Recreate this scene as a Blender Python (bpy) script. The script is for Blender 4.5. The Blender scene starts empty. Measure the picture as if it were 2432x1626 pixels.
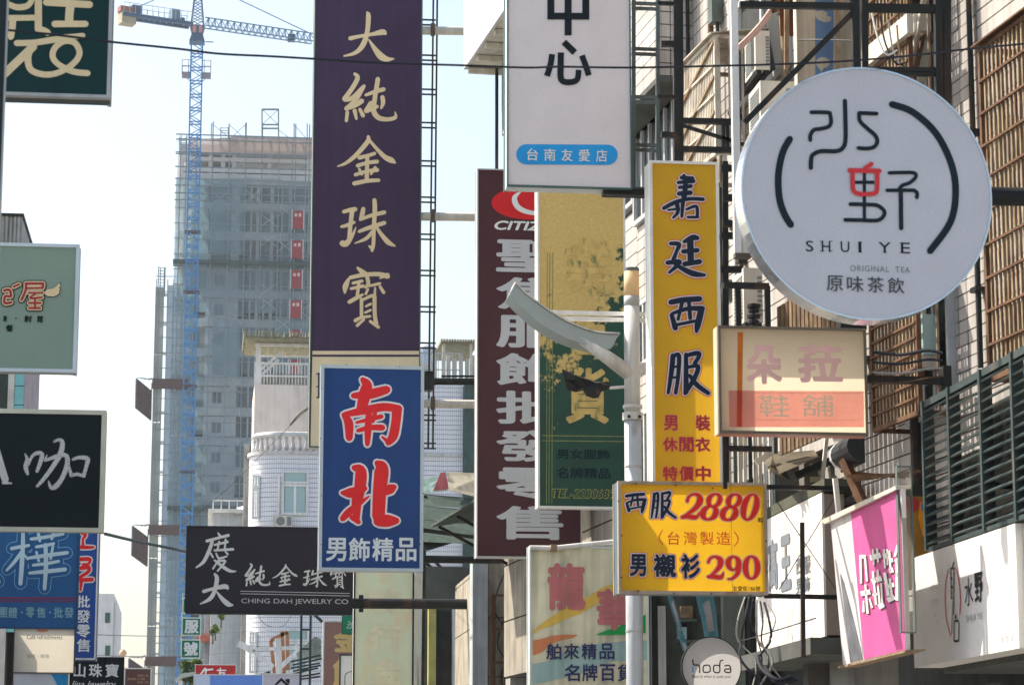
import bpy, math, random
from mathutils import Vector, Matrix
R = math.radians
random.seed(7)
sc = bpy.context.scene
col = sc.collection

# ------------------------------------------------------------------ camera
FPX = 6080.0                       # focal length in photograph pixels (2432 wide)
CX, CY = 1216.0, 813.0
PITCH = math.atan(1087.0 / FPX)
YAW = math.atan(736.0 * math.cos(PITCH) / FPX)
CAM = Vector((0, 0, 1.6))
FH = Vector((math.sin(YAW), math.cos(YAW), 0))
CR = Vector((math.cos(YAW), -math.sin(YAW), 0))
CF = FH * math.cos(PITCH) + Vector((0, 0, math.sin(PITCH)))
CU = -FH * math.sin(PITCH) + Vector((0, 0, math.cos(PITCH)))
cam_d = bpy.data.cameras.new('camera')
cam = bpy.data.objects.new('camera', cam_d)
col.objects.link(cam)
cam.matrix_world = Matrix(((CR.x, CU.x, -CF.x, CAM.x), (CR.y, CU.y, -CF.y, CAM.y), (CR.z, CU.z, -CF.z, CAM.z), (0, 0, 0, 1)))
cam_d.sensor_width = 36.0
cam_d.lens = 36.0 * FPX / 2432.0
cam_d.clip_start = 0.5
cam_d.clip_end = 6000
cam_d.dof.use_dof = True
cam_d.dof.focus_distance = 34.0
cam_d.dof.aperture_fstop = 9.0
sc.camera = cam

# ------------------------------------------------------------------ sky and sun
SUN_EL, SUN_AZ = R(50), R(33)      # azimuth measured from -X (left) towards +Y (down the street)
to_sun = Vector((-math.cos(SUN_EL) * math.cos(SUN_AZ), math.cos(SUN_EL) * math.sin(SUN_AZ), math.sin(SUN_EL)))
w = bpy.data.worlds.new('World')
sc.world = w
w.use_nodes = True
nt = w.node_tree
bg = nt.nodes['Background']
sky = nt.nodes.new('ShaderNodeTexSky')
sky.sky_type = 'NISHITA'
sky.sun_disc = False
sky.sun_elevation = SUN_EL
sky.sun_rotation = math.atan2(to_sun.x, to_sun.y)
sky.altitude = 0
sky.air_density = 1.2
sky.dust_density = 3.5
sky.ozone_density = 0.0
nt.links.new(sky.outputs[0], bg.inputs[0])
bg.inputs[1].default_value = 0.12
sun_d = bpy.data.lights.new('sun', 'SUN')
sun_d.energy = 4.6
sun_d.angle = R(0.53)
sun_d.color = (1.0, 0.91, 0.78)
sun = bpy.data.objects.new('sun', sun_d)
sun.rotation_euler = to_sun.to_track_quat('Z', 'Y').to_euler()
sun.location = (0, 0, 60)
col.objects.link(sun)
vs = sc.view_settings
vs.view_transform = 'Standard'
vs.look = 'None'
vs.exposure = 1.0
vs.gamma = 1.0
sc.cycles.use_denoising = True
sc.cycles.max_bounces = 8
sc.cycles.volume_bounces = 1
sc.cycles.transparent_max_bounces = 16

# ------------------------------------------------------------------ helpers: rays and planes
def ray(px, py):
    return CF * FPX + CR * (px - CX) - CU * (py - CY)
def P(px, py, Y):                  # the point seen at a pixel, at street distance Y
    d = ray(px, py)
    return CAM + d * (Y / d.y)
def project(p):
    d = p - CAM
    z = d.dot(CF)
    return CX + FPX * d.dot(CR) / z, CY - FPX * d.dot(CU) / z

class Plane:
    """vertical plane through o; x along ux, y into the plane (away from the viewer), z up"""
    def __init__(s, o, yaw):
        s.o = Vector(o); s.yaw = yaw
        s.ux = Vector((math.cos(yaw), math.sin(yaw), 0))
        s.uy = Vector((-math.sin(yaw), math.cos(yaw), 0))
    def loc(s, px, py, depth=0.0):   # pixel -> local (x, z)
        d = ray(px, py)
        q = s.o + s.uy * depth
        t = (q - CAM).dot(s.uy) / d.dot(s.uy)
        h = CAM + d * t - s.o
        return h.dot(s.ux), h.z
    def world(s, x, y, z):
        return s.o + s.ux * x + s.uy * y + Vector((0, 0, z))
    def local(s, p):
        h = p - s.o
        return Vector((h.dot(s.ux), h.dot(s.uy), h.z))

# ------------------------------------------------------------------ helpers: materials
def lin(c):
    c = c / 255.0
    return c / 12.92 if c <= 0.04045 else ((c + 0.055) / 1.055) ** 2.4
SH = (0.60, 0.59, 0.60)            # how bright a shaded vertical white shows in this light
def shade(r, g, b):                # real base colour of a surface seen in open shade
    c = [max(0.004, (lin(v) - 0.006) / k) for v, k in zip((r, g, b), SH)]
    f = min(1.0, 0.84 / max(c))
    return tuple(v * f for v in c)
MATS = {}
def mat(name, rgb, rough=0.6, var=0.12, streak=0.0, scale=3.0, metal=0.0, bump=0.0, dirt=None, dirt_amt=0.0,
        trans=0.0, spec=0.2, fine=0.05):
    if name in MATS:
        return MATS[name]
    m = bpy.data.materials.new(name)
    m.use_nodes = True
    n, l = m.node_tree.nodes, m.node_tree.links
    b = n['Principled BSDF']
    b.inputs['Roughness'].default_value = rough
    b.inputs['Metallic'].default_value = metal
    b.inputs['Specular IOR Level'].default_value = spec
    tc = n.new('ShaderNodeTexCoord')
    def noise(sc_, stretch=None, detail=4.0):
        t = n.new('ShaderNodeTexNoise')
        t.inputs['Scale'].default_value = sc_
        t.inputs['Detail'].default_value = detail
        if stretch:
            mp = n.new('ShaderNodeMapping')
            mp.inputs['Scale'].default_value = stretch
            l.new(tc.outputs['Object'], mp.inputs['Vector'])
            l.new(mp.outputs[0], t.inputs['Vector'])
        else:
            l.new(tc.outputs['Object'], t.inputs['Vector'])
        return t.outputs['Fac']
    def ramp(fac, lo, hi, a, c):
        r = n.new('ShaderNodeMapRange')
        r.inputs[1].default_value = lo; r.inputs[2].default_value = hi
        r.inputs[3].default_value = a; r.inputs[4].default_value = c
        l.new(fac, r.inputs[0])
        return r.outputs[0]
    def mul(a, bsock):
        x = n.new('ShaderNodeMath'); x.operation = 'MULTIPLY'
        l.new(a, x.inputs[0]); l.new(bsock, x.inputs[1])
        return x.outputs[0]
    f = ramp(noise(scale), 0.3, 0.7, 1.0 - var, 1.0 + var * 0.4)
    if fine:
        f = mul(f, ramp(noise(90.0, None, 2.0), 0.3, 0.7, 1.0 - fine, 1.0 + fine))
    if streak:
        f = mul(f, ramp(noise(2.5, (4.0, 4.0, 0.25)), 0.42, 0.68, 1.0, 1.0 - streak))
    colr = n.new('ShaderNodeMix'); colr.data_type = 'RGBA'; colr.blend_type = 'MULTIPLY'
    colr.inputs[0].default_value = 1.0
    colr.inputs[6].default_value = (*rgb, 1)
    l.new(f, colr.inputs[7])
    out = colr.outputs[2]
    if dirt:
        dm = n.new('ShaderNodeMix'); dm.data_type = 'RGBA'
        dm.inputs[7].default_value = (*dirt, 1)
        l.new(ramp(noise(scale * 1.7 + 0.37, (1.0, 1.0, 0.45), 8.0), 0.62 - 0.3 * dirt_amt, 0.72, 0.0, 0.9), dm.inputs[0])
        l.new(out, dm.inputs[6])
        out = dm.outputs[2]
    l.new(out, b.inputs['Base Color'])
    l.new(ramp(noise(scale * 2.1), 0.3, 0.7, max(0.02, rough - 0.12), min(1, rough + 0.12)), b.inputs['Roughness'])
    if bump:
        bp = n.new('ShaderNodeBump'); bp.inputs['Strength'].default_value = bump; bp.inputs['Distance'].default_value = 0.01
        l.new(noise(22.0, None, 6.0), bp.inputs['Height'])
        l.new(bp.outputs[0], b.inputs['Normal'])
    if trans:
        tr = n.new('ShaderNodeBsdfTranslucent')
        l.new(out, tr.inputs['Color'])
        mx = n.new('ShaderNodeMixShader'); mx.inputs[0].default_value = trans
        l.new(b.outputs[0], mx.inputs[1]); l.new(tr.outputs[0], mx.inputs[2])
        l.new(mx.outputs[0], n['Material Output'].inputs[0])
    MATS[name] = m
    return m

def net_mat(name, rgb, cover=0.5, weave=1.2):
    """construction netting: woven cloth with open gaps"""
    m = bpy.data.materials.new(name); m.use_nodes = True
    n, l = m.node_tree.nodes, m.node_tree.links
    b = n['Principled BSDF']
    b.inputs['Base Color'].default_value = (*rgb, 1); b.inputs['Roughness'].default_value = 0.9
    b.inputs['Specular IOR Level'].default_value = 0.1
    tc = n.new('ShaderNodeTexCoord'); t = n.new('ShaderNodeTexNoise')
    t.inputs['Scale'].default_value = 0.35; t.inputs['Detail'].default_value = 5
    l.new(tc.outputs['Object'], t.inputs['Vector'])
    r = n.new('ShaderNodeMapRange'); r.inputs[1].default_value = 0.3; r.inputs[2].default_value = 0.7
    r.inputs[3].default_value = max(0, cover - 0.13); r.inputs[4].default_value = min(1, cover + 0.13)
    l.new(t.outputs['Fac'], r.inputs[0])
    tp = n.new('ShaderNodeBsdfTransparent'); mx = n.new('ShaderNodeMixShader')
    tl = n.new('ShaderNodeBsdfTranslucent'); tl.inputs[0].default_value = (*rgb, 1)
    ms = n.new('ShaderNodeMixShader'); ms.inputs[0].default_value = 0.45
    l.new(b.outputs[0], ms.inputs[1]); l.new(tl.outputs[0], ms.inputs[2])
    l.new(r.outputs[0], mx.inputs[0]); l.new(tp.outputs[0], mx.inputs[1]); l.new(ms.outputs[0], mx.inputs[2])
    l.new(mx.outputs[0], n['Material Output'].inputs[0])
    return m

def glass_mat(name, rgb, rough=0.12):
    m = bpy.data.materials.new(name); m.use_nodes = True
    b = m.node_tree.nodes['Principled BSDF']
    b.inputs['Base Color'].default_value = (*rgb, 1); b.inputs['Roughness'].default_value = rough
    b.inputs['Specular IOR Level'].default_value = 0.8
    return m

# ------------------------------------------------------------------ helpers: meshes
class MB:
    def __init__(s):
        s.v, s.f = [], []
    def add(s, vs_, fs):
        k = len(s.v)
        s.v += [tuple(p) for p in vs_]
        s.f += [tuple(i + k for i in f) for f in fs]
        return s
    def box(s, x0, x1, y0, y1, z0, z1):
        return s.add([(x0, y0, z0), (x1, y0, z0), (x1, y1, z0), (x0, y1, z0), (x0, y0, z1), (x1, y0, z1), (x1, y1, z1), (x0, y1, z1)],
                     [(0, 3, 2, 1), (4, 5, 6, 7), (0, 1, 5, 4), (1, 2, 6, 5), (2, 3, 7, 6), (3, 0, 4, 7)])
    def bar(s, a, b, wd, dp=None):       # rectangular bar from a to b
        a, b = Vector(a), Vector(b)
        dp = dp or wd
        d = (b - a).normalized()
        up = Vector((0, 0, 1)) if abs(d.z) < 0.95 else Vector((1, 0, 0))
        x = d.cross(up).normalized() * wd / 2
        y = x.normalized().cross(d).normalized() * dp / 2
        vs_ = [a - x - y, a + x - y, a + x + y, a - x + y, b - x - y, b + x - y, b + x + y, b - x + y]
        return s.add(vs_, [(0, 3, 2, 1), (4, 5, 6, 7), (0, 1, 5, 4), (1, 2, 6, 5), (2, 3, 7, 6), (3, 0, 4, 7)])
    def tube(s, pts, r, n=8, caps=True):
        pts = [Vector(p) for p in pts]
        rr = r if isinstance(r, (list, tuple)) else [r] * len(pts)
        vs_, fs = [], []
        for i, p in enumerate(pts):
            d = (pts[min(i + 1, len(pts) - 1)] - pts[max(i - 1, 0)]).normalized()
            up = Vector((0, 0, 1)) if abs(d.z) < 0.95 else Vector((1, 0, 0))
            x = d.cross(up).normalized(); y = x.cross(d).normalized()
            for k in range(n):
                a = 2 * math.pi * k / n
                vs_.append(p + (x * math.cos(a) + y * math.sin(a)) * rr[i])
        for i in range(len(pts) - 1):
            for k in range(n):
                a, b = i * n + k, i * n + (k + 1) % n
                fs.append((a, b, b + n, a + n))
        if caps:
            fs.append(tuple(range(n))[::-1]); e = (len(pts) - 1) * n
            fs.append(tuple(range(e, e + n)))
        return s.add(vs_, fs)
    def prism(s, poly, y0, y1):          # polygon in x,z extruded in y
        n = len(poly)
        vs_ = [(x, y0, z) for x, z in poly] + [(x, y1, z) for x, z in poly]
        fs = [tuple(range(n)), tuple(range(2 * n - 1, n - 1, -1))]
        fs += [(i, i + n, (i + 1) % n + n, (i + 1) % n) for i in range(n)]
        return s.add(vs_, fs)
    def flat(s, poly, y):
        return s.add([(x, y, z) for x, z in poly], [tuple(range(len(poly)))])
    def quadslab(s, pts, off):           # 4 points + thickness vector
        pts = [Vector(p) for p in pts]; off = Vector(off)
        return s.add(pts + [p + off for p in pts], [(0, 1, 2, 3), (7, 6, 5, 4), (0, 4, 5, 1), (1, 5, 6, 2), (2, 6, 7, 3), (3, 7, 4, 0)])
    def build(s, name, material, parent=None, smooth=False, kind=None):
        me = bpy.data.meshes.new(name)
        me.from_pydata(s.v, [], s.f)
        me.update()
        if smooth:
            me.shade_smooth()
        me.materials.append(material)
        o = bpy.data.objects.new(name, me)
        col.objects.link(o)
        if parent is not None:
            o.parent = parent
        if kind:
            o['kind'] = kind
        return o

def empty(name, loc, yaw=0.0):
    o = bpy.data.objects.new(name, None)
    col.objects.link(o)
    o.location = loc; o.rotation_euler = (0, 0, yaw)
    o.empty_display_size = 0.3
    return o
def tag(o, label, cat, group=None):
    o['label'] = label; o['category'] = cat
    if group:
        o['group'] = group
    return o
def structure(o):
    o['kind'] = 'structure'
    return o

def smooth_path(pts, sub=5):
    """Catmull-Rom through (x, y, w) points"""
    if len(pts) < 3:
        return [tuple(p) for p in pts]
    out = []
    for i in range(len(pts) - 1):
        p0 = pts[max(i - 1, 0)]; p1 = pts[i]; p2 = pts[i + 1]; p3 = pts[min(i + 2, len(pts) - 1)]
        for k in range(sub):
            t = k / sub
            out.append(tuple(0.5 * (2 * p1[j] + (p2[j] - p0[j]) * t + (2 * p0[j] - 5 * p1[j] + 4 * p2[j] - p3[j]) * t * t
                                    + (3 * p1[j] - p0[j] - 3 * p2[j] + p3[j]) * t ** 3) for j in range(len(p1))))
    out.append(tuple(pts[-1]))
    return out

def ribbon(pts, grow=0.0, cap=True, sub=5):
    """outline polygon of a tapered brush stroke, in pixels"""
    q = smooth_path(pts, sub)
    L, Rr = [], []
    n = len(q)
    for i in range(n):
        a, b = q[max(i - 1, 0)], q[min(i + 1, n - 1)]
        dx, dy = b[0] - a[0], b[1] - a[1]
        m = math.hypot(dx, dy) or 1
        h = max(q[i][2], 1.0) / 2 + grow
        L.append((q[i][0] - dy / m * h, q[i][1] + dx / m * h)); Rr.append((q[i][0] + dy / m * h, q[i][1] - dx / m * h))
    tip0, tip1 = [], []
    if cap:
        def arc(i, j):
            c = q[i]; o = q[j]
            dx, dy = c[0] - o[0], c[1] - o[1]; m = math.hypot(dx, dy) or 1
            h = max(c[2], 1.0) / 2 + grow
            a0 = math.atan2(dy, dx)
            return [(c[0] + math.cos(a0 + t) * h * 0.9, c[1] + math.sin(a0 + t) * h * 0.9) for t in (R(50), R(17), R(-17), R(-50))]
        tip1 = arc(n - 1, n - 2)
        tip0 = arc(0, 1)
    return L, Rr, tip0, tip1

class Thing:
    """a thing with its own empty; local x right, y away from the viewer, z up"""
    def __init__(s, name, label, cat, plane, group=None, base=None):
        s.pl = plane
        s.e = empty(name, plane.o, plane.yaw)
        tag(s.e, label, cat, group)
        s.layer = 0
    def part(s, mb, name, m, parent=None, smooth=False, kind=None):
        return mb.build(name, m, parent or s.e, smooth, kind)
    def l(s, px, py, depth=0.0):
        return s.pl.loc(px, py, depth)
    def poly(s, pts, m, name='printed_shape', lay=1, parent=None):
        return s.part(MB().flat([s.l(*p) for p in pts], -0.004 * lay), name, m, parent)
    def strokes(s, ss, m, name='lettering', lay=1, grow=0.0, cap=True, zm=None, wscale=None, parent=None, box=None):
        mb = MB()
        if zm:
            ox, oy, k = zm
            ss = [[(ox + p[0] / k, oy + p[1] / k, p[2] / k) for p in st] for st in ss]
        for i, st in enumerate(ss):
            A, B, t0, t1 = ribbon(st, grow, cap)
            y = -0.004 * lay - 0.00035 * (i % 9)
            dy = 0.0016 / max(1, len(A) - 1)
            pa = [s.l(*p) for p in A]; pb = [s.l(*p) for p in B]
            n = len(pa)
            k = len(mb.v)
            mb.v += [(x, y - dy * q, z) for q, (x, z) in enumerate(pa)] + [(x, y - dy * q, z) for q, (x, z) in enumerate(pb)]
            mb.f += [(k + j, k + j + 1, k + n + j + 1, k + n + j) for j in range(n - 1)]
            if t1:
                c1 = [s.l(*p) for p in t1]; c0 = [s.l(*p) for p in t0]
                mb.flat([pb[-1]] + c1[::-1] + [pa[-1]], y - 0.0016)
                mb.flat([pa[0]] + c0[::-1] + [pb[0]], y)
        return s.part(mb, name, m, parent)
    def text(s, body, rect, m, bold=0.0, lay=1, shear=0.0, name='lettering', spacing=1.0, keep=False, parent=None):
        """rect = (x0, y0, x1, y1) in photograph pixels, filled exactly"""
        gv, gf, (x0, x1, y0, y1) = glyphs(body, 0.0, shear, spacing)
        x0 -= bold; x1 += bold; y0 -= bold; y1 += bold
        a = s.l(rect[0], (rect[1] + rect[3]) / 2); b = s.l(rect[2], (rect[1] + rect[3]) / 2)
        c = s.l((rect[0] + rect[2]) / 2, rect[1]); d = s.l((rect[0] + rect[2]) / 2, rect[3])
        X0, X1, Z1, Z0 = a[0], b[0], c[1], d[1]
        sx, sz = (X1 - X0) / (x1 - x0), (Z1 - Z0) / (y1 - y0)
        mb = MB()
        # bold weights are struck several times round a small circle
        n = 0 if bold <= 0 else (6 if bold < 0.025 else 10)
        for k in range(n + (1 if bold < 0.03 else 0)):
            q = 2 * math.pi * k / max(n, 1)
            dx, dy = (bold * math.cos(q), bold * math.sin(q)) if k < n else (0.0, 0.0)
            mb.add([(X0 + (x + dx - x0) * sx, -0.004 * lay - 0.0003 * k, Z0 + (y + dy - y0) * sz) for x, y in gv], gf)
        return s.part(mb, name, m, parent)
    def column(s, chars, x0, x1, rows, m, bold=0.0, lay=1, name='lettering'):
        for ch, (ya, yb) in zip(chars, rows):
            s.text(ch, (x0, ya, x1, yb), m, bold, lay, name=name)
    def pipe(s, a, b, r, m, name='support_pipe', n=10):
        return s.part(MB().tube([a, b], r, n), name, m, smooth=False)

GC = {}
def glyphs(body, bold, shear, spacing):
    k = (body, bold, shear, spacing)
    if k not in GC:
        cu = bpy.data.curves.new('t', 'FONT')
        cu.body = body; cu.offset = bold; cu.shear = shear; cu.space_character = spacing
        cu.resolution_u = 4
        ob = bpy.data.objects.new('t', cu)
        me = ob.to_mesh()
        vs_ = [(v.co.x, v.co.y) for v in me.vertices]
        fs = [tuple(p.vertices)[::1] for p in me.polygons]
        ob.to_mesh_clear()
        bpy.data.objects.remove(ob); bpy.data.curves.remove(cu)
        xs = [v[0] for v in vs_]; ys = [v[1] for v in vs_]
        GC[k] = (vs_, fs, (min(xs), max(xs), min(ys), max(ys)))
    return GC[k]

def fit(ss, box):
    """scale a set of strokes into a pixel box"""
    xs = [p[0] for st in ss for p in st]; ys = [p[1] for st in ss for p in st]
    x0, x1, y0, y1 = min(xs), max(xs), min(ys), max(ys)
    sx, sy = (box[2] - box[0]) / (x1 - x0), (box[3] - box[1]) / (y1 - y0)
    k = (sx + sy) / 2
    return [[(box[0] + (p[0] - x0) * sx, box[1] + (p[1] - y0) * sy, p[2] * k) for p in st] for st in ss]

def make_sign(label, Y, x, y, yaw=0.0, thick=0.2, face=None, frame=None, fw=8, side=None, name='shop_sign', group=None,
              cat='sign', proud=0.015, sheet=False):
    """box sign facing down the street: outer pixel bounds x=(left,right) at mid height, y=(top,bottom) at mid width"""
    cx, cy = (x[0] + x[1]) / 2, (y[0] + y[1]) / 2
    c = P(cx, cy, Y)
    pl = Plane(c, R(yaw))
    x0, _ = pl.loc(x[0], cy); x1, _ = pl.loc(x[1], cy)
    _, z1 = pl.loc(cx, y[0]); _, z0 = pl.loc(cx, y[1])
    # put the empty at the foot of the sign
    pl = Plane(c + Vector((0, 0, z0)), R(yaw))
    z1 -= z0; z0 = 0.0
    t = Thing(name, label, cat, pl, group)
    px = (x[1] - x[0]); f = fw * (x1 - x0) / px
    t.x0, t.x1, t.z1, t.f, t.th = x0, x1, z1, f, thick
    if sheet:                              # a single translucent sheet, open at the back
        t.part(MB().flat([(x0 + f * 0.9, f * 0.9), (x1 - f * 0.9, f * 0.9), (x1 - f * 0.9, z1 - f * 0.9), (x0 + f * 0.9, z1 - f * 0.9)], 0.0), 'face_panel', face)
        if thick > 0.05:
            sm = side or frame
            t.part(MB().box(x0 + .002, x0 + .012, .036, thick, 0.002, z1 - .002), 'side_panel', sm)
            t.part(MB().box(x1 - .012, x1 - .002, .036, thick, 0.002, z1 - .002), 'side_panel', sm)
            t.part(MB().box(x0 + .013, x1 - .013, .036, thick, 0.002, .012), 'bottom_panel', sm)
    else:
        t.part(MB().box(x0 + f * 0.9, x1 - f * 0.9, 0.0, 0.006, f * 0.9, z1 - f * 0.9), 'face_panel', face)
        t.part(MB().box(x0 + 0.004, x1 - 0.004, 0.0075, thick, 0.004, z1 - 0.004), 'cabinet', side or frame)
    if fw:
        fr = MB()
        fr.box(x0, x0 + f, -proud, 0.035, 0, z1); fr.box(x1 - f, x1, -proud, 0.035, 0, z1)
        fr.box(x0 + f, x1 - f, -proud, 0.035, 0, f); fr.box(x0 + f, x1 - f, -proud, 0.035, z1 - f, z1)
        t.part(fr, 'frame', frame)
        if thick > 0.1:
            for (a, b, c0, d) in ((x0 - .003, x0 + f, 0, z1), (x1 - f, x1 + .003, 0, z1)):
                t.part(MB().box(a, b, thick - 0.02, thick + 0.012, c0, d), 'rear_rail', frame)
    return t

def bolts(t, n_side, n_top, r=.007, m=None):
    """screw heads along the sign frame"""
    f = t.f / 2
    spots = [(x, t.z1 * (k + .5) / n_side) for x in (t.x0 + f, t.x1 - f) for k in range(n_side)]
    spots += [(t.x0 + (t.x1 - t.x0) * (k + .5) / n_top, z) for z in (f, t.z1 - f) for k in range(n_top)]
    me = None
    for x, z in spots:
        if me is None:
            o = t.part(MB().add([(r * math.cos(q * math.pi / 3), -.02, r * math.sin(q * math.pi / 3)) for q in range(6)], [tuple(range(6))]), 'screw', m or M_steel_dark); me = o.data
        else:
            o = bpy.data.objects.new('screw', me); col.objects.link(o); o.parent = t.e
        o.location = (x + random.uniform(-.02, .02), 0, z + random.uniform(-.04, .04))

def cable(label, pts, r, m, name='cable', n=6, sub=6, group=None):
    q = smooth_path([tuple(p) for p in pts], sub)
    o = MB().tube(q, r, n).build(name, m)
    return tag(o, label, 'cable', group)

# ------------------------------------------------------------------ shared materials
M_steel_dark = mat('black painted steel', (0.014, 0.017, 0.018), 0.5, 0.25, metal=0.0, dirt=(0.07, 0.04, 0.025), dirt_amt=0.25)
M_steel_green = mat('weathered green grey steel', (0.115, 0.15, 0.145), 0.55, 0.25, dirt=(0.06, 0.05, 0.04), dirt_amt=0.4)
M_rust = mat('rusted iron', (0.145, 0.08, 0.045), 0.9, 0.45, scale=9, dirt=(0.09, 0.045, 0.03), dirt_amt=0.6, bump=0.4)
M_rustpale = mat('rusted cream iron', (0.34, 0.265, 0.175), 0.85, 0.4, scale=7, dirt=(0.16, 0.075, 0.035), dirt_amt=0.7)
M_alu = mat('aluminium edging', (0.62, 0.62, 0.6), 0.42, 0.12, metal=0.25, streak=0.15)
M_aludull = mat('dull aluminium edging', (0.5, 0.51, 0.5), 0.5, 0.15, metal=0.15, streak=0.2)
M_white = mat('white painted steel', (0.78, 0.78, 0.76), 0.45, 0.1, streak=0.2)
M_offwhite = mat('yellowed white paint', (0.7, 0.66, 0.56), 0.5, 0.15, streak=0.2)
M_black = mat('black', (0.012, 0.014, 0.015), 0.5, 0.2)
M_cable = mat('cable rubber', (0.02, 0.024, 0.035), 0.6, 0.2)
M_greycable = mat('grey cable', (0.3, 0.3, 0.29), 0.6, 0.2)
M_concrete = mat('concrete', (0.36, 0.35, 0.33), 0.9, 0.25, streak=0.25, bump=0.3)
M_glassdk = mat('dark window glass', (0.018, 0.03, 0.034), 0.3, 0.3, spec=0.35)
M_glassteal = glass_mat('pale teal window glass', (0.33, 0.5, 0.5), 0.2)
M_ac = mat('aged white plastic', (0.66, 0.63, 0.56), 0.5, 0.12, streak=0.25)
# ================================================================== SETTING
g = structure(MB().box(-900, 900, -60, 1500, -0.3, 0.0).build('ground', mat('pale city ground', (0.24, 0.235, 0.22), 0.95, 0.2, scale=.2)))
structure(MB().box(-2.4, 3.4, -30, 300, 0.004, 0.006).build('road', mat('asphalt', (0.15, 0.148, 0.145), 0.9, 0.2, bump=.3)))
for a, b in ((-3.6, -2.4), (3.4, 5.6)):
    structure(MB().box(a, b, -30, 60, 0.002, 0.12).build('pavement', mat('paving', (0.3, 0.29, 0.27), 0.9, 0.2, bump=.3)))

# ------------------------------------------------------------------ right row of shop houses
FYAW = R(-85)
FAC = Plane((5.2, 20, 0), FYAW)
M_tilelight = mat('pale grey facade tile', (0.50, 0.47, 0.44), 0.55, 0.25, streak=0.4, scale=1.6, bump=.15, dirt=(.34, .30, .26), dirt_amt=.22)
M_joint = mat('dark tile joint', (0.13, 0.12, 0.11), 0.9, 0.2)
M_tilegrey = mat('grey facade tile', (0.46, 0.46, 0.45), 0.6, 0.15, streak=0.3, scale=2)
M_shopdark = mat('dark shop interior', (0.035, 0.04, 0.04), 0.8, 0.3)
M_winframe = mat('grey window frame', (0.45, 0.47, 0.48), 0.5, 0.15)
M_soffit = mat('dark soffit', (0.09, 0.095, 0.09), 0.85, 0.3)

def shop_house(label, u0, u1, h, wallm, depth=9.0, op=3.0):
    pl = Plane(FAC.world((u0 + u1) / 2, 0, 0), FYAW)
    t = Thing('shop_house', label, 'building', pl, 'shop houses along the right pavement')
    w_ = (u1 - u0) / 2
    t.w, t.h = w_, h
    t.part(MB().box(-w_, w_, 0.03, depth, op, h), 'wall', M_joint)
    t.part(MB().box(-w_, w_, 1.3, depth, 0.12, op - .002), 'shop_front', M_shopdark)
    for x in (-w_ + .001, w_ - .3):
        t.part(MB().box(x, x + .299, 0.02, .4, 0.12, op - .001), 'pillar', M_concrete)
    return t
def courses(t, x0, x1, z0, z1, step, m, gap=0.012, proud=0.03, name='tile_course', skip=(), y0=0.03):
    z = z0
    while z < z1:
        cuts = [(x0, x1)]
        for (a, b, c, d) in skip:
            if z + step > c and z < d:
                nc = []
                for (p, q) in cuts:
                    if b <= p or a >= q:
                        nc.append((p, q))
                    else:
                        if a > p: nc.append((p, a))
                        if b < q: nc.append((b, q))
                cuts = nc
        for (p, q) in cuts:
            t.part(MB().box(p, q, y0 - proud, y0, z, z + step - gap), name, m)
        z += step
def window(t, x0, x1, z0, z1, panes=2, glass=M_glassdk, fm=M_winframe, fw=.05, y=0.0):
    fr = MB()
    fr.box(x0, x0 + fw, y - .05, y + .03, z0, z1); fr.box(x1 - fw, x1, y - .05, y + .03, z0, z1)
    fr.box(x0 + fw, x1 - fw, y - .05, y + .03, z0, z0 + fw); fr.box(x0 + fw, x1 - fw, y - .05, y + .03, z1 - fw, z1)
    wv = (x1 - x0 - 2 * fw) / panes
    for k in range(1, panes):
        x = x0 + fw + wv * k
        fr.box(x - fw / 2, x + fw / 2, y - .045, y + .025, z0 + fw, z1 - fw)
    f = t.part(fr, 'window', fm)
    for k in range(panes):
        x = x0 + fw + wv * k
        t.part(MB().box(x + .02, x + wv - .02, y - .012, y - .004, z0 + fw, z1 - fw), 'pane', glass, f)
    return f
def cage(t, x0, x1, z0, z1, out, nv, nh, m, m2=None, r=.011, top=True, mid=None):
    """window cage standing out from the wall: corner frame, upright bars, cross bars"""
    y = -out
    fr = MB()
    for x in (x0, x1):
        fr.bar((x, y, z0), (x, y, z1), r * 3.2)
        for z in (z0, z1):
            fr.bar((x, y, z), (x, -.005, z), r * 3)
    for z in (z0, z1):
        fr.bar((x0, y, z), (x1, y, z), r * 3.2)
    f = t.part(fr, 'window_cage', m)
    for k in range(1, nv):
        x = x0 + (x1 - x0) * k / nv
        t.part(MB().bar((x, y, z0), (x, y, z1), r * 1.7), 'cage_bar', m2 or m, f)
    for k in range(1, nh):
        z = z0 + (z1 - z0) * k / nh
        t.part(MB().bar((x0, y - r * 1.6, z), (x1, y - r * 1.6, z), r * 1.6), 'cross_bar', m, f)
    nd = max(2, int(out / .12))
    for x in (x0, x1):
        sd = MB()
        for k in range(1, nd):
            yy = y * k / nd
            sd.bar((x, yy, z0), (x, yy, z1), r * 1.6)
        t.part(sd, 'cage_side', m2 or m, f)
    if top:
        t.part(MB().quadslab([(x0 - .03, y - .06, z1 + .02), (x1 + .03, y - .06, z1 + .02), (x1 + .03, -.002, z1 + .1), (x0 - .03, -.002, z1 + .1)], (0, 0, .012)), 'cage_roof', m, f)
    return f
def rect(t, x0, y0, x1, y1, depth=0.0):
    a = t.l(x0, y0, depth); b = t.l(x1, y1, depth)
    return a[0], b[0], b[1], a[1]

B1 = shop_house('pale tiled shop house with rusty window cages, behind the round tea sign', -0.6, 6.2, 13.0, M_tilelight)
B2 = shop_house('grey tiled shop house with white ribbed balcony cage, behind the yellow vertical sign', -7.0, -0.605, 13.5, M_tilelight, op=4.5)
B3 = shop_house('shop house at the row end with metal balcony canopy, behind the white vertical sign', -14.2, -7.005, 14.0, M_tilegrey, op=3.2)

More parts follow.
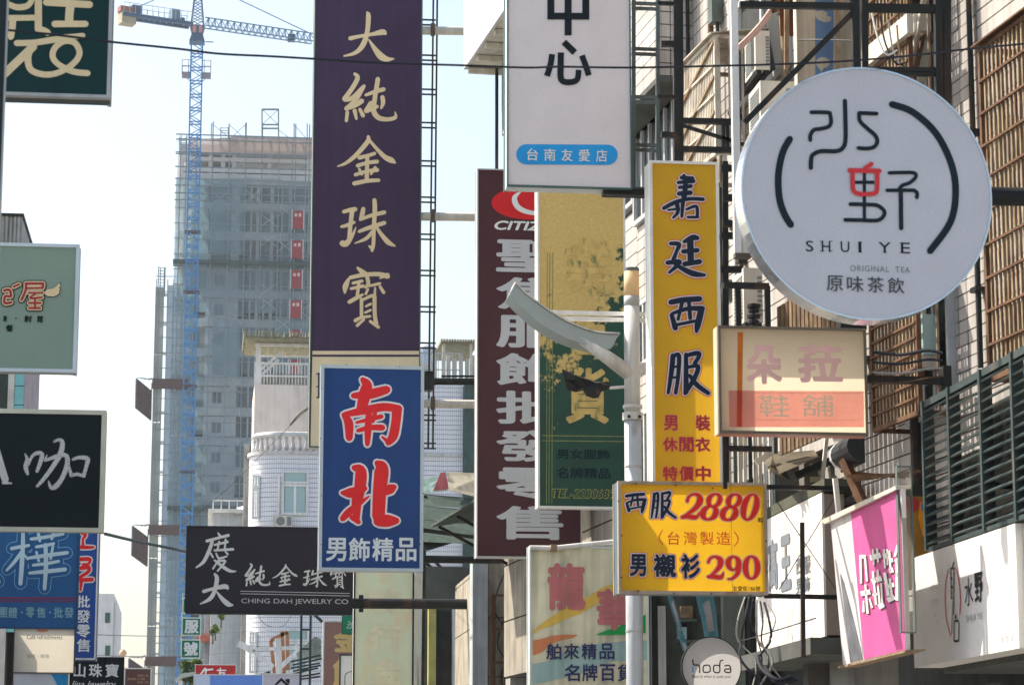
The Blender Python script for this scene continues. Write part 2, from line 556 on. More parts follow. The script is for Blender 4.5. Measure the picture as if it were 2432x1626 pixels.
# --- nearest house: tile field built tile by tile beside the right hand cage, courses elsewhere
t = B1
xl, zt = t.l(2160, 0); xr, _ = t.l(2338, 500)
xl = t.l(2172, 500)[0]
zb = t.l(2250, 960)[1]; ztop = t.l(2250, -20)[1]
tw, th = .168, .094
tile_me = None
nx = int((xr - xl) / tw); nz = int((ztop - zb) / th)
for i in range(nx):
    for j in range(nz):
        if tile_me is None:
            mb = MB().box(0, tw - .009, -.002, .03, 0, th - .009)
            o = t.part(mb, 'tile', M_tilelight); tile_me = o.data
        else:
            o = bpy.data.objects.new('tile', tile_me); col.objects.link(o); o.parent = t.e
        o.location = (xl + i * tw, random.uniform(-.003, .002), zb + j * th + .003)
X_T0, X_T1 = xl, xl + nx * tw
courses(t, -t.w, X_T0 - .004, 3.01, 12.9, .12, M_tilelight)
courses(t, X_T1 + .002, t.w, 3.01, 12.9, .12, M_tilelight)
courses(t, X_T0, X_T1 - .01, 3.01, zb - .02, .12, M_tilelight)
courses(t, X_T0, X_T1 - .01, zb + nz * th + .01, 12.9, .12, M_tilelight)
# right hand rusty cage
x0, x1, z0, z1 = rect(t, 2338, 170, 2470, 880, -.28)
x0 = t.l(2338, 400, -.28)[0]; x1 = x0 + 1.5
z1 = t.l(2345, 108, -.28)[1]; z0 = t.l(2345, 905, -.28)[1]
window(t, x0 + .1, x1 - .05, z0 + .1, z1 - .1, 3, y=-.01)
cage(t, x0, x1, z0, z1, .28, 21, 10, M_rust, M_rustpale, .011)
for k in range(16):                                 # things kept on the cage shelf
    xx = x0 + .08 + (k % 8) * .16
    zz = z0 + .1 + random.choice((0, .62, 1.3)) + random.random() * .1
    t.part(MB().box(xx, xx + random.uniform(.06, .15), -.22, -.1, zz, zz + random.uniform(.15, .5)), 'stored_box', random.choice((M_rustpale, M_rust, M_shopdark, M_ac)))
# left rusty cages (above and below the round sign)
x0 = t.l(2062, 400, -.3)[0]; x1 = t.l(2172, 500, -.3)[0]
for ya, yb in ((-120, 260), (690, 1005)):
    z1 = t.l(2120, ya, -.3)[1]; z0 = t.l(2120, yb, -.3)[1]
    window(t, x0 + .02, x1 - .02, z0 + .03, z1 - .03, 3, glass=M_glassdk, y=-.01)
    cage(t, x0, x1, z0, z1, .3, 13, 9, M_rust, M_rustpale, .011)
    for k in range(8):
        xx = random.uniform(x0 + .04, x1 - .2); zz = random.uniform(z0 + .05, z1 - .4)
        t.part(MB().box(xx, xx + random.uniform(.05, .14), -.2, -.08, zz, zz + random.uniform(.12, .34)), 'stored_box', random.choice((M_glassteal, M_ac, M_rust, M_shopdark)))
    for k in range(12):
        xx = random.uniform(x0 + .05, x1 - .2)
        zz = random.uniform(z0 + .05, z1 - .4)
        t.part(MB().bar((xx, -.2, zz), (xx + random.uniform(-.2, .25), -.16, zz + random.uniform(.2, .6)), .03), 'stored_pole', random.choice((M_rustpale, M_rust, M_offwhite)))
# white pelmet boards across the cages
a = t.l(2055, 125, -.32); b = t.l(2165, 20, -.32)
t.part(MB().box(a[0], b[0], -.36, -.31, a[1] - .15, a[1]), 'pelmet_board', M_offwhite)
a = t.l(2165, 300, -.03)
t.part(MB().tube([(a[0], -.06, 3.2), (a[0], -.06, 12.6)], .05, 10), 'drain_pipe', M_steel_dark)

# --- middle house
t = B2
xa, xb = -t.w, t.w
d1 = t.l(1646, 100)[0]
zbay = t.l(1610, 185, -.15)[1]
e0 = t.l(1760, 100)[0]; e1 = t.l(1880, 100)[0]
ez0, ez1 = t.l(1830, 200)[1], t.l(1830, -60)[1]
courses(t, xa, xb, 4.51, 13.4, .135, M_tilelight, skip=tuple((xa - .1, d1, a_, b_) for a_, b_ in ((4.7, 5.7), (6.15, 6.9), (7.75, zbay + .1))) + ((e0, e1, ez0, ez1),))
for a_, b_ in ((4.7, 5.7), (6.15, 6.9), (7.75, zbay)):
    window(t, xa + .01, d1 - .01, a_ + .01, b_ - .01, 7, y=.0)
# projecting tiled bay over the recessed windows
bay = t.part(MB().box(xa + .02, d1 - .03, -.33, .02, zbay, 13.3), 'bay_core', M_joint)
z_ = zbay + .005
while z_ < 13.2:
    t.part(MB().box(xa + .02, d1 - .04, -.36, -.331, z_, z_ + .123), 'tile_course', M_tilelight, bay)
    for j_ in range(3):
        t.part(MB().box(d1 - .03, d1, -.36 + j_ * .128, -.36 + j_ * .128 + .118, z_, z_ + .123), 'tile', M_tilelight, bay)
    z_ += .135
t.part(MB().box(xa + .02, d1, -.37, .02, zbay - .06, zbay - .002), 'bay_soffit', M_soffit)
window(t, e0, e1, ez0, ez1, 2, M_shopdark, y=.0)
# white ribbed balcony cage
x0 = t.l(1618, 240, -.5)[0]; x1 = t.l(1702, 240, -.5)[0]
z1 = t.l(1660, 128, -.5)[1]; z0 = t.l(1660, 400, -.5)[1]
cage(t, x0, x1, z0, z1, .5, 22, 4, mat('dirty white iron', (0.6, 0.56, 0.48), 0.7, .3, dirt=(.25, .13, .07), dirt_amt=.35), None, .012)
fr = MB()
for k in range(34):
    x = x0 + (x1 - x0) * k / 33
    fr.box(x, x + (x1 - x0) / 33 * .62, -.485, -.47, z0 + .04, z1 - .06)
t.part(fr, 'ribbed_panel', mat('ribbed dirty white sheet', (0.62, 0.58, 0.5), 0.7, .3, dirt=(.28, .16, .09), dirt_amt=.3))
fr = MB()
for k in range(3):
    za = z0 + (z1 - z0) * (k * .3 + .05)
    fr.bar((x0, -.52, za), (x1, -.52, za + (z1 - z0) * .3), .025)
t.part(fr, 'cage_brace', M_rustpale)
# rusty brown lean-to above the light box sign
x0 = t.l(1850, 700, -.45)[0]; x1 = t.l(2010, 700, -.45)[0]
zz = t.l(1900, 700, -.45)[1]; zl = t.l(1900, 800, -.45)[1]
fr = MB()
for k in range(16):
    x = x0 + (x1 - x0) * k / 16
    fr.box(x, x + (x1 - x0) / 16 * .7, -.47, -.45, zl - .9, zz)
t.part(fr, 'ribbed_sheet', mat('brown ribbed sheet', (0.13, 0.085, 0.05), 0.85, .4, scale=5, dirt=(.3, .2, .11), dirt_amt=.4))
# conduits, meter boxes and stains of daily use on the two near houses
for T_, spots in ((B2, ((1648, 0, .02), (1712, 0, .03), (1722, 0, .018), (1758, 0, .025), (1768, 0, .018), (1885, 0, .03))), (B1, ((2040, 0, .025), (2052, 0, .018), (2182, 0, .02), (2190, 0, .014), (2330, 0, .022)))):
    for px_, d_, r_ in spots:
        x_ = T_.l(px_, 400)[0]
        m_ = random.choice((M_steel_dark, M_rust, M_rustpale, M_aludull, M_steel_dark))
        T_.part(MB().tube([(x_, -.03 - r_, 4.6), (x_, -.03 - r_, 7.2 + random.random()), (x_ + random.uniform(-.06, .06), -.04 - r_, 8.6), (x_, -.03 - r_, 12.5)], r_, 8), 'conduit', m_)
        for k in range(3):
            z_ = 4.8 + 1.4 * k + random.random()
            T_.part(MB().box(x_ - .03 - r_, x_ + .03 + r_, -.05 - 2 * r_, -.002, z_, z_ + .035), 'pipe_clip', M_steel_dark)
    for k in range(6):
        px_, py_ = random.choice(spots)[0] + random.uniform(-25, 25), random.uniform(0, 950)
        q = T_.l(px_, py_)
        T_.part(MB().box(q[0], q[0] + random.uniform(.1, .2), -.12, -.005, q[1], q[1] + random.uniform(.14, .28)), 'meter_box', random.choice((M_steel_green, M_ac, M_rustpale)))
# --- far house of the row
t = B3
M_tarpg = mat('dark green added awning sheet', (.06, .085, .07), .7, .3, streak=.3)
courses(t, -t.w, t.w, 5.42, 13.9, .16, M_tilegrey, skip=((-t.w, t.w, 6.3, 7.2), (-t.w, t.w, 8.0, 9.3), (-t.w, t.w, 10.6, 11.9)))
for a_, b_ in ((6.3, 7.2), (8.0, 9.3), (10.6, 11.9)):
    window(t, -t.w + .05, t.w - .01, a_ + .03, b_ - .01, 9)
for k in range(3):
    t.part(MB().box(-t.w, t.w, 0, .03, 3.22 + k * .74, 3.22 + k * .74 + .72), 'wall_panel', mat('grimy beige panel with painted shade', (0.34, 0.31, 0.26), 0.9, .25, streak=.4, bump=.3))  # beige kept dark so the lower wall's shade sits in its colour
t.part(MB().quadslab([(-t.w, -1.0, 5.2), (-t.w + 3.4, -1.0, 5.2), (-t.w + 3.4, -.02, 5.36), (-t.w, -.02, 5.36)], (0, 0, .03)), 'added_shade_awning', M_tarpg)  # awning added to keep sun off the lower wall, mostly hidden by signs
t.part(MB().quadslab([(-t.w + 3.42, -.4, 5.2), (t.w, -.4, 5.2), (t.w, -.02, 5.36), (-t.w + 3.42, -.02, 5.36)], (0, 0, .03)), 'added_shade_awning', M_tarpg)
for k in range(3):
    x = -t.w + .3 + k * 1.3
    t.part(MB().bar((x, -.95, 5.18), (x, -.02, 4.7), .04), 'added_awning_strut', M_steel_dark)
# metal canopy at the top of the end house
a = Plane(P(1185, 60, 34.6), 0)
ax = FAC.local(P(1190, 20, 34.3))
tp = B3.pl
def bw(px, py, Y):
    return tp.local(P(px, py, Y))
p0, p1 = bw(1116, 150, 34.2), bw(1196, 40, 32.5)
zc = p0.z
w_ = B3.w
can = MB()
ye = bw(1116, 150, 34.2).y
can.quadslab([(-w_ - .3, ye, zc), (w_ - 2, ye, zc), (w_ - 2, .02, zc), (-w_ - .3, .02, zc)], (0, 0, .06))
for k in range(9):
    x = -w_ - .3 + k * .62
    can.bar((x, ye + .02, zc - .05), (x, .02, zc - .05), .07)
B3.part(can, 'canopy_soffit', M_offwhite)
B3.part(MB().box(-w_ - .33, w_ - 2, ye - .04, ye - .002, zc - .02, zc + 1.3), 'canopy_fascia', mat('brushed metal sheet', (0.66, 0.69, 0.72), 0.5, .06, metal=.15))
B3.part(MB().box(-w_ - .36, -w_ - .305, ye - .04, .02, zc - .02, zc + 1.3), 'canopy_end', MATS['brushed metal sheet'])
dp = MB().tube([(-w_ + .06, -.12, 7.2), (-w_ + .06, -.12, zc - .1)], .024, 8)
dpo = B3.part(dp, 'drain_pipe', M_steel_dark)
for z in (7.6, 9.6):
    B3.part(MB().box(-w_ - .0, -w_ + .12, -.16, .02, z, z + .22), 'pipe_bracket', M_steel_dark, dpo)

# ------------------------------------------------------------------ low end building with beige flank, beyond the row
pl = Plane(P(1200, 1500, 37.0), 0); pl.o.z = 0
t = Thing('shop_house', 'low beige rendered building end with rusty ladder frame, below the maroon sign', 'building', pl)
M_beige = mat('grimy beige render', (0.40, 0.36, 0.29), 0.9, .25, streak=.4, bump=.3, dirt=(.2, .18, .15), dirt_amt=.3)
x0, x1 = t.l(1140, 1500)[0], t.l(1560, 1500)[0]
zt = t.l(1200, 1325)[1]
for k, (za, zb_) in enumerate(((0.0, 2.2), (2.22, 3.35), (3.37, 4.2), (4.22, 5.0), (5.02, zt))):
    t.part(MB().box(x0 + .12, x1, 0, 5, za, zb_), 'wall_panel', M_beige)
t.part(MB().box(x0 + .125, x1 - .01, .02, 4.9, 0, zt - .01), 'wall_core', M_joint)
t.part(MB().box(x0 - .12, x0 + .1, -.12, .3, 0, zt), 'corner_pier', mat('pale blue grey paint', (0.42, 0.46, 0.48), .7, .2, streak=.3))
lf = MB()
xa, xb = t.l(1163, 1500)[0], t.l(1196, 1500)[0]
zt2 = t.l(1180, 1416)[1]
for x in (xa, xb):
    lf.bar((x, -.25, .2), (x, -.25, zt2), .04); lf.bar((x + .05, -.1, .2), (x + .05, -.1, zt2), .04)
f = t.part(lf, 'ladder_frame', M_rust)
for k in range(7):
    z = zt2 - k * .48
    t.part(MB().bar((xa, -.25, z), (xb, -.25, z), .035), 'rung', M_rust, f)
mb = MB()
zz = t.l(1270, 1330)[1]
for k in range(3):
    z = t.l(1230, 1360 + 85 * k)[1]
    xx = t.l(1225 + 9 * k, 1500)[0]
    mb.tube(smooth_path([(xx, -.03, z + .3), (xx - .25, -.03, z - .2), (xx - .3, -.03, z - .6), (xx + .1, -.03, z - 1)], 5), .008, 5)
t.part(mb, 'wall_cable', M_cable)
# dark passage left of it: frames, door, posts
pl = Plane(P(1080, 1500, 46.0), 0); pl.o.z = 0
t = Thing('shop_house', 'dark recessed house front with pale door frame, left of the beige building end', 'building', pl)
def bx_(x0_, x1_, y0_, y1_, d0_, d1_, name, m, par=None):
    a = t.l(x0_, y1_)[0]; b = t.l(x1_, y1_)[0]
    z0_ = t.l((x0_ + x1_) / 2, y1_)[1]; z1_ = t.l((x0_ + x1_) / 2, y0_)[1]
    return t.part(MB().box(a, b, d0_, d1_, max(0.01, z0_), z1_), name, m, par)
bx_(1004, 1150, 1340, 2080, .4, 4, 'wall', mat('dark green grey wall', (0.085, 0.095, 0.085), .9, .3))
bx_(1016, 1034, 1440, 2080, .1, .38, 'olive_board', mat('olive board', (.34, .33, .12), .8, .3))
bx_(1036, 1072, 1446, 2080, .3, .39, 'dark_opening', M_shopdark)
d = bx_(1074, 1113, 1440, 2080, .05, .3, 'door_surround', mat('pale door paint', (.5, .55, .56), .6, .2))
bx_(1085, 1099, 1482, 2080, .02, .045, 'door_panel', mat('grey green door', (.2, .24, .22), .6, .2), d)
bx_(1114, 1128, 1400, 2080, .0, .2, 'post', M_steel_dark)
bx_(1130, 1142, 1385, 2080, .1, .3, 'beige_post', M_beige)
# tarpaulin awning above
pl = Plane(P(1070, 1220, 42), 0)
t = Thing('awning', 'dark green tarpaulin awning with torn striped cloth edge, between the blue and maroon signs', 'awning', pl)
M_tarp = mat('dark green tarpaulin', (0.055, 0.085, 0.068), .7, .3, streak=.3, scale=2)
def w3(px, py, d):
    a = t.l(px, py, d); return Vector((a[0], d, a[1]))
rows = [(1172, 1.5), (1200, 1.1), (1232, .7), (1262, .35), (1285, .1)]
mb = MB()
for i in range(len(rows) - 1):
    (ya, da), (yb, db) = rows[i], rows[i + 1]
    mb.quadslab([w3(985, ya, da), w3(1160, ya + 14, da), w3(1160, yb + 8, db), w3(985, yb, db)], (0, .02, .01))
t.part(mb, 'tarpaulin', M_tarp)
mb = MB()
mb.quadslab([w3(1000, 1252, .06), w3(1150, 1275, .06), w3(1150, 1282, .1), w3(1000, 1262, .1)], (0, .03, 0))
mb.quadslab([w3(1012, 1308, .0), w3(1128, 1272, .4), w3(1000, 1262, .5), w3(995, 1290, .3)], (0, .03, .0))
t.part(mb, 'valance', mat('black cloth', (.02, .024, .022), .8))
mb = MB(); mb.quadslab([w3(1006, 1140, 1.7), w3(1060, 1120, 1.7), w3(1062, 1164, 1.5), w3(1006, 1172, 1.5)], (0, .02, 0))
t.part(mb, 'printed_sheet', mat('teal printed sheet', (.25, .38, .36), .6, .5, scale=6, dirt=(.1, .2, .1), dirt_amt=.5))
mb = MB(); mb.quadslab([w3(1028, 1166, 1.45), w3(1046, 1122, 1.6), w3(1058, 1120, 1.6), w3(1066, 1160, 1.45)], (0, .02, 0))
t.part(mb, 'red_cloth', mat('red faded cloth', (.4, .1, .11), .7, .4, scale=8))
mb = MB(); mb.quadslab([w3(1062, 1120, 1.75), w3(1160, 1124, 1.75), w3(1160, 1186, 1.3), w3(1066, 1164, 1.3)], (0, .02, 0))
t.part(mb, 'tan_sheet', mat('tan sheet', (.36, .33, .25), .8, .3, dirt=(.14, .12, .09), dirt_amt=.4))
mb = MB()
for px_ in (1010, 1150):
    a, b = w3(px_, 1262, .5), w3(px_, 1262, 3.5)
    mb.bar(a, b, .05)
    mb.bar(w3(px_, 1176, 1.4), (a.x, 1.4, a.z - 8.2), .05)
t.part(mb, 'awning_frame', M_steel_dark)

# ------------------------------------------------------------------ white rounded corner building
RY = 72.0
pl = Plane(P(850, 1400, RY), 0); pl.o.z = 0
t = Thing('corner_house', 'white tiled corner house with rounded bay and balustraded balcony, below the tower', 'building', pl)
RBX = t
def tile_skin():
    m = bpy.data.materials.new('small white facade tile'); m.use_nodes = True
    n, l = m.node_tree.nodes, m.node_tree.links
    b = n['Principled BSDF']; b.inputs['Roughness'].default_value = .4
    tc = n.new('ShaderNodeTexCoord'); br = n.new('ShaderNodeTexBrick')
    mp = n.new('ShaderNodeMapping'); mp.inputs['Rotation'].default_value = (R(90), 0, 0)
    l.new(tc.outputs['Object'], mp.inputs[0]); l.new(mp.outputs[0], br.inputs['Vector'])
    br.offset = 0; br.inputs['Scale'].default_value = 1
    br.inputs['Brick Width'].default_value = .06; br.inputs['Row Height'].default_value = 10.0
    br.inputs['Mortar Size'].default_value = .006; br.inputs['Mortar Smooth'].default_value = .1
    br.inputs['Color1'].default_value = (.74, .755, .80, 1); br.inputs['Color2'].default_value = (.79, .80, .84, 1); br.inputs['Mortar'].default_value = (.46, .48, .53, 1)
    l.new(br.outputs[0], b.inputs['Base Color'])
    return m
M_smalltile = tile_skin()
xL = t.l(590, 1300)[0]; xR = t.l(1100, 1000)[0]; xB = t.l(664, 1300)[0]
zbal = t.l(650, 1078)[1]; zr = t.l(1050, 905)[1]
rad = xB - xL
def bay_outline(r_in=0.0, n=14):
    """plan of the front: rounded left corner, then flat front"""
    pts = [(xL + r_in, 6.0)]
    for k in range(n + 1):
        a = math.pi - (math.pi / 2) * k / n
        pts.append((xB + (rad - r_in) * math.cos(a), rad - (rad - r_in) * math.sin(a)))
    pts.append((xR, r_in)); pts.append((xR, 6.0))
    return pts
def slab(outline, z0_, z1_):
    mb = MB(); n = len(outline)
    mb.add([(x, y, z0_) for x, y in outline] + [(x, y, z1_) for x, y in outline],
           [tuple(range(n))[::-1], tuple(range(n, 2 * n))] + [(i, (i + 1) % n, (i + 1) % n + n, i + n) for i in range(n)])
    return mb
t.part(slab(bay_outline(.03), 0, zbal), 'wall_core', mat('grout', (.34, .36, .40), .9))
z = 3.0
o1, o2 = bay_outline(0.0), None
step = .135
while z < zbal - .02:
    t.part(slab(o1, z, min(z + step - .014, zbal)), 'tile_course', M_smalltile)
    z += step
t.part(slab(bay_outline(-.06), zbal + .002, zbal + .1), 'balcony_slab', mat('white cornice', (.6, .6, .6), .6, .15, streak=.2))
# main block above, on the right
xM = t.l(775, 1000)[0]
t.part(MB().box(xM, xR - .01, .03, 6, zbal + .11, zr), 'upper_wall_core', MATS['grout'])
z = zbal + .11
while z < zr:
    t.part(MB().box(xM - .02, xR, .0, 1.0, z, min(z + step - .014, zr)), 'tile_course', M_smalltile)
    z += step
# dark window strip on the right of the tiled wall
xs0, xs1 = t.l(1101, 1000)[0], t.l(1150, 1000)[0]
t.part(MB().box(xs0 + .002, xs1, -.2, 5, 0, t.l(1110, 915)[1]), 'dark_annex', mat('dark green annex wall', (.06, .1, .095), .5, .3))
# windows of the bay
def rwin(px0, py0, px1, py1, y, cols=2):
    a, b = t.l(px0, py1, y), t.l(px1, py0, y)
    zsp = a[1] + (b[1] - a[1]) * .70
    window(t, a[0], b[0], a[1], zsp, cols, M_glassteal, M_white, .07, y)
    window(t, a[0], b[0], zsp + .01, b[1], 1, M_glassteal, M_white, .06, y)
rwin(668, 1118, 733, 1222, -.02)
rwin(672, 1492, 734, 1596, -.02)
rwin(598, 1128, 617, 1232, .22, 1)
rwin(591, 1500, 610, 1598, .22, 1)
for (pa, pb) in ((662, 1125),):
    x_ = t.l(662, 1200)[0]
    t.part(MB().tube([(x_, -.05, zbal - 3.2), (x_, -.05, zbal - .6)], .03, 8), 'drain_pipe', M_white)
# balustrade: each baluster on its own
bo = bay_outline(.12, 20)[1:-2]
pth = [Vector((x, y, 0)) for x, y in bo]
L = [0]
for i in range(1, len(pth)):
    L.append(L[-1] + (pth[i] - pth[i - 1]).length)
ztop = t.l(650, 1030)[1]
bprof = [(0, .05), (.12, .045), (.16, .085), (.4, .06), (.75, .04), (.85, .06), (1, .05)]
bal_me = None
n_b = int((L[-1] + 1.6) / .19)
for k in range(n_b):
    s_ = k * .19
    if s_ >= L[-1]:
        p = Vector((pth[-1].x + s_ - L[-1], pth[-1].y, 0))
    else:
        i = max(j for j in range(len(L)) if L[j] <= s_)
        p = pth[i].lerp(pth[min(i + 1, len(pth) - 1)], (s_ - L[i]) / max(1e-6, (L[min(i + 1, len(L) - 1)] - L[i])))
    if bal_me is None:
        hb = ztop - zbal - .1
        o = t.part(MB().tube([(0, 0, .1 + h_ * (hb - .06)) for h_, _ in bprof], [r_ for _, r_ in bprof], 8), 'baluster', MATS['white cornice'], smooth=True)
        bal_me = o.data
    else:
        o = bpy.data.objects.new('baluster', bal_me); col.objects.link(o); o.parent = t.e
    o.location = (p.x, p.y, zbal)
mb = MB()
mb.tube([(p.x, p.y, ztop) for p in pth] + [(pth[-1].x + 1.6, pth[-1].y, ztop)], .09, 8)
t.part(mb, 'handrail', M_alu)
# set back upper storey: cream wall, railing, roof frame
xa, xb = t.l(604, 950, 2.2)[0], t.l(775, 950, 2.2)[0]
zc0, zc1 = zbal + .101, t.l(650, 913, 2.2)[1]
t.part(MB().box(xa, xb, 2.2, 5.8, zc0, zc1), 'upper_wall', mat('cream render', (.78, .70, .63), .85, .1, streak=.15))
t.part(MB().box(xa + .02, xb, 2.3, 2.42, zc1 + .001, zc1 + .36), 'parapet', mat('stained cream parapet', (.55, .52, .42), .85, .2, streak=.4, dirt=(.2, .18, .12), dirt_amt=.3))
rl = MB()
zr0, zr1 = t.l(650, 892, 2.2)[1], t.l(650, 862, 2.2)[1]
rl.bar((xa, 2.25, zr1), (xb, 2.25, zr1), .06); rl.bar((xa, 2.25, zr0), (xb, 2.25, zr0), .05)
for k in range(24):
    x_ = xa + (xb - xa) * k / 23
    rl.bar((x_, 2.25, zc1), (x_, 2.25, zr1), .03)
t.part(rl, 'railing', M_white)
fr = MB()
zt_ = t.l(650, 818, 2.2)[1]; zt3 = t.l(650, 800, 2.2)[1]
for x_ in (xa + .1, xa + 1.9):
    fr.bar((x_, 2.3, zc1), (x_, 2.3, zt_), .14)
fr.bar((xa, 2.25, zt_), (xb, 2.25, zt_), .08); fr.bar((xa, 2.25, t.l(650, 845, 2.2)[1]), (xb, 2.25, t.l(650, 845, 2.2)[1]), .05)
a_, b_ = t.l(614, 880, 2.2), t.l(672, 832, 2.2)
fr.bar((a_[0], 2.3, a_[1]), (b_[0], 2.3, b_[1]), .07)
a_, b_ = t.l(622, 888, 2.2), t.l(662, 852, 2.2)
fr.bar((a_[0], 2.3, a_[1]), (b_[0], 2.3, b_[1]), .07)
t.part(fr, 'roof_frame', M_white)
rf = MB()
for k in range(30):
    x_ = xa - .35 + k * .09
    rf.box(x_, x_ + .05, 1.5, 4.5, zt_ + .12, zt_ + .12 + random.uniform(.08, .2))
rf.box(xa - .3, xb, 1.55, 4.5, zt_ + .06, zt_ + .115)
t.part(rf, 'corrugated_roof', mat('mossy corrugated sheet', (.26, .26, .18), .9, .4, scale=6))
wg = MB()
for k in range(10):
    x_ = xa + .15 + k * .22
    wg.bar((x_, 2.4, zc1), (x_, 2.4, zt_), .02)
t.part(wg, 'window_grille', M_white)
# roof of the right block: tank, sheet roof, railings
a_, b_ = t.l(990, 905), t.l(1048, 800)
t.part(MB().tube([((a_[0] + b_[0]) / 2, 1.4, zr), ((a_[0] + b_[0]) / 2, 1.4, b_[1] - .12), ((a_[0] + b_[0]) / 2, 1.4, b_[1])], [.36, .36, .2], 20), 'water_tank', mat('stainless tank', (.6, .63, .66), .3, .1, metal=.5), smooth=True)
rl = MB()
za, zb_ = t.l(1050, 875)[1], t.l(1050, 836)[1]
for z_ in (za, zb_):
    rl.bar((xM, .2, z_), (xR, .2, z_), .03)
for k in range(40):
    x_ = xM + (xR - xM) * k / 39
    rl.bar((x_, .2, zr), (x_, .2, zb_), .018)
t.part(rl, 'roof_railing', M_aludull)
a_, b_ = t.l(1046, 815, 1), t.l(1135, 809, 1)
rf = MB()
for k in range(14):
    x_ = a_[0] + (b_[0] - a_[0]) * k / 14
    rf.box(x_, x_ + .05, .8, 4, a_[1] + .02, a_[1] + .1)
rf.box(a_[0], b_[0], .8, 4, a_[1], a_[1] + .015)
t.part(rf, 'sheet_roof', MATS['mossy corrugated sheet'])
fr = MB()
for x_ in (a_[0] + .1, b_[0] - .2):
    fr.bar((x_, 1, zr), (x_, 1, a_[1]), .08)
for k in range(5):
    x_ = a_[0] + .2 + k * .18
    fr.box(x_, x_ + .12, 1.2, 1.25, zr, a_[1] - .3 - .1 * (k % 2))
t.part(fr, 'roof_post', M_offwhite)
# left pilaster
a_ = t.l(586, 1300, 1.2)[0]
t.part(MB().box(a_ - .12, a_ + .02, 1.15, 1.5, 0, t.l(586, 1040)[1]), 'side_pilaster', mat('weathered grey pilaster', (.36, .35, .32), .9, .3, streak=.4))

def ac_unit(pos, yaw, w_=.8, h_=.55, d_=.3, label='air conditioner', group='air conditioners on the facades', fan=True):
    pl = Plane(pos, yaw)
    t = Thing('air_conditioner', label, 'air conditioner', pl, group)
    t.part(MB().box(-w_ / 2, w_ / 2, 0, d_, 0, h_), 'casing', M_ac)
    n = 20
    r = h_ * .38
    if fan: t.part(MB().add([(-w_ * .14 + r * math.cos(2 * math.pi * k / n), -.006, h_ / 2 + r * math.sin(2 * math.pi * k / n)) for k in range(n)], [tuple(range(n))]), 'fan_grille', mat('ac grille grey', (.22, .24, .24), .6, .2))
    sl = MB()
    for k in range(9):
        z_ = h_ * (.12 + .085 * k)
        sl.box(w_ * .22, w_ * .46, -.008, -.001, z_, z_ + .02)
    t.part(sl, 'vent_slat', MATS['ac grille grey'])
    sd = MB()
    for k in range(12):
        z_ = h_ * (.1 + .068 * k)
        sd.box(-w_ / 2 - .006, -w_ / 2 - .001, d_ * .12, d_ * .88, z_, z_ + h_ * .035)
    t.part(sd, 'side_louvre', MATS['ac grille grey'])
    for s_ in (-1, 1):
        t.part(MB().box(s_ * (w_ / 2 - .03) - .02, s_ * (w_ / 2 - .03) + .02, 0, d_ + .1, -.04, -.001), 'wall_bracket', M_steel_dark)
    return t
p = P(672, 1250, RY - .4)
ac_unit(p, 0, .5, .32, .3, 'white air conditioner under the bay window of the rounded corner house')

# low annex roof left of the bay
pl = Plane(P(540, 1230, 80), 0); pl.o.z = 0
t = Thing('shop_house', 'small pale flat-roofed house just above the black jewellery sign', 'building', pl)
a_, b_ = t.l(505, 1250)[0], t.l(600, 1250)[0]
zt_ = t.l(540, 1218)[1]
t.part(MB().box(a_, b_, 0, 6, 0, zt_), 'wall', mat('pale blue white wall', (.56, .6, .62), .8, .15, streak=.2))
t.part(MB().box(a_ - .15, b_, -.15, 6, zt_ + .001, zt_ + .12), 'roof_slab', M_white)
rl = MB(); rl.bar((a_, 0, zt_ + .4), (b_, 0, zt_ + .4), .04)
for k in range(6):
    rl.bar((a_ + k * .25, 0, zt_ + .12), (a_ + k * .25, 0, zt_ + .4), .03)
t.part(rl, 'roof_railing', M_white)
q = t.l(562, 1222)
t.part(MB().quadslab([(q[0], -.1, q[1]), (q[0] + .5, -.1, q[1] + .15), (q[0] + .5, .8, q[1] + .4), (q[0], .8, q[1] + .25)], (0, 0, .06)), 'skylight', M_white)

# ------------------------------------------------------------------ left side buildings
pl = Plane((-3.2, 40, 0), R(90))
t = Thing('shop_house', 'left row shop house with teal glazed strip and corrugated roof edge', 'building', pl)
# local x runs down the street here, y points away from the street
t.part(MB().box(-30, 0, 0, 6, 0, 4.0), 'wall', mat('left row render', (.4, .4, .38), .9, .2, streak=.3))
pl2 = Plane(P(33, 700, 45), 0); pl2.o.z = 0
t = Thing('shop_house', 'narrow house end with teal panes and corrugated top, behind the grey-green sign', 'building', pl2)
a_, b_ = t.l(-60, 700)[0], t.l(52, 540)[0]
zA, zB = t.l(30, 575)[1], t.l(30, 512)[1]
cr_ = MB()
for k in range(11):
    x_ = a_ + (b_ - a_) * k / 11
    cr_.box(x_, x_ + (b_ - a_) / 11 * .55, -.03, .0, zA - .5, zB - .02)
cr_.box(a_, b_, .001, 3, zA - .5, zB - .02)
t.part(cr_, 'corrugated_wall', mat('grey corrugated sheet', (.4, .4, .38), .7, .3, streak=.4))
t.part(MB().box(a_, b_ + .03, -.06, 3, zB - .019, zB + .03), 'roof_edge', M_steel_dark)
c_ = t.l(66, 920)[0]
zC = t.l(40, 980)[1]
t.part(MB().box(a_, t.l(19, 920)[0], .0, 3, 0, zA - .51), 'dark_wall', mat('dark green wall', (.04, .055, .05), .8, .3))
t.part(MB().box(t.l(19.2, 920)[0], t.l(34, 920)[0], -.02, 3, 0, zA - .51), 'tiled_pier', mat('pale tiled pier', (.55, .54, .5), .7, .2))
t.part(MB().box(t.l(58, 920)[0], c_, -.02, 3, 0, zA - .51), 'pink_pier', mat('pink grey pier', (.4, .33, .36), .7, .2))
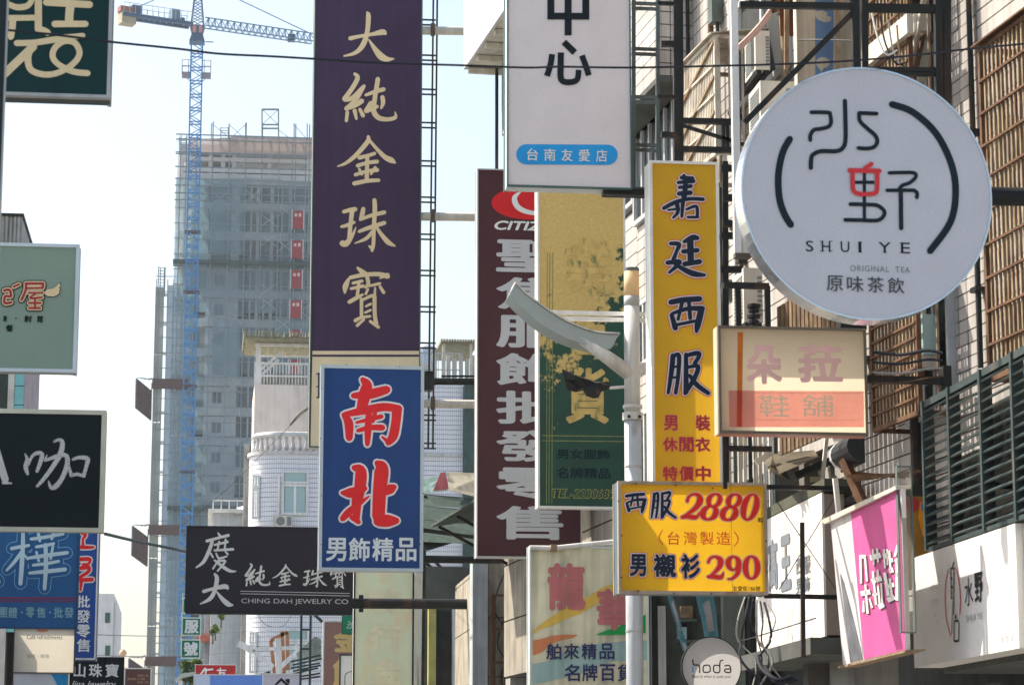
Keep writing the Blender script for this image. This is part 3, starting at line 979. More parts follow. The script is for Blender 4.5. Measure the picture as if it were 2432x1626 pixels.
for k in range(14):
    za = t.l(45, 1500 - k * 45)[1]; zb_ = t.l(45, 1500 - k * 45 - 43)[1]
    if zb_ < zA - .5:
        t.part(MB().box(t.l(34.5, 920)[0], t.l(57.5, 920)[0], 0, .06, za, zb_), 'pane', mat('turquoise pane', (.2, .5, .52), .25, .1))
pl3 = Plane(P(262, 1480, 120), 0); pl3.o.z = 0
t = Thing('house', 'distant slim white house with green shuttered openings, right of the cobalt sign', 'building', pl3)
a_, b_, c_ = t.l(215, 1480)[0], t.l(269, 1480)[0], t.l(275, 1480)[0]
t.part(MB().box(a_, b_, 0, 8, 0, t.l(262, 1409)[1]), 'wall', mat('bright white wall', (.74, .73, .72), .8, .08, streak=.1))
t.part(MB().box(b_ + .01, c_, .5, 8, 0, t.l(272, 1426)[1]), 'side_wall', MATS['bright white wall'])
for ya, yb in ((1454, 1478), (1532, 1556)):
    x0, x1, z0, z1 = rect(t, 250, ya, 261, yb)
    t.part(MB().box(x0, x1, -.03, -.002, z0, z1), 'shutter', mat('green shutter', (.05, .13, .1), .6))
pl3 = Plane(P(60, 1600, 52), 0); pl3.o.z = 0
t = Thing('shop_house', 'dim shop front with pipes and cables at the foot of the left row', 'building', pl3)
t.part(MB().box(t.l(-120, 1500)[0], t.l(34, 1500)[0], 0, 5, 0, t.l(20, 1470)[1]), 'wall', mat('dim green grey wall', (.12, .14, .12), .8, .5, scale=5))
for k in range(4):
    x_ = t.l(4 + 8 * k, 1540)[0]
    t.part(MB().bar((x_, -.03, 0), (x_, -.03, t.l(20, 1475)[1]), .04), 'pipe', (M_white, M_steel_dark, M_rust, M_offwhite)[k])
# ------------------------------------------------------------------ tower under construction
TY = 250.0
pl = Plane(P(580, 1000, TY), 0); pl.o.z = 0
t = Thing('tower_block', 'high-rise tower under construction wrapped in blue-green netting and scaffolding', 'building', pl)
M_tconc = mat('tower concrete', (.66, .67, .68), .9, .15, scale=.3)
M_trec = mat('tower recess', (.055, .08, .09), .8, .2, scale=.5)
M_net = net_mat('teal netting', (.30, .43, .50), .36)
M_netdense = net_mat('dense grey green netting', (.25, .30, .29), .78)
M_net2 = net_mat('grey teal netting', (.34, .44, .48), .28)
M_net3 = net_mat('dense teal netting', (.28, .42, .48), .47)
M_netblue = net_mat('blue netting', (.27, .38, .49), .6)
M_nettan = net_mat('tan netting', (.62, .50, .44), .62)
M_netpale = net_mat('pale fringe netting', (.7, .62, .60), .5)
M_pipe = mat('scaffold steel', (.23, .28, .30), .6, .2)
M_pipelt = mat('pale scaffold steel', (.5, .55, .56), .6, .2)
U = TY / FPX
def X(px, py=900): return t.l(px, py)[0]
def Zz(py, px=600): return t.l(px, py)[1]
xl, xr = X(424, 600), X(800, 600)
ztop = Zz(345)
FL = 71.7 * U
zf = [Zz(770) + FL * k for k in range(-14, 7)]
zf = [z for z in zf if z > 0 and z < ztop]
# recessed inner volume, floor slabs and columns
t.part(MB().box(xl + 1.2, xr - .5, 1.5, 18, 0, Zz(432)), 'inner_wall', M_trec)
for z in zf:
    t.part(MB().box(xl, xr, .3, 18, z - .25, z + .55), 'floor_slab', M_tconc)
for pxc, wpx in ((430, 10), (552, 20), (590, 4), (606, 7), (640, 8), (664, 4), (684, 8), (735, 10)):
    t.part(MB().box(X(pxc) - wpx * U / 2, X(pxc) + wpx * U / 2, .6, 1.6, 0, Zz(432)), 'column', M_tconc)
# solid wall panels with windows on the lower floors
wx0, wx1 = X(484, 900), X(548, 900)
for k, z in enumerate(zf):
    if z > Zz(690):
        continue
    t.part(MB().box(wx0, wx1, .5, .9, z + .451, z + FL - .351), 'wall_panel', M_tconc)
    cx_ = X(516, 900)
    zc = z + .451 + (FL - .8) * .5
    f = MB()
    hw, hh = .52, .62
    f.box(cx_ - hw, cx_ + hw, .44, .5, zc - hh, zc - hh + .09); f.box(cx_ - hw, cx_ + hw, .44, .5, zc + hh - .09, zc + hh)
    f.box(cx_ - hw, cx_ - hw + .09, .44, .5, zc - hh + .09, zc + hh - .09); f.box(cx_ + hw - .09, cx_ + hw, .44, .5, zc - hh + .09, zc + hh - .09)
    f.box(cx_ - .045, cx_ + .045, .44, .5, zc - hh + .09, zc + hh - .09)
    w_ = t.part(f, 'window', M_pipelt)
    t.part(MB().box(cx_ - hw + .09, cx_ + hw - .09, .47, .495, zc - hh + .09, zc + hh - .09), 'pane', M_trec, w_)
    t.part(MB().box(X(620, 900), X(625, 900), .5, .9, z + .451, z + FL - .351), 'wall_panel', M_tconc)
# top storeys, open frame against the sky
for pxc in (432, 447, 500, 530, 556, 640, 735):
    t.part(MB().box(X(pxc, 400) - .22, X(pxc, 400) + .22, .6, 1.1, Zz(432), ztop), 'column', M_tconc)
t.part(MB().box(X(552, 400), xr, 1.2, 18, Zz(432) + .01, Zz(360)), 'inner_wall', M_tconc)
for py in (378, 404, 432):
    t.part(MB().box(xl, xr, .4, 18, Zz(py) - .2, Zz(py) + .2), 'floor_slab', M_tconc)
t.part(MB().box(X(548, 330), xr, .5, 18, Zz(342), Zz(322)), 'parapet', mat('pale tower parapet', (.5, .46, .46), .9, .1))
# red hoist doors
M_hoist = mat('red hoist door', (.30, .035, .045), .6, .15)
for k in range(9):
    py = 527 + k * 70.5
    z0, z1 = Zz(py + 22), Zz(py - 20)
    d_ = t.part(MB().box(X(692 - k * .7, 600), X(718 - k * .7, 600), -1.75, -1.6, z0, z1), 'hoist_door', M_hoist)
    f = MB()
    xa, xb = X(690 - k * .7, 600), X(720 - k * .7, 600)
    f.box(xa, xa + .1, -1.8, -1.55, z0 - .1, z1 + .1); f.box(xb - .1, xb, -1.8, -1.55, z0 - .1, z1 + .1)
    t.part(f, 'door_frame', M_pipelt, d_)
    zq = z1 - .45
    t.part(MB().box(xa + .3, xa + .55, -1.79, -1.755, zq - .15, zq + .15).box(xa + .7, xa + .95, -1.79, -1.755, zq - .15, zq + .2), 'warning_mark', mat('hoist mark', (.7, .5, .5), .6), d_)
# netting in front (each lift of net a part)
lifts = [(432, 612)] + [(612 + 143 * k, 612 + 143 * (k + 1) - 2) for k in range(9)]
for a, b in lifts:
    xs_ = [xl - .4, X(500 + random.uniform(-8, 8), 600), X(579 + random.uniform(-8, 8), 600), X(658 + random.uniform(-8, 8), 600), X(745, 600)]
    for k in range(4):
        za, zb_ = Zz(a + random.uniform(-3, 4)), Zz(b + random.uniform(-4, 6))
        y_ = -1.2 + random.uniform(-.12, .12)
        t.part(MB().quadslab([(xs_[k], y_, zb_), (xs_[k + 1] - .05, y_, zb_ + random.uniform(-.2, .2)), (xs_[k + 1] - .05, y_, za + random.uniform(-.2, .2)), (xs_[k], y_, za)], (0, .02, 0)), 'netting', random.choice((M_net, M_net, M_net2, M_net3)))
t.part(MB().quadslab([(X(448, 370), -1.3, Zz(372)), (xr, -1.3, Zz(372)), (xr, -1.1, Zz(336)), (X(448, 370), -1.1, Zz(338))], (0, .02, 0)), 'netting', M_nettan)
# left flank strip: bulging pale fringe
fr = MB()
pts = [(424, 372), (420, 440), (416, 500), (419, 560), (415, 610), (416, 640)]
for i in range(len(pts) - 1):
    (a, ya), (b, yb) = pts[i], pts[i + 1]
    fr.quadslab([(X(a, ya), -1, Zz(ya)), (X(a + 9, ya), -1.3, Zz(ya)), (X(b + 9, yb), -1.3, Zz(yb)), (X(b, yb), -1, Zz(yb))], (0, .02, 0))
t.part(fr, 'net_fringe', M_netpale)
# scaffold pipes in front of the net
sc_ = MB()
for px in [424, 438, 462, 500, 540, 579, 618, 658, 690, 697, 722, 730, 738]:
    sc_.bar((X(px, 600), -1.35, 2), (X(px, 600), -1.35, Zz(300 if px in (500, 579, 618, 697, 730) else 335)), .11)
for py in [332, 344, 374, 378, 408, 436, 452, 470, 486] + [int(505 + 36 * k) for k in range(32)]:
    sc_.bar((xl - .5, -1.3, Zz(py)), (X(745, 600), -1.3, Zz(py)), .07 if py > 500 else .11)
t.part(sc_, 'scaffold', M_pipe, kind='stuff')
sc_ = MB()
for k in range(26):                                      # cross braces
    px = 500 + random.choice((0, 1, 2, 3, 4, 5)) * 39
    py = random.uniform(350, 1250)
    sc_.bar((X(px, 600), -1.4, Zz(py)), (X(px + 39, 600), -1.4, Zz(py + 30)), .03)
    sc_.bar((X(px + 39, 600), -1.4, Zz(py)), (X(px, 600), -1.4, Zz(py + 30)), .03)
t.part(sc_, 'scaffold_brace', M_pipelt, kind='stuff')
# dark working platforms
for py in (630, 1210):
    t.part(MB().box(xl - .5, X(745, 600), -1.8, .2, Zz(py + 6), Zz(py - 2)), 'platform', mat('dark green platform', (.05, .09, .085), .8, .2))
# open pipe frames above the roof line
ro = MB()
def rp(a, b, w_=.1):
    pa, pb = t.l(*a), t.l(*b)
    ro.bar((pa[0], -.6, pa[1]), (pb[0], -.6, pb[1]), w_)
for px in (502, 506, 544, 583, 698, 729):
    rp((px, 344), (px, 297))
for px in (622, 661):
    rp((px, 344), (px, 263), .13)
rp((622, 264), (661, 264), .16); rp((622, 300), (661, 300), .14); rp((622, 309), (661, 309), .14)
rp((502, 334), (545, 334), .12); rp((545, 335), (745, 340), .12)
for a in ((622, 264, 661, 300), (661, 264, 622, 300), (661, 312, 700, 342), (544, 300, 583, 335), (583, 300, 544, 335), (506, 300, 544, 330), (698, 300, 729, 335)):
    rp(a[:2], a[2:], .05)
for k in range(6):
    rp((524, 308 + 6 * k), (542, 308 + 6 * k), .06)
rp((524, 306), (524, 344), .08); rp((542, 306), (542, 344), .08)
for k in range(7):
    rp((426, 333 + 5 * k), (442, 333 + 5 * k), .06)
rp((426, 330), (426, 374), .09); rp((442, 330), (442, 374), .09)
t.part(ro, 'roof_scaffold', M_pipe)
# narrow stair wing on the left
wl0, wl1 = X(391, 1000), X(450, 1000)
zwt = Zz(672)
t.part(MB().box(wl0, wl1, 2.0, 14, 0, zwt), 'stair_wing', mat('wing concrete', (.30, .33, .38), .9, .12, scale=.3))
for k in range(13):
    z = zwt - 1 - k * FL
    if z > 0:
        t.part(MB().box(X(364, 1000), wl1, 1.2, 1.99, z - .2, z), 'floor_slab', M_tconc)
t.part(MB().box(X(443, 1000), X(448, 1000), .5, 1.9, 0, zwt - 1), 'column', mat('tan pipe column', (.4, .36, .33), .9))
for k in range(6):
    ya = 690 + k * 160
    t.part(MB().quadslab([(wl0, -.8, Zz(ya + 158)), (wl1, -.8, Zz(ya + 158)), (wl1, -.8, Zz(ya)), (wl0, -.8, Zz(ya))], (0, .02, 0)), 'netting', M_netblue)
    t.part(MB().quadslab([(X(362, 1000), -.8, Zz(ya + 158)), (X(382, 1000), -.8, Zz(ya + 158)), (X(382, 1000), -.8, Zz(ya)), (X(362, 1000), -.8, Zz(ya))], (0, .02, 0)), 'netting', M_netdense)
    f = MB()
    b0 = (0, -2.5, -1, -3, -1.5, 0)[k]; b1 = (-2.5, -1, -3, -1.5, 0, -2)[k]
    f.quadslab([(X(363 + b1, 1000), -.5, Zz(ya + 158)), (X(369, 1000), -.95, Zz(ya + 158)), (X(369, 1000), -.95, Zz(ya)), (X(363 + b0, 1000), -.5, Zz(ya))], (0, .02, 0))
    t.part(f, 'net_fringe', M_netpale)
ws = MB()
for px in (364, 373, 382, 391, 405, 425, 446):
    ws.bar((X(px, 1000), -.9, 1), (X(px, 1000), -.9, Zz(645 if px in (373, 382) else 672)), .09)
for k in range(30):
    z = Zz(665 + k * 36)
    ws.bar((X(362, 1000), -.85, z), (wl1, -.85, z), .07)
for k in range(9):
    z = Zz(645 + k * 7)
    ws.bar((X(368, 1000), -.85, z), (X(384, 1000), -.85, z), .06)
for px in (368, 384):
    ws.bar((X(px, 1000), -.85, Zz(643)), (X(px, 1000), -.85, Zz(712)), .09)
t.part(ws, 'scaffold', M_pipe, kind='stuff')
# red catch platforms with brackets, sticking out on the left
M_catch = mat('red brown catch fan', (.11, .055, .05), .85, .2, scale=2)
for py in (905, 1250, 1560):
    z0, z1 = Zz(py + 22, 400), Zz(py, 400)
    cf = t.part(MB().box(X(360, 1000), X(446, 1000), -1.6, -.95, z0, z1), 'catch_platform', M_catch)
    slats = MB()
    xa, xb = X(323, 1000), X(359, 1000)
    zt, zb_ = Zz(py + 8, 340), Zz(py + 74, 340)
    for k in range(14):
        zz = zt + (zb_ - zt) * k / 13
        slats.bar((xa, -3.4, zz), (xb, -1.3, zz - .9), .08, .165)
    t.part(slats, 'fan_slats', M_catch, cf)
    br = MB()
    for k in range(4):
        br.bar((xa + .1 + k * .35, -3.3 + k * .5, zt + .15), (xb, -1.2, zt + .35 + k * .05), .07)
    br.bar((xa, -3.4, zt), (xa, -3.4, zb_), .1); br.bar((xb, -1.3, zt), (xb, -1.3, zb_ - .8), .1)
    t.part(br, 'fan_bracket', M_pipe, cf)

# ------------------------------------------------------------------ tower crane
CYD = 243.0
base = P(460, 1200, CYD)
pm = P(468, 100, CYD)
pl = Plane((pm.x, CYD, 0), 0)
t = Thing('tower_crane', 'blue lattice tower crane standing in front of the netted tower', 'crane', pl)
M_crane = mat('crane blue paint', (.04, .25, .55), .5, .15)
M_cranedk = mat('crane dark blue', (.05, .12, .22), .5, .2)
zt = t.l(468, 100)[1]
hw = .55
ms = MB()
for sx in (-hw, hw):
    for sy in (-hw, hw):
        ms.bar((sx, sy, 0), (sx, sy, zt), .13)
f0 = t.part(ms, 'mast', M_crane)
sec = 1.36
k = 0
br_me = None
z = zt - sec
while z > 4:
    if br_me is None:
        b = MB()
        for sy in (-hw, hw):
            b.bar((-hw, sy, 0), (hw, sy, 0), .1)
            b.bar((-hw, sy, 0), (hw, sy, sec / 2), .07); b.bar((hw, sy, sec / 2), (-hw, sy, sec), .07)
        for sx in (-hw, hw):
            b.bar((sx, -hw, 0), (sx, hw, 0), .08)
            b.bar((sx, -hw, 0), (sx, hw, sec), .07)
        o = t.part(b, 'mast_bracing', M_crane, f0); br_me = o.data
    else:
        o = bpy.data.objects.new('mast_bracing', br_me); col.objects.link(o); o.parent = f0
    o.location = (0, 0, z)
    if k % 2:
        o.scale = (-1, 1, 1)
    k += 1
    z -= sec
for zc in [t.l(468, y)[1] for y in (553, 695, 918, 1122)]:
    t.part(MB().box(-.75, .75, -.75, .75, zc, zc + .08), 'mast_collar', M_catch)
# turntable, cab, head
zc = t.l(468, 100)[1]; zj = t.l(468, 60)[1]
t.part(MB().prism([(-.75, zc - .1), (.75, zc - .1), (.5, zc + .7), (.72, zj - .2), (-.72, zj - .2), (-.5, zc + .7)], -.8, .8), 'slewing_unit', M_cranedk)
t.part(MB().box(.8, 1.6, -.05, .05, zc, zc + .08), 'stub_arm', M_cranedk)
t.part(MB().box(-.45, -.1, -.86, -.81, zj - 1.0, zj - .3).box(.15, .5, -.86, -.81, zj - 1.0, zj - .3), 'warning_panel', mat('pale red panel', (.6, .3, .28), .6))
zh = zj + 4.5
hd = MB()
for sx in (-.62, .62):
    for sy in (-.6, .6):
        hd.bar((sx, sy, zj - .2), (sx * .32, sy * .32, zh), .12)
for k in range(7):
    za = zj + k * .62; s0 = 1 - .68 * (za - zj) / 4.5; s1 = 1 - .68 * (za + .62 - zj) / 4.5
    for sy in (-.6, .6):
        hd.bar((-.62 * s0, sy * s0, za), (.62 * s1, sy * s1, za + .62), .06); hd.bar((.62 * s0, sy * s0, za), (-.62 * s1, sy * s1, za + .62), .06)
t.part(hd, 'tower_head', M_cranedk)
# jib pointing right and away, counter jib left and nearer
JD = Vector((math.sin(R(69)), math.cos(R(69)), 0)); JN = Vector((-JD.y, JD.x, 0))
def jt(px):
    lo, hi = -40.0, 40.0
    for _ in range(50):
        m_ = (lo + hi) / 2
        if project(pl.o + JD * m_ + Vector((0, 0, zj)))[0] < px: lo = m_
        else: hi = m_
    return lo
tj = jt(744); tcj = jt(288)
jb = MB()
zb_ = zj - .05; hj = .95
def J(s_, n_, z_): return JD * s_ + JN * n_ + Vector((0, 0, z_))
for n_ in (-.5, .5):
    jb.bar(J(.7, n_, zb_), J(tj, n_, zb_ + .0), .1)
jb.bar(J(.8, 0, zb_ + hj), J(tj, 0, zb_ + hj), .1)
nseg = 17
for k in range(nseg):
    s0 = .8 + (tj - .8) * k / nseg; s1 = .8 + (tj - .8) * (k + 1) / nseg; sm = (s0 + s1) / 2
    for n_ in (-.5, .5):
        jb.bar(J(s0, n_, zb_), J(sm, 0, zb_ + hj), .055); jb.bar(J(sm, 0, zb_ + hj), J(s1, n_, zb_), .055)
    jb.bar(J(s0, -.5, zb_), J(s0, .5, zb_), .05)
    jb.bar(J(sm, 0, zb_ + hj), J(sm, 0, zb_), .04)
t.part(jb, 'jib', mat('pale crane blue', (.12, .26, .36), .5, .15))
tr = J(jt(692), 0, zb_ - .1)
t.part(MB().box(tr.x - .35, tr.x + .35, tr.y - .4, tr.y + .4, tr.z - .1, tr.z + .55), 'trolley', M_cranedk)
cj = MB()
for n_ in (-.6, .6):
    cj.bar(J(-.7, n_, zb_ - .1), J(tcj, n_, zb_ - .1), .3, .35)
for k in range(12):
    s0 = -.8 + (tcj + .8) * k / 12
    cj.bar(J(s0, -.6, zb_ - .1), J(s0, .6, zb_ - .1), .14)
t.part(cj, 'counter_jib', M_cranedk)
rl = MB()
for n_ in (-.75, .75):
    rl.bar(J(-.7, n_, zb_ + 1.05), J(tcj, n_, zb_ + 1.05), .05)
    for k in range(13):
        s0 = -.8 + (tcj + .8) * k / 12
        rl.bar(J(s0, n_, zb_), J(s0, n_, zb_ + 1.05), .045)
t.part(rl, 'walkway_rail', M_pipelt)
def jbox(px, dz0, dz1, ln, nw, name, m):
    s0 = jt(px); a = J(s0, 0, 0)
    mb = MB()
    mb.quadslab([J(s0 - ln, -nw, zb_ + dz0), J(s0 + ln, -nw, zb_ + dz0), J(s0 + ln, nw, zb_ + dz0), J(s0 - ln, nw, zb_ + dz0)], (0, 0, dz1 - dz0))
    t.part(mb, name, m)
jbox(414, .1, 1.2, .42, .5, 'winch_box', mat('crane grey blue', (.16, .26, .34), .6))
jbox(432, .1, .5, .2, .3, 'winch_box', M_cranedk)
jbox(302, -.95, .2, .72, .62, 'counterweight', mat('counterweight concrete', (.42, .38, .28), .9, .2))
jbox(300, .25, .75, .75, .5, 'counterweight_cap', mat('faded red steel', (.32, .15, .13), .8))
jbox(322, .1, 1.0, .5, .5, 'hoist_drum', M_cranedk)
# mid-mast platform
za, zb2 = t.l(468, 181)[1], t.l(468, 150)[1]
pf = MB()
for s_ in (-1, 1):
    pf.box(min(s_ * .6, s_ * 1.4), max(s_ * .6, s_ * 1.4), -1, 1, za, za + .12)
    for x_ in (s_ * .75, s_ * 1.38):
        for y_ in (-1, 1):
            pf.bar((x_, y_, za), (x_, y_, zb2), .06)
    for z_ in (zb2, (za + zb2) / 2):
        for y_ in (-1, 1):
            pf.bar((s_ * .6, y_, z_), (s_ * 1.4, y_, z_), .05)
        pf.bar((s_ * 1.4, -1, z_), (s_ * 1.4, 1, z_), .05)
    pf.bar((s_ * 1.4, -.9, za), (s_ * .6, -.6, za - .7), .06)
t.part(pf, 'mast_platform', mat('grey lilac steel', (.25, .24, .3), .6))
# pendant lines from the head
pd = MB()
top = Vector((0, 0, zh))
pd.tube([top, J(tcj + 1, 0, zb_ + .6)], .045, 5); pd.tube([top + Vector((0, 0, .05)), J(tj - .5, 0, zb_ + hj)], .05, 5)
t.part(pd, 'pendant_line', M_cranedk)
# ================================================================== SIGNS
M_cream = mat('cream vinyl', shade(196, 176, 140), 0.5, 0.08)
M_ink_white = mat('white vinyl', shade(196, 196, 194), 0.5, 0.06)
M_ink_grey = mat('grey white vinyl', shade(160, 160, 160), 0.5, 0.08)
M_ink_dark = mat('near black vinyl', shade(22, 30, 34), 0.5, 0.1)
M_ink_navy = mat('navy black ink', shade(28, 36, 52), 0.5, 0.1)
M_ink_red = mat('red vinyl', shade(186, 36, 40), 0.45, 0.1)

# ---- left row -------------------------------------------------------
t = make_sign('dark green sign with rounded cream strokes, high above the grey-green sign', 14, (-130, 267), (-190, 229), face=mat('dark green acrylic', shade(22, 48, 48), 0.45, 0.1, streak=0.15), frame=M_aludull, fw=8, thick=0.16, side=mat('dark sign side', (0.08, 0.1, 0.1), 0.5))
s = [[(65, 35, 40), (120, 55, 44), (190, 48, 44), (225, 10, 40), (230, -40, 40)], [(275, -60, 52), (275, 60, 52), (275, 215, 52)],
     [(0, 132, 42), (140, 132, 42), (280, 130, 42)], [(92, 140, 50), (88, 200, 50), (78, 270, 46)], [(275, 215, 50), (310, 222, 50), (345, 240, 46)],
     [(330, 20, 50), (480, 28, 52), (645, 38, 50)], [(505, 40, 62), (498, 100, 60), (495, 170, 60)], [(390, 176, 48), (500, 176, 46), (615, 176, 46)],
     [(595, 258, 38), (520, 268, 42), (440, 275, 46)], [(118, 312, 44), (250, 308, 44), (370, 290, 46), (460, 278, 44)],
     [(240, 335, 60), (150, 420, 60), (20, 545, 60)],
     [(225, 330, 50), (200, 420, 50), (225, 505, 46), (330, 538, 44), (440, 515, 42), (535, 450, 44), (570, 380, 44), (535, 310, 44), (460, 300, 42),
      (395, 345, 44), (378, 410, 44), (420, 465, 42), (520, 515, 44), (630, 528, 44)]]
t.strokes(s, M_cream, zm=(0, 0, 3.016))

# near dark post at the left edge, carrying a cut-off sign
pl = Plane(P(-9, 500, 11), 0)
pl.o.z = 0
t = Thing('sign_post', 'dark steel post with a pale edge strip, left of the green sign', 'post', pl)
z0, z1 = 0.0, 5.4
t.part(MB().box(-0.20, 0.012, 0, 0.06, z0, z1), 'post_body', mat('dark teal steel', (0.018, 0.03, 0.032), 0.4))
t.part(MB().box(0.012, 0.018, 0.004, 0.056, z0, z1), 'edge_strip', M_aludull)

t = make_sign('grey-green sign with small red character and cream wing emblem, pale metal frame', 20, (-150, 185), (577, 882), face=mat('grey green panel', shade(112, 128, 116), 0.5, 0.06, fine=0.08), frame=mat('pale sign frame', shade(170, 178, 184), 0.4, 0.1), fw=8, thick=0.14, side=M_alu)
zm = (0, 500, 3.136)
wood = [[(190, 545, 18), (320, 545, 18)], [(200, 580, 14), (318, 578, 14)], [(195, 545, 18), (190, 600, 18), (160, 668, 18)], [(322, 545, 18), (318, 580, 16)],
        [(215, 615, 14), (320, 615, 14)], [(260, 625, 14), (225, 655, 14), (315, 648, 14)], [(215, 690, 16), (305, 690, 16)], [(262, 655, 14), (262, 725, 16)], [(215, 728, 16), (300, 728, 16)],
        [(30, 598, 18), (70, 592, 18), (82, 640, 18), (40, 640, 18), (36, 690, 18), (85, 685, 18)], [(100, 570, 14), (145, 550, 16)]]
t.strokes(wood, M_ink_dark, 'character_outline', 1, 5.5, zm=zm)
t.strokes(wood, M_cream, 'character_outline', 2, 3.0, zm=zm)
t.strokes(wood, mat('dull red ink', shade(140, 48, 52), 0.5), 'lettering', 3, 0, zm=zm)
wing = [(330, 610), (350, 588), (395, 582), (425, 560), (445, 540), (452, 560), (440, 575), (450, 590), (440, 600), (444, 615), (425, 632), (395, 642), (360, 638), (340, 632)]
t.poly([(x / 3.136, 500 + y / 3.136) for x, y in [((p[0] - 395) * 1.1 + 395, (p[1] - 600) * 1.14 + 600) for p in wing]], M_ink_dark, 'wing_outline', 1)
t.poly([(x / 3.136, 500 + y / 3.136) for x, y in wing], M_cream, 'wing_emblem', 2.2)
M_inkblk = mat('black letter', shade(24, 34, 36), 0.6)
for ch, (a, b, c, d) in (('聚', (8, 750, 17, 764)), ('．', (36, 754, 40, 758)), ('射', (57, 749, 76, 765)), ('館', (88, 749, 102, 766)), ('餐', (14, 771, 31, 788))):
    t.text(ch, (a, b, c, d), M_inkblk, 0.03)

t = make_sign('black sign with silver studded brush character and a broad pale grey frame', 24, (-260, 249), (970, 1261), face=mat('black green acrylic', shade(16, 30, 32), 0.4, 0.15, spec=0.1), frame=mat('warm grey frame', shade(160, 160, 146), 0.5, 0.12), fw=11, thick=0.12)
zm = (0, 940, 3.92)
ka = [[(232, 535, 14), (252, 585, 30), (240, 660, 44), (258, 725, 28)], [(262, 640, 26), (300, 560, 28), (350, 530, 38), (392, 545, 40), (375, 620, 40), (345, 700, 30)],
      [(440, 545, 8), (415, 600, 20)], [(505, 425, 22), (545, 408, 30), (580, 430, 42), (565, 530, 50), (490, 660, 42), (400, 780, 36), (345, 840, 26)],
      [(420, 600, 24), (480, 578, 34), (560, 550, 38), (620, 560, 42), (625, 640, 46), (580, 760, 44), (520, 840, 48), (475, 850, 36), (452, 790, 14)],
      [(628, 590, 22), (645, 670, 26), (665, 740, 36)], [(665, 740, 28), (720, 728, 32), (785, 748, 26)], [(680, 590, 26), (740, 572, 34), (815, 585, 44), (805, 650, 36), (780, 740, 34)]]
t.strokes(ka, M_ink_grey, 'lettering', 1, 0, zm=zm)
t.strokes([[(-30, 500, 60), (5, 640, 70), (50, 780, 66)]], M_ink_grey, 'lettering', 1, 0, zm=zm)
t.strokes([[(30, 806, 30), (108, 812, 14)]], M_ink_grey, 'lettering', 1.4, 0, zm=zm)
studs = MB()
for st in ka:                                # small bulbs studding the rim of each stroke
    A, B, _, _ = ribbon([(p[0], p[1], max(6, p[2] - 14)) for p in st], 0, True, 5)
    for (x, y) in A[::2] + B[::2]:
        a = t.l(x / 3.92, 940 + y / 3.92)
        studs.add([(a[0] + dx * .0045, -.008, a[1] + dz * .0045) for dx, dz in ((-1, 0), (0, -1), (1, 0), (0, 1))], [(0, 1, 2, 3)])
t.part(studs, 'bulb_studs', mat('dark bulb socket', (0.05, 0.05, 0.05), 0.4), kind='stuff')

t = make_sign('wide blue sign with pale outlined character and red stripes, under the black studded sign', 28, (-190, 187), (1180, 1491), face=mat('mid blue panel', shade(34, 76, 120), 0.45, 0.1, streak=0.12), frame=mat('blue rim', shade(30, 60, 96), 0.5), fw=3, thick=0.12)
zm = (0, 1240, 4.062)
hua = [[(222, 40, 30), (222, 200, 40), (212, 400, 44), (198, 590, 40)], [(112, 252, 34), (190, 236, 34), (278, 222, 30)], [(205, 290, 34), (140, 380, 34), (65, 462, 22)], [(225, 300, 18), (268, 352, 26)],
       [(300, 160, 30), (420, 145, 34), (610, 110, 30)], [(370, 100, 30), (385, 180, 26)], [(520, 90, 30), (500, 160, 28)], [(350, 236, 28), (440, 222, 32), (520, 204, 28)],
       [(268, 345, 28), (450, 318, 38), (650, 292, 34)], [(320, 412, 28), (450, 396, 32), (568, 374, 28)], [(285, 488, 28), (450, 472, 40), (630, 452, 38)], [(440, 215, 38), (444, 420, 42), (430, 640, 34)],
       [(352, 285, 26), (375, 372, 26)], [(512, 225, 24), (490, 350, 26)], [(-60, 520, 40), (-10, 570, 40)]]
t.strokes(hua, mat('pale blue line', shade(112, 160, 190), 0.5), 'character_outline', 1, 10.5, zm=zm)
t.strokes(hua, MATS['mid blue panel'], 'character_ground', 2, 9.0, zm=zm)
t.strokes(hua, mat('pale blue grey ink', shade(150, 170, 180), 0.5), 'lettering', 3.4, 0, zm=zm)
M_darkred = mat('dark red stripe', shade(104, 40, 66), 0.5)
for a, b in ((1417, 1421), (1424, 1427)):
    t.poly([(-150, a), (183, a + 1), (183, b + 1), (-150, b)], M_darkred, 'stripe')
M_bl2 = mat('faded blue grey ink', shade(112, 148, 158), 0.5)
for i, ch in enumerate('團體'):
    t.text(ch, (-4 + i * 24, 1441, 17 + i * 24, 1466), M_bl2, 0.012)
for i, ch in enumerate('零售'):
    t.text(ch, (61 + i * 26, 1441, 82 + i * 26, 1466), M_bl2, 0.012)
for i, ch in enumerate('批發'):
    t.text(ch, (128 + i * 25, 1441, 150 + i * 25, 1466), M_bl2, 0.012)
for x in (50, 117):
    t.poly([(x, 1451), (x + 4, 1451), (x + 4, 1455), (x, 1455)], M_bl2, 'dot')

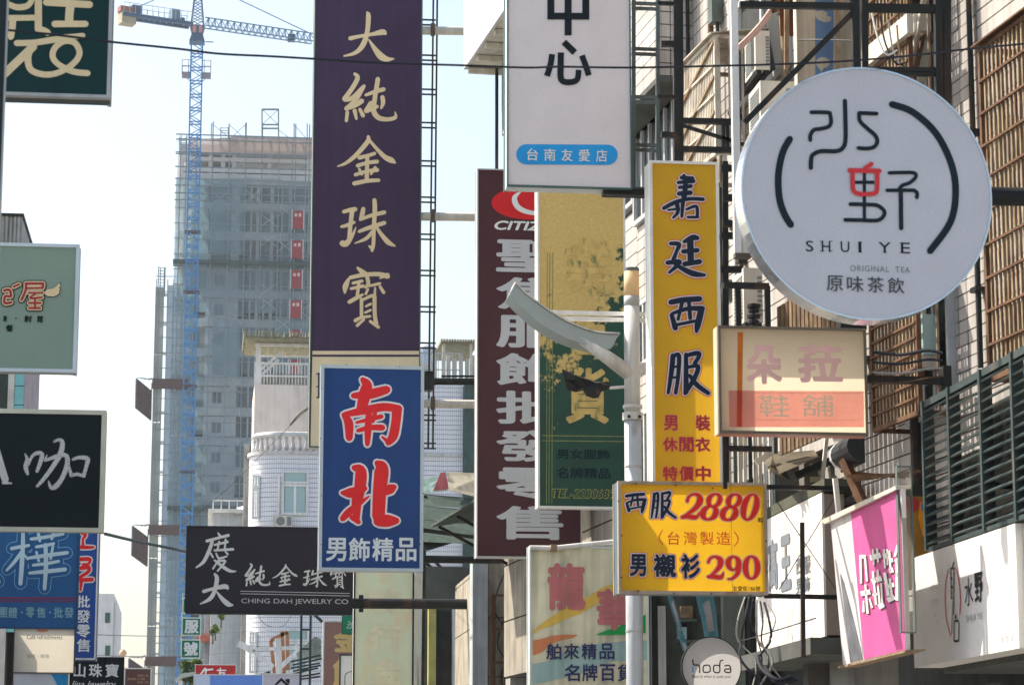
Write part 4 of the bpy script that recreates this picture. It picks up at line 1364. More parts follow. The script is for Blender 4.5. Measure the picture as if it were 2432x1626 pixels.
t = make_sign('narrow cobalt vertical sign with red and white characters, behind the wide blue sign', 32, (120, 233), (1120, 1565), face=mat('cobalt panel', shade(36, 66, 126), 0.45, 0.1), frame=M_white, fw=3.5, thick=0.42, side=mat('cobalt side', shade(34, 62, 112), 0.5))
zm = (0, 1240, 4.062)
lj = [[(790, 105, 26), (826, 118, 30), (800, 160, 24)], [(800, 165, 22), (800, 230, 30)], [(770, 238, 36), (850, 240, 34), (905, 238, 22)],
      [(770, 355, 40), (850, 352, 40), (872, 362, 34)], [(868, 370, 30), (855, 398, 24), (800, 404, 28)], [(780, 440, 40), (850, 430, 44), (855, 470, 34), (800, 510, 34), (765, 530, 30)],
      [(760, 556, 40), (890, 550, 40)], [(785, 570, 34), (776, 655, 22)]]
t.strokes(lj, M_ink_white, 'character_outline', 1, 3.0, zm=zm)
t.strokes(lj, M_ink_red, 'lettering', 2.4, 0, zm=zm)
t.column('批發零售', 182, 214, ((1413, 1442), (1447, 1478), (1482, 1513), (1516, 1547)), M_ink_white, 0.02)

t = make_sign('cream cafe sign with small handwritten line, below the wide blue sign', 30, (32, 177), (1491, 1597), face=mat('cream acrylic', (.84, .78, .64), 0.4, 0.06, trans=.5), frame=mat('dark sign rim', (0.03, 0.03, 0.03), 0.5), fw=1.5, thick=0.16, sheet=True)
t.text('Café refreshments', (64, 1507, 148, 1517), M_inkblk, 0.0)
t.text('咖啡・輕食', (64, 1552, 118, 1562), mat('grey letter', shade(140, 138, 124), 0.5), 0)
t.poly([(84, 1494), (117, 1494), (112, 1498), (100, 1500), (90, 1498)], mat('orange print', shade(214, 130, 88), 0.5), 'printed_shape')

t = make_sign('black jewellery sign with three white serif style characters, beside the cobalt sign foot', 36, (164, 294), (1559, 1690), face=mat('black panel', shade(18, 26, 30), 0.35, 0.15), frame=M_black, fw=2, thick=0.1)
for ch, a, b in (('山', 175, 203), ('珠', 211, 243), ('寶', 250, 282)):
    t.text(ch, (a, 1575, b, 1607), M_ink_white, 0.02)
t.text('lina Jewelry', (170, 1616, 276, 1634), M_ink_white, 0.0, shear=0.35)
t = make_sign('small brown sign with faint gold print and white edge, beside the black jewellery sign', 45, (294, 359), (1585, 1690), face=mat('brown panel', shade(78, 58, 54), 0.5, 0.2), frame=M_white, fw=2.5, thick=0.08)
for i in range(3):
    t.text('典藏小窩', (326 - 24 * (i % 2), 1600 + i * 8, 352 - 8 * (i % 2), 1606 + i * 8), mat('gold print', shade(150, 120, 96), 0.5))
t = make_sign('white sign with a bright blue diagonal corner, under the cream cafe sign', 33, (30, 162), (1598, 1700), face=mat('white panel', shade(198, 198, 200), 0.5), frame=M_aludull, fw=1.5, thick=0.1)
t.poly([(122, 1600), (160, 1600), (160, 1660), (150, 1650)], mat('cyan blue print', shade(44, 130, 176), 0.5), 'blue_corner')

# ---- centre: purple, blue and black ---------------------------------
purple = mat('purple vinyl', shade(58, 45, 66), 0.5, 0.14, fine=0.14, streak=.14, scale=1.2)
t = make_sign('tall purple vertical sign with cream brush characters and cream foot', 36, (741, 1001), (-170, 1064), face=purple, frame=mat('green grey rim', shade(78, 92, 84), 0.5), fw=3, thick=0.24, side=M_white)
SG_purple = t
t.poly([(742, 833), (997, 833), (997, 1061), (737, 1061)], mat('cream foot vinyl', shade(204, 188, 158), 0.5, 0.08), 'cream_foot', 1)
t.poly([(742, 842), (997, 842), (997, 847), (742, 847)], purple, 'stripe', 2)
t.strokes([[(757, 886, 4), (757, 944, 4)], [(752, 888, 3), (765, 887, 3)], [(752, 918, 3), (765, 917, 3)], [(752, 944, 3), (762, 941, 3)]], purple, 'lettering', 2)
ZA, ZB = (700, 0, 3.267), (700, 440, 3.408)
c_da = [[(430, 300, 34), (500, 285, 28), (600, 268, 28), (680, 252, 46), (702, 262, 30)], [(562, 100, 20), (572, 130, 38), (562, 250, 36), (530, 350, 42), (470, 412, 30), (382, 437, 14)], [(575, 310, 12), (620, 380, 36), (670, 440, 54), (720, 462, 38), (770, 458, 10)]]
c_chun = [[(465, 575, 24), (488, 605, 36), (450, 680, 36), (385, 770, 38)], [(390, 778, 30), (450, 760, 36), (530, 680, 34)], [(538, 668, 26), (480, 770, 32), (400, 845, 36)], [(400, 848, 26), (470, 820, 34), (520, 785, 40)],
          [(408, 872, 28), (400, 940, 26)], [(465, 860, 34), (478, 925, 20)], [(505, 850, 26), (530, 900, 32)], [(550, 740, 22), (620, 715, 32), (690, 695, 34)],
          [(645, 615, 36), (638, 660, 36), (622, 760, 36), (612, 860, 40), (650, 915, 40), (720, 928, 32), (780, 912, 30), (778, 870, 8)], [(555, 862, 40), (590, 800, 34)], [(560, 862, 36), (640, 828, 28)], [(680, 755, 34), (685, 800, 34), (670, 842, 18)]]
c_jin = [[(570, 1060, 24), (565, 1100, 36), (480, 1200, 34), (400, 1265, 26), (332, 1292, 10)], [(575, 1085, 22), (640, 1160, 28), (700, 1220, 38), (750, 1245, 44), (780, 1265, 14)], [(500, 1225, 32), (570, 1208, 28), (620, 1192, 28)], [(488, 1287, 32), (560, 1265, 28), (640, 1255, 32)],
         [(563, 1215, 30), (558, 1400, 34)], [(470, 1357, 28), (560, 1330, 26), (640, 1320, 34)], [(500, 1312, 20), (520, 1352, 26)], [(625, 1300, 24), (592, 1350, 22)], [(460, 1425, 34), (560, 1405, 32), (652, 1400, 28)]]
c_zhu = [[(395, 215, 30), (450, 200, 34), (490, 195, 38)], [(465, 205, 38), (450, 330, 34), (440, 450, 36)], [(378, 335, 24), (420, 325, 30), (482, 300, 24)], [(385, 470, 50), (420, 470, 48), (470, 400, 26), (495, 340, 8)],
         [(555, 190, 34), (545, 240, 38), (530, 280, 24)], [(540, 275, 26), (620, 245, 30), (726, 220, 34)], [(520, 375, 26), (600, 345, 34), (726, 305, 34)], [(645, 120, 34), (648, 200, 38), (640, 350, 32), (636, 480, 30), (625, 532, 22)],
         [(602, 492, 16), (625, 512, 30)], [(630, 370, 24), (580, 430, 30), (487, 470, 10)], [(665, 345, 24), (710, 410, 34), (760, 465, 40), (813, 492, 12)]]
c_bao = [[(508, 668, 20), (545, 700, 40), (580, 722, 36)], [(450, 747, 32), (560, 725, 34), (680, 720, 36), (752, 738, 42)], [(752, 725, 36), (690, 752, 14)], [(435, 760, 26), (410, 820, 46), (405, 870, 18)],
         [(470, 792, 24), (545, 775, 26)], [(455, 837, 24), (555, 815, 28)], [(520, 780, 26), (505, 900, 28)], [(440, 945, 32), (500, 912, 32), (550, 885, 20)], [(580, 725, 30), (595, 790, 32), (572, 830, 18)],
         [(600, 815, 22), (690, 795, 24)], [(592, 840, 22), (575, 880, 22)], [(650, 830, 18), (648, 880, 22)], [(690, 820, 24), (720, 868, 28)], [(540, 920, 28), (540, 1060, 28)], [(555, 925, 22), (620, 895, 28), (650, 900, 28)],
         [(645, 900, 34), (648, 1050, 32), (660, 1120, 34)], [(575, 980, 18), (615, 960, 22)], [(570, 1030, 20), (615, 1010, 20)], [(490, 1095, 32), (540, 1070, 24), (610, 1060, 22)], [(560, 1085, 22), (505, 1135, 26)], [(610, 1100, 24), (678, 1148, 28)]]
for ch, z in ((c_da, ZA), (c_chun, ZA), (c_jin, ZA), (c_zhu, ZB), (c_bao, ZB)):
    t.strokes(ch, M_cream, 'lettering', 1, 0, zm=z)
# ladder frame and pipes of the purple sign
def ladder(t, pxa, pxb, ys, y_top, y_bot, depth, wd, m, parent_name='ladder_frame', rung_gap=14, double=True, Yz=36):
    mb = MB()
    k = Yz / FPX
    for px in pxb:
        a = t.l(px[0], y_top, depth); b = t.l(px[1], y_bot, depth)
        mb.bar((a[0], depth, a[1]), (b[0], depth, b[1]), wd)
    fr = t.part(mb, parent_name, m)
    for y in ys:
        for dy in ((0, rung_gap) if double else (0,)):
            a = t.l(pxa[0], y + dy, depth); b = t.l(pxa[1], y + dy, depth)
            t.part(MB().bar((a[0], depth, a[1]), (b[0], depth, a[1]), wd * 0.85), 'rung', m, fr)
ladder(t, (996, 1035), ((1031, 1017), (1040, 1028)), [47, 131, 212, 291, 382, 468, 556, 642, 728, 814, 900, 985, 1052], -160, 1064, 0.16, 0.026, mat('brown black steel', (0.05, 0.05, 0.042), 0.6), rung_gap=12)
for y, xe in ((73, 1190), (514, 1190), (958, 1190)):
    a = t.l(990, y, 0.12); b = t.l(xe, y + 2, 0.12)
    t.pipe((a[0], 0.12, a[1]), (b[0], 0.12, b[1]), 0.062, M_offwhite)
    c = t.l(1027, y, 0.1)
    t.part(MB().box(c[0] - 0.03, c[0] + 0.03, 0.02, 0.06, c[1] - 0.1, c[1] + 0.09), 'pipe_clamp', mat('brown clamp', (0.12, 0.09, 0.07), 0.6))

blue = mat('royal blue panel', shade(28, 56, 104), 0.4, 0.1, streak=0.1, fine=0.1)
t = make_sign('blue vertical sign with two big red characters over four white ones', 32, (759, 1006), (868, 1356), face=blue, frame=mat('blue grey frame', shade(150, 160, 166), 0.4, 0.12, metal=0.1), fw=8, thick=0.2, side=M_alu)
bolts(t, 4, 2)
zm = (560, 780, 3.137)
nan = [[(945, 380, 40), (975, 420, 76), (962, 490, 90), (935, 600, 74)], [(875, 500, 40), (1000, 488, 72), (1125, 455, 60)], [(802, 640, 34), (840, 700, 66), (845, 815, 52)], [(812, 640, 40), (950, 612, 60), (1100, 585, 62), (1215, 598, 56)],
       [(1200, 605, 74), (1192, 700, 70), (1172, 800, 70), (1135, 850, 46)], [(1088, 806, 14), (1145, 850, 40)], [(900, 700, 22), (1000, 675, 32), (1085, 655, 34)], [(910, 760, 30), (1000, 738, 40), (1092, 738, 46)], [(992, 600, 44), (985, 750, 52), (980, 862, 36)],
       [(1045, 600, 30), (1020, 690, 32)]]
bei = [[(882, 1035, 44), (930, 1062, 84), (925, 1180, 86), (900, 1300, 76), (900, 1430, 44)], [(792, 1222, 30), (860, 1222, 76), (962, 1190, 40)], [(795, 1415, 44), (850, 1360, 56), (950, 1280, 28), (998, 1245, 8)], [(865, 1405, 40), (915, 1440, 36)],
       [(1052, 1000, 44), (1085, 1045, 104), (1072, 1200, 100), (1062, 1400, 94)], [(1090, 1225, 50), (1150, 1195, 72), (1178, 1180, 46)], [(1060, 1432, 80), (1130, 1430, 92), (1195, 1430, 52)]]
for ch in (nan, bei):
    t.strokes(ch, mat('pale outline vinyl', shade(188, 186, 190), 0.5), 'character_outline', 1, 4.6, zm=zm)
    t.strokes(ch, M_ink_red, 'lettering', 2.6, 0, zm=zm)
for ch, (a, b) in zip('男飾精品', ((774, 823), (828, 879), (884, 934), (940, 989))):
    t.text(ch, (a, 1276, b, 1332), mat('grey white ink', shade(178, 184, 188), 0.5), 0.022)
# black bracket pipes to the building
for y, xe, r in ((905, 1190, .045), (1327, 1190, .05)):
    a = t.l(1003, y, .1); b = t.l(xe, y + 2, .1)
    t.pipe((a[0], .1, a[1]), (b[0], .1, b[1]), r, M_steel_dark)
a = t.l(1012, 905, .1)
t.part(MB().box(a[0] - .03, a[0] + .08, .03, .17, a[1] - .12, a[1] + .12), 'bracket_plate', M_steel_dark)
a = t.l(1048, 893, .1); b = t.l(1190, 893, .1)
t.pipe((a[0], .1, a[1]), (b[0], .1, b[1]), .014, M_steel_dark)

blackp = mat('black jewellery panel', shade(34, 32, 40), 0.4, 0.12, fine=0.12)
t = make_sign('wide black jewellery sign with silver brush characters and thin capitals, behind the blue sign', 40, (441, 838), (1250, 1453), face=blackp, frame=blackp, fw=2, thick=0.2, side=M_aludull)
zm = (300, 1050, 2.722)
qing = [[(593, 585, 10), (612, 612, 20)], [(520, 637, 20), (600, 615, 18), (660, 600, 20)], [(555, 640, 22), (535, 700, 24), (500, 770, 22), (452, 808, 10)], [(570, 662, 14), (655, 642, 17)], [(570, 697, 14), (690, 690, 18)], [(600, 640, 13), (590, 690, 13)], [(642, 625, 13), (636, 690, 13)],
        [(545, 715, 12), (560, 742, 13)], [(580, 715, 10), (600, 748, 15), (650, 735, 11)], [(640, 705, 10), (656, 722, 13)], [(600, 755, 13), (560, 815, 12)], [(580, 772, 12), (640, 765, 15), (590, 830, 12)], [(570, 760, 12), (620, 800, 22), (670, 830, 20), (708, 832, 8)]]
da2 = [[(500, 962, 24), (560, 945, 20), (635, 930, 32), (655, 942, 20)], [(572, 850, 16), (586, 880, 28), (570, 960, 26), (540, 1010, 26), (478, 1043, 8)], [(585, 965, 10), (620, 1010, 26), (660, 1045, 32), (690, 1050, 8)]]
M_silver = mat('silver ink', shade(172, 172, 170), 0.4, 0.1)
t.strokes(qing, M_silver, zm=zm); t.strokes(da2, M_silver, zm=zm)
for ch, box in ((c_chun, (583, 1338, 640, 1390)), (c_jin, (647, 1340, 706, 1390)), (c_zhu, (721, 1346, 776, 1394)), (c_bao, (786, 1344, 824, 1396))):
    t.strokes(fit(ch, box), M_silver)
for y in (1402.5, 1408.5):
    t.poly([(571, y - .3), (831, y + 5), (831, y + 6.2), (571, y + .9)], M_silver, 'line')
t.text('CHING DAH JEWELRY CO', (573, 1421, 827, 1436), mat('thin grey ink', shade(150, 150, 150), 0.5), 0.006)
t.part(MB().box(t.x0 + .01, t.x1 - .01, -.012, .19, -.03, -.001), 'lower_rail', M_black)
a = t.l(837, 1432, .1); b = t.l(1146, 1434, .1)
t.part(MB().tube([(a[0], .1, a[1]), (b[0], .1, b[1])], .082, 14), 'support_pipe', M_steel_dark)
for dy in (-16, 16):
    c = t.l(857, 1432 + dy, .0)
    t.part(MB().tube([(c[0] - .03, .02, c[1]), (c[0] + .04, .02, c[1])], .03, 8), 'clamp_bolt', M_steel_dark)

fade = mat('faded cream green panel', shade(186, 192, 166), 0.5, 0.1, scale=1.4, dirt=shade(206, 184, 150), dirt_amt=0.35)
t = make_sign('tall blank faded cream-green vertical sign with black edges, below the blue sign', 44, (839, 983), (1240, 1760), face=fade, frame=M_black, fw=4, thick=0.26, side=M_white)
gh = mat('ghost lettering', shade(191, 188, 160), 0.5, 0.15)
for ch, y in (('行', 1480), ('金', 1560), ('飾', 1395)):
    t.text(ch, (875, y, 955, y + 65), gh, 0.05)

t = make_sign('brown vertical sign with large gold character, white edge, beside the faded cream sign', 50, (766, 846), (1473, 1720), face=mat('brown sign panel', shade(132, 100, 92), 0.5, 0.1), frame=M_white, fw=3.5, thick=0.15)
M_gold = mat('gold ink', shade(206, 178, 120), 0.5, 0.1)
t.text('金', (792, 1488, 868, 1548), M_gold, 0.05); t.text('飾', (790, 1562, 860, 1630), M_gold, 0.05)
t = make_sign('green sign with a small white handwritten character, above the brown gold-lettered sign', 48, (812, 862), (1380, 1505), face=mat('bright green panel', shade(10, 106, 80), 0.45, 0.06), frame=M_black, fw=1, thick=0.1)
t.text('沙', (823, 1474, 842, 1492), M_ink_white, 0.0, shear=0.2)
t = make_sign('white sign with dark frame and curved outline, overlapping the brown sign foot', 47, (805, 850), (1552, 1690), face=mat('pale sign panel', shade(202, 198, 194), 0.5), frame=mat('dark green grey rim', (0.05, 0.07, 0.07), 0.5), fw=4, thick=0.1)
t.strokes([[(822, 1680, 1.6), (819, 1610, 1.6), (826, 1596, 1.6), (845, 1591, 1.6)]], M_inkblk, 'printed_line')

# hanging pair of green panels
g1 = mat('green sign panel', shade(24, 98, 72), 0.45, 0.08)
for ch, ya, yb, xa, xb, lb in (('', 1418, 1456, 433, 480, 'green framed panel hanging behind the black jewellery sign'), ('服', 1465, 1509, 431, 478, 'upper green framed panel with one white character, hung under the black jewellery sign'), ('號', 1517, 1563, 429, 476, 'lower green framed panel with one white character, over the bush')):
    t = make_sign(lb, 58, (xa, xb), (ya, yb), face=g1, frame=mat('white green rim', shade(206, 222, 212), 0.5), fw=3, thick=0.06, name='hanging_panel', group='green panels under the black jewellery sign')
    if ch:
        t.text(ch, (xa + 7, ya + 6, xb - 6, yb - 6), M_ink_white, 0.04)
    mb = MB()
    for px in (xa + 1, xb - 2):
        a = t.l(px, ya - 10, .03)
        mb.bar((a[0], .03, a[1]), (a[0], .03, a[1] - .14), .025)
    t.part(mb, 'hanger_bar', M_white)

t = make_sign('small red sign with white characters above a blue and white billboard', 62, (463, 561), (1577, 1606), face=mat('signal red panel', shade(150, 40, 42), 0.5), frame=M_ink_white, fw=1.2, thick=0.06)
t.strokes([[(474, 1604, 3), (488, 1586, 5), (488, 1600, 3)], [(490, 1590, 4), (505, 1588, 4)]], M_ink_white)
t.text('友', (514, 1584, 538, 1612), M_ink_white, .02)
t = make_sign('billboard, half pale lilac and half bright blue, in the street below the red sign', 60, (459, 626), (1600, 1690), face=mat('lilac panel', shade(186, 194, 216), 0.5), frame=M_white, fw=1.2, thick=0.1)
t.poly([(499, 1603), (624, 1603), (624, 1688), (499, 1688)], mat('sky blue print', shade(86, 118, 180), 0.5), 'blue_half')
t = make_sign('small sign with a dark house roof emblem, beside the blue billboard', 56, (623, 713), (1598, 1660), face=mat('grey lilac panel', shade(164, 158, 168), 0.5, 0.1), frame=M_ink_white, fw=2, thick=0.06)
t.poly([(652, 1624), (668, 1608), (688, 1626), (683, 1630), (668, 1616), (657, 1626)], M_inkblk, 'roof_emblem')
t.poly([(678, 1611), (688, 1611), (688, 1622), (684, 1622), (678, 1615)], M_inkblk, 'chimney_emblem')

# ---- middle: maroon, gold, white, yellow -----------------------------
t = make_sign('tall maroon vertical sign with heavy grey-white characters and a red oval emblem', 29, (1132, 1380), (404, 1324), face=mat('maroon panel', shade(64, 38, 42), 0.45, 0.12, fine=0.1), frame=mat('pale maroon sign edge', shade(150, 150, 150), 0.4), fw=3, thick=0.2, side=M_white)
grey = mat('grey white characters', shade(158, 158, 160), 0.5, 0.06)
t.column('聖焦服飾批發零售', 1178, 1338, ((570, 647), (659, 735), (749, 826), (839, 916), (928, 1007), (1021, 1096), (1110, 1187), (1201, 1281)), grey, 0.03)
mb = []
for k in range(28):
    a = 2 * math.pi * k / 28
    mb.append((1258 + 91 * math.cos(a), 482 + 40 * math.sin(a)))
t.poly(mb, mat('oval red', shade(176, 34, 38), 0.5), 'oval_emblem', 1)
t.strokes([[(1236, 456, 3), (1222, 470, 12), (1228, 490, 13), (1250, 503, 11), (1290, 508, 8), (1320, 500, 3)]], M_ink_white, 'emblem_arc', 2)
t.text('CITIZEN', (1174, 526, 1345, 548), M_ink_white, 0.03, shear=0.25)
a = t.l(1377, 1310, .1)
t.part(MB().box(a[0] - .02, a[0] + .02, .21, .25, -.0, t.z1), 'rear_post', M_steel_dark)

# peeling gold sign
def peel_mat():
    m = bpy.data.materials.new('peeling gold foil on green'); m.use_nodes = True
    n, l = m.node_tree.nodes, m.node_tree.links
    b = n['Principled BSDF']; b.inputs['Roughness'].default_value = 0.55
    tc = n.new('ShaderNodeTexCoord'); sx = n.new('ShaderNodeSeparateXYZ')
    l.new(tc.outputs['Object'], sx.inputs[0])
    t1 = n.new('ShaderNodeTexNoise'); t1.inputs['Scale'].default_value = 5.0; t1.inputs['Detail'].default_value = 9; t1.inputs['Roughness'].default_value = 0.72
    l.new(tc.outputs['Object'], t1.inputs['Vector'])
    def mr(s, a, b_, c, d):
        r = n.new('ShaderNodeMapRange'); r.inputs[1].default_value = a; r.inputs[2].default_value = b_; r.inputs[3].default_value = c; r.inputs[4].default_value = d
        l.new(s, r.inputs[0]); return r.outputs[0]
    def add(a, b_):
        x = n.new('ShaderNodeMath'); x.operation = 'ADD'; l.new(a, x.inputs[0]); l.new(b_, x.inputs[1]); return x.outputs[0]
    hz = mr(sx.outputs[2], .85, 2.95, -0.36, 0.36)
    hx = mr(sx.outputs[0], 0.02, 0.42, 0.08, -0.16)
    f = mr(add(add(mr(t1.outputs['Fac'], 0.2, 0.8, -0.06, 1.06), hz), hx), 0.46, 0.54, 0, 1)
    t2 = n.new('ShaderNodeTexNoise'); t2.inputs['Scale'].default_value = 30; l.new(tc.outputs['Object'], t2.inputs['Vector'])
    g = n.new('ShaderNodeMix'); g.data_type = 'RGBA'
    g.inputs[6].default_value = (*shade(156, 134, 78), 1); g.inputs[7].default_value = (*shade(196, 168, 104), 1)
    l.new(t2.outputs['Fac'], g.inputs[0])
    gr = n.new('ShaderNodeMix'); gr.data_type = 'RGBA'
    gr.inputs[6].default_value = (*shade(10, 42, 36), 1); gr.inputs[7].default_value = (*shade(16, 72, 56), 1)
    t3 = n.new('ShaderNodeTexNoise'); t3.inputs['Scale'].default_value = 3; l.new(tc.outputs['Object'], t3.inputs['Vector'])
    l.new(t3.outputs['Fac'], gr.inputs[0])
    mx = n.new('ShaderNodeMix'); mx.data_type = 'RGBA'
    l.new(f, mx.inputs[0]); l.new(gr.outputs[2], mx.inputs[6]); l.new(g.outputs[2], mx.inputs[7])
    l.new(mx.outputs[2], b.inputs['Base Color'])
    return m
t = make_sign('green vertical sign with peeling gold foil, overlapping the maroon sign', 26, (1276, 1487), (430, 1207), face=peel_mat(), frame=mat('white sign edge', shade(214, 212, 208), 0.4), fw=5, thick=0.16, side=M_white)
gold = mat('gold foil', shade(178, 152, 94), 0.5, 0.25, scale=9, dirt=shade(30, 84, 62), dirt_amt=0.25)
t.text('業', (1338, 566, 1455, 702), gold, 0.035); t.text('百', (1345, 745, 1448, 850), gold, 0.035); t.text('貨', (1342, 872, 1446, 1006), gold, 0.03)
gl = mat('thin gold line', shade(118, 124, 76), 0.5, 0.3, scale=14)
for x in (1299, 1305, 1312):
    t.poly([(x, 600), (x + 1.6, 600), (x - .6, 1196), (x - 2.2, 1196)], gl, 'line')
for y in (1033, 1045):
    t.poly([(1288, y), (1482, y + 2), (1482, y + 4), (1288, y + 2)], gl, 'line')
t.text('TEL-2230689', (1310, 1160, 1462, 1184), mat('gold number halo', shade(112, 118, 72), 0.5), 0.06, shear=0.2)
t.text('TEL-2230689', (1314, 1163, 1458, 1181), MATS['dark green acrylic'], 0.0, lay=2, shear=0.2)
fb = mat('faded navy ink', shade(12, 42, 46), 0.5, 0.3, scale=10)
t.text('男女服飾', (1322, 1066, 1448, 1090), fb, 0.03); t.text('名牌精品', (1322, 1110, 1450, 1136), fb, 0.03)

white = mat('milky white acrylic', shade(184, 177, 178), 0.35, 0.05, fine=0.06)
t = make_sign('large white vertical sign with black characters and a blue pill shaped label', 20, (1204, 1498), (-230, 446), face=white, frame=mat('dark green grey frame', shade(62, 86, 86), 0.4), fw=3, thick=0.2, side=mat('pale blue sign side', (0.62, 0.7, 0.74), 0.35))
zm = (980, 0, 3.267)
t.strokes([[(1072, -100, 54), (1072, 155, 54)], [(1343, -100, 54), (1343, 155, 54)], [(1206, -220, 54), (1206, 278, 54)]], M_ink_dark, cap=False, zm=zm)
t.strokes([[(1046, 128, 52), (1370, 130, 52)], [(1046, -90, 52), (1370, -90, 52)]], M_ink_dark, cap=False, zm=zm, lay=1.6)
t.strokes([[(1172, 328, 50), (1258, 411, 50)], [(1082, 423, 46), (1070, 500, 46), (1042, 592, 46)], [(1313, 433, 46), (1340, 505, 46), (1366, 588, 46)],
           [(1150, 410, 48), (1148, 520, 48), (1150, 610, 48), (1180, 638, 46), (1240, 638, 46), (1278, 615, 44), (1288, 545, 44)]], M_ink_dark, cap=False, zm=zm)
pill = []
for k in range(13):
    a = math.pi / 2 + math.pi * k / 12
    pill.append((1250 + 24 * math.cos(a), 367 - 24 * math.sin(a)))
for k in range(13):
    a = -math.pi / 2 + math.pi * k / 12
    pill.append((1443 + 24 * math.cos(a), 368 - 24 * math.sin(a)))
t.poly(pill, mat('pill blue', shade(38, 136, 196), 0.45), 'pill_label', 1)
for i, ch in enumerate('台南友愛店'):
    t.text(ch, (1251 + i * 41, 353 + i * .8, 1278 + i * 41, 382 + i * .8), M_ink_white, 0.015, lay=2)
ladder(t, (1500, 1562), ((1505, 1505), (1562, 1562)), [8, 116, 230, 344, 448], -220, 456, 0.14, 0.03, M_steel_green, 'truss_frame', rung_gap=12)
a = t.l(1430, 452, .12); b = t.l(1600, 458, .12)
t.part(MB().box(a[0], b[0], .04, .16, a[1] - .05, a[1]), 'support_beam', M_steel_dark)
for y in (8, 230, 448):
    a = t.l(1562, y, .14); b = t.l(1606, y, .14)
    t.part(MB().bar((a[0], .14, a[1]), (b[0], .14, a[1]), .03), 'wall_bar', M_steel_dark)

yel = mat('yellow ochre vinyl', (.72, .42, .026), 0.5, 0.08, fine=0.08, trans=.35)
t = make_sign('tall yellow vertical sign with navy brush characters, over the price sign', 19.5, (1546, 1711), (384, 1240), face=yel, frame=mat('pale grey frame', shade(196, 196, 190), 0.4), fw=6.5, thick=0.2, side=M_white, sheet=True)
zm1, zm2 = (1480, 340, 3.41), (1440, 740, 3.553)
jia = [[(470, 282, 34), (560, 290, 36)], [(442, 322, 28), (570, 312, 32)], [(490, 262, 26), (502, 340, 38), (490, 440, 46)], [(450, 362, 26), (548, 352, 32)], [(447, 412, 36), (545, 405, 38)], [(325, 530, 32), (420, 482, 34), (530, 455, 30), (645, 458, 32)],
       [(432, 490, 38), (440, 560, 30), (402, 608, 20)], [(360, 545, 16), (450, 535, 22)], [(482, 470, 34), (472, 600, 24)], [(510, 540, 20), (590, 515, 28), (598, 600, 26)], [(520, 602, 22), (606, 602, 22)]]
ting = [[(380, 815, 30), (450, 822, 38), (428, 880, 28)], [(430, 880, 28), (405, 945, 36)], [(355, 970, 36), (450, 960, 38)], [(370, 1050, 24), (440, 990, 34), (460, 960, 28)], [(390, 962, 22), (480, 1020, 38), (570, 1060, 48), (658, 1070, 26)],
        [(492, 800, 30), (560, 768, 48), (600, 772, 36)], [(540, 790, 54), (545, 960, 52)], [(482, 880, 36), (600, 870, 38)], [(492, 982, 40), (618, 962, 42)]]
xi = [[(382, 1290, 44), (480, 1272, 46), (618, 1262, 46)], [(390, 1392, 36), (420, 1500, 46)], [(392, 1382, 26), (520, 1342, 36), (640, 1342, 46)], [(630, 1352, 52), (602, 1470, 52), (590, 1528, 28)], [(475, 1290, 32), (442, 1430, 26)], [(530, 1282, 32), (540, 1420, 34)], [(432, 1472, 26), (580, 1442, 26)]]
fu = [[(560, 372, 44), (548, 500, 42), (520, 688, 28)], [(562, 382, 28), (610, 370, 38), (602, 560, 34), (582, 688, 32)], [(560, 470, 20), (600, 462, 20)], [(548, 560, 20), (600, 552, 20)], [(670, 362, 36), (670, 680, 46)], [(670, 372, 32), (760, 352, 42), (782, 370, 36), (742, 440, 36)],
      [(680, 472, 26), (770, 462, 38), (742, 560, 40), (662, 690, 36)], [(702, 540, 32), (762, 620, 42), (858, 690, 34)]]
M_outred = mat('outline red', shade(186, 52, 46), 0.5); M_outwhite = mat('outline white', shade(214, 206, 206), 0.5)
def triple(t, ss, zm=None, g=(4.8, 3.1)):
    t.strokes(ss, M_outred, 'character_outline', 1, g[0], zm=zm)
    t.strokes(ss, M_outwhite, 'character_outline', 2, g[1], zm=zm)
    t.strokes(ss, M_ink_navy, 'lettering', 3.2, 0, zm=zm)
for c_, z in ((jia, zm1), (ting, zm1), (xi, zm1), (fu, zm2)):
    triple(t, c_, z)
M_plum = mat('plum red ink', shade(160, 52, 62), 0.5); M_pinkout = mat('pink outline', shade(206, 128, 96), 0.5)
for txt, xs, ya, yb in (('男裝', ((1576, 1609), (1652, 1686)), 986, 1022), ('休閒衣', ((1574, 1609), (1613, 1647), (1651, 1686)), 1038, 1072), ('特價中', ((1574, 1609), (1613, 1647), (1652, 1687)), 1107, 1141)):
    for ch, (a, b) in zip(txt, xs):
        t.text(ch, (a - 1.5, ya - 1.5, b + 1.5, yb + 1.5), M_pinkout, 0.045, lay=1)
        t.text(ch, (a, ya, b, yb), M_plum, 0.022, lay=2)
mb = MB()
for y in (400, 560, 640, 800, 960):
    a = t.l(1712, y, .1); b = t.l(1760, y, .1)
    mb.bar((a[0], .1, a[1]), (b[0], .1, b[1]), .05)
a0 = t.l(1722, 384, .1); a1 = t.l(1724, 1240, .1)
mb.bar((a0[0], .1, a0[1]), (a1[0], .1, a1[1]), .045)
t.part(mb, 'rear_bracket', M_steel_dark)

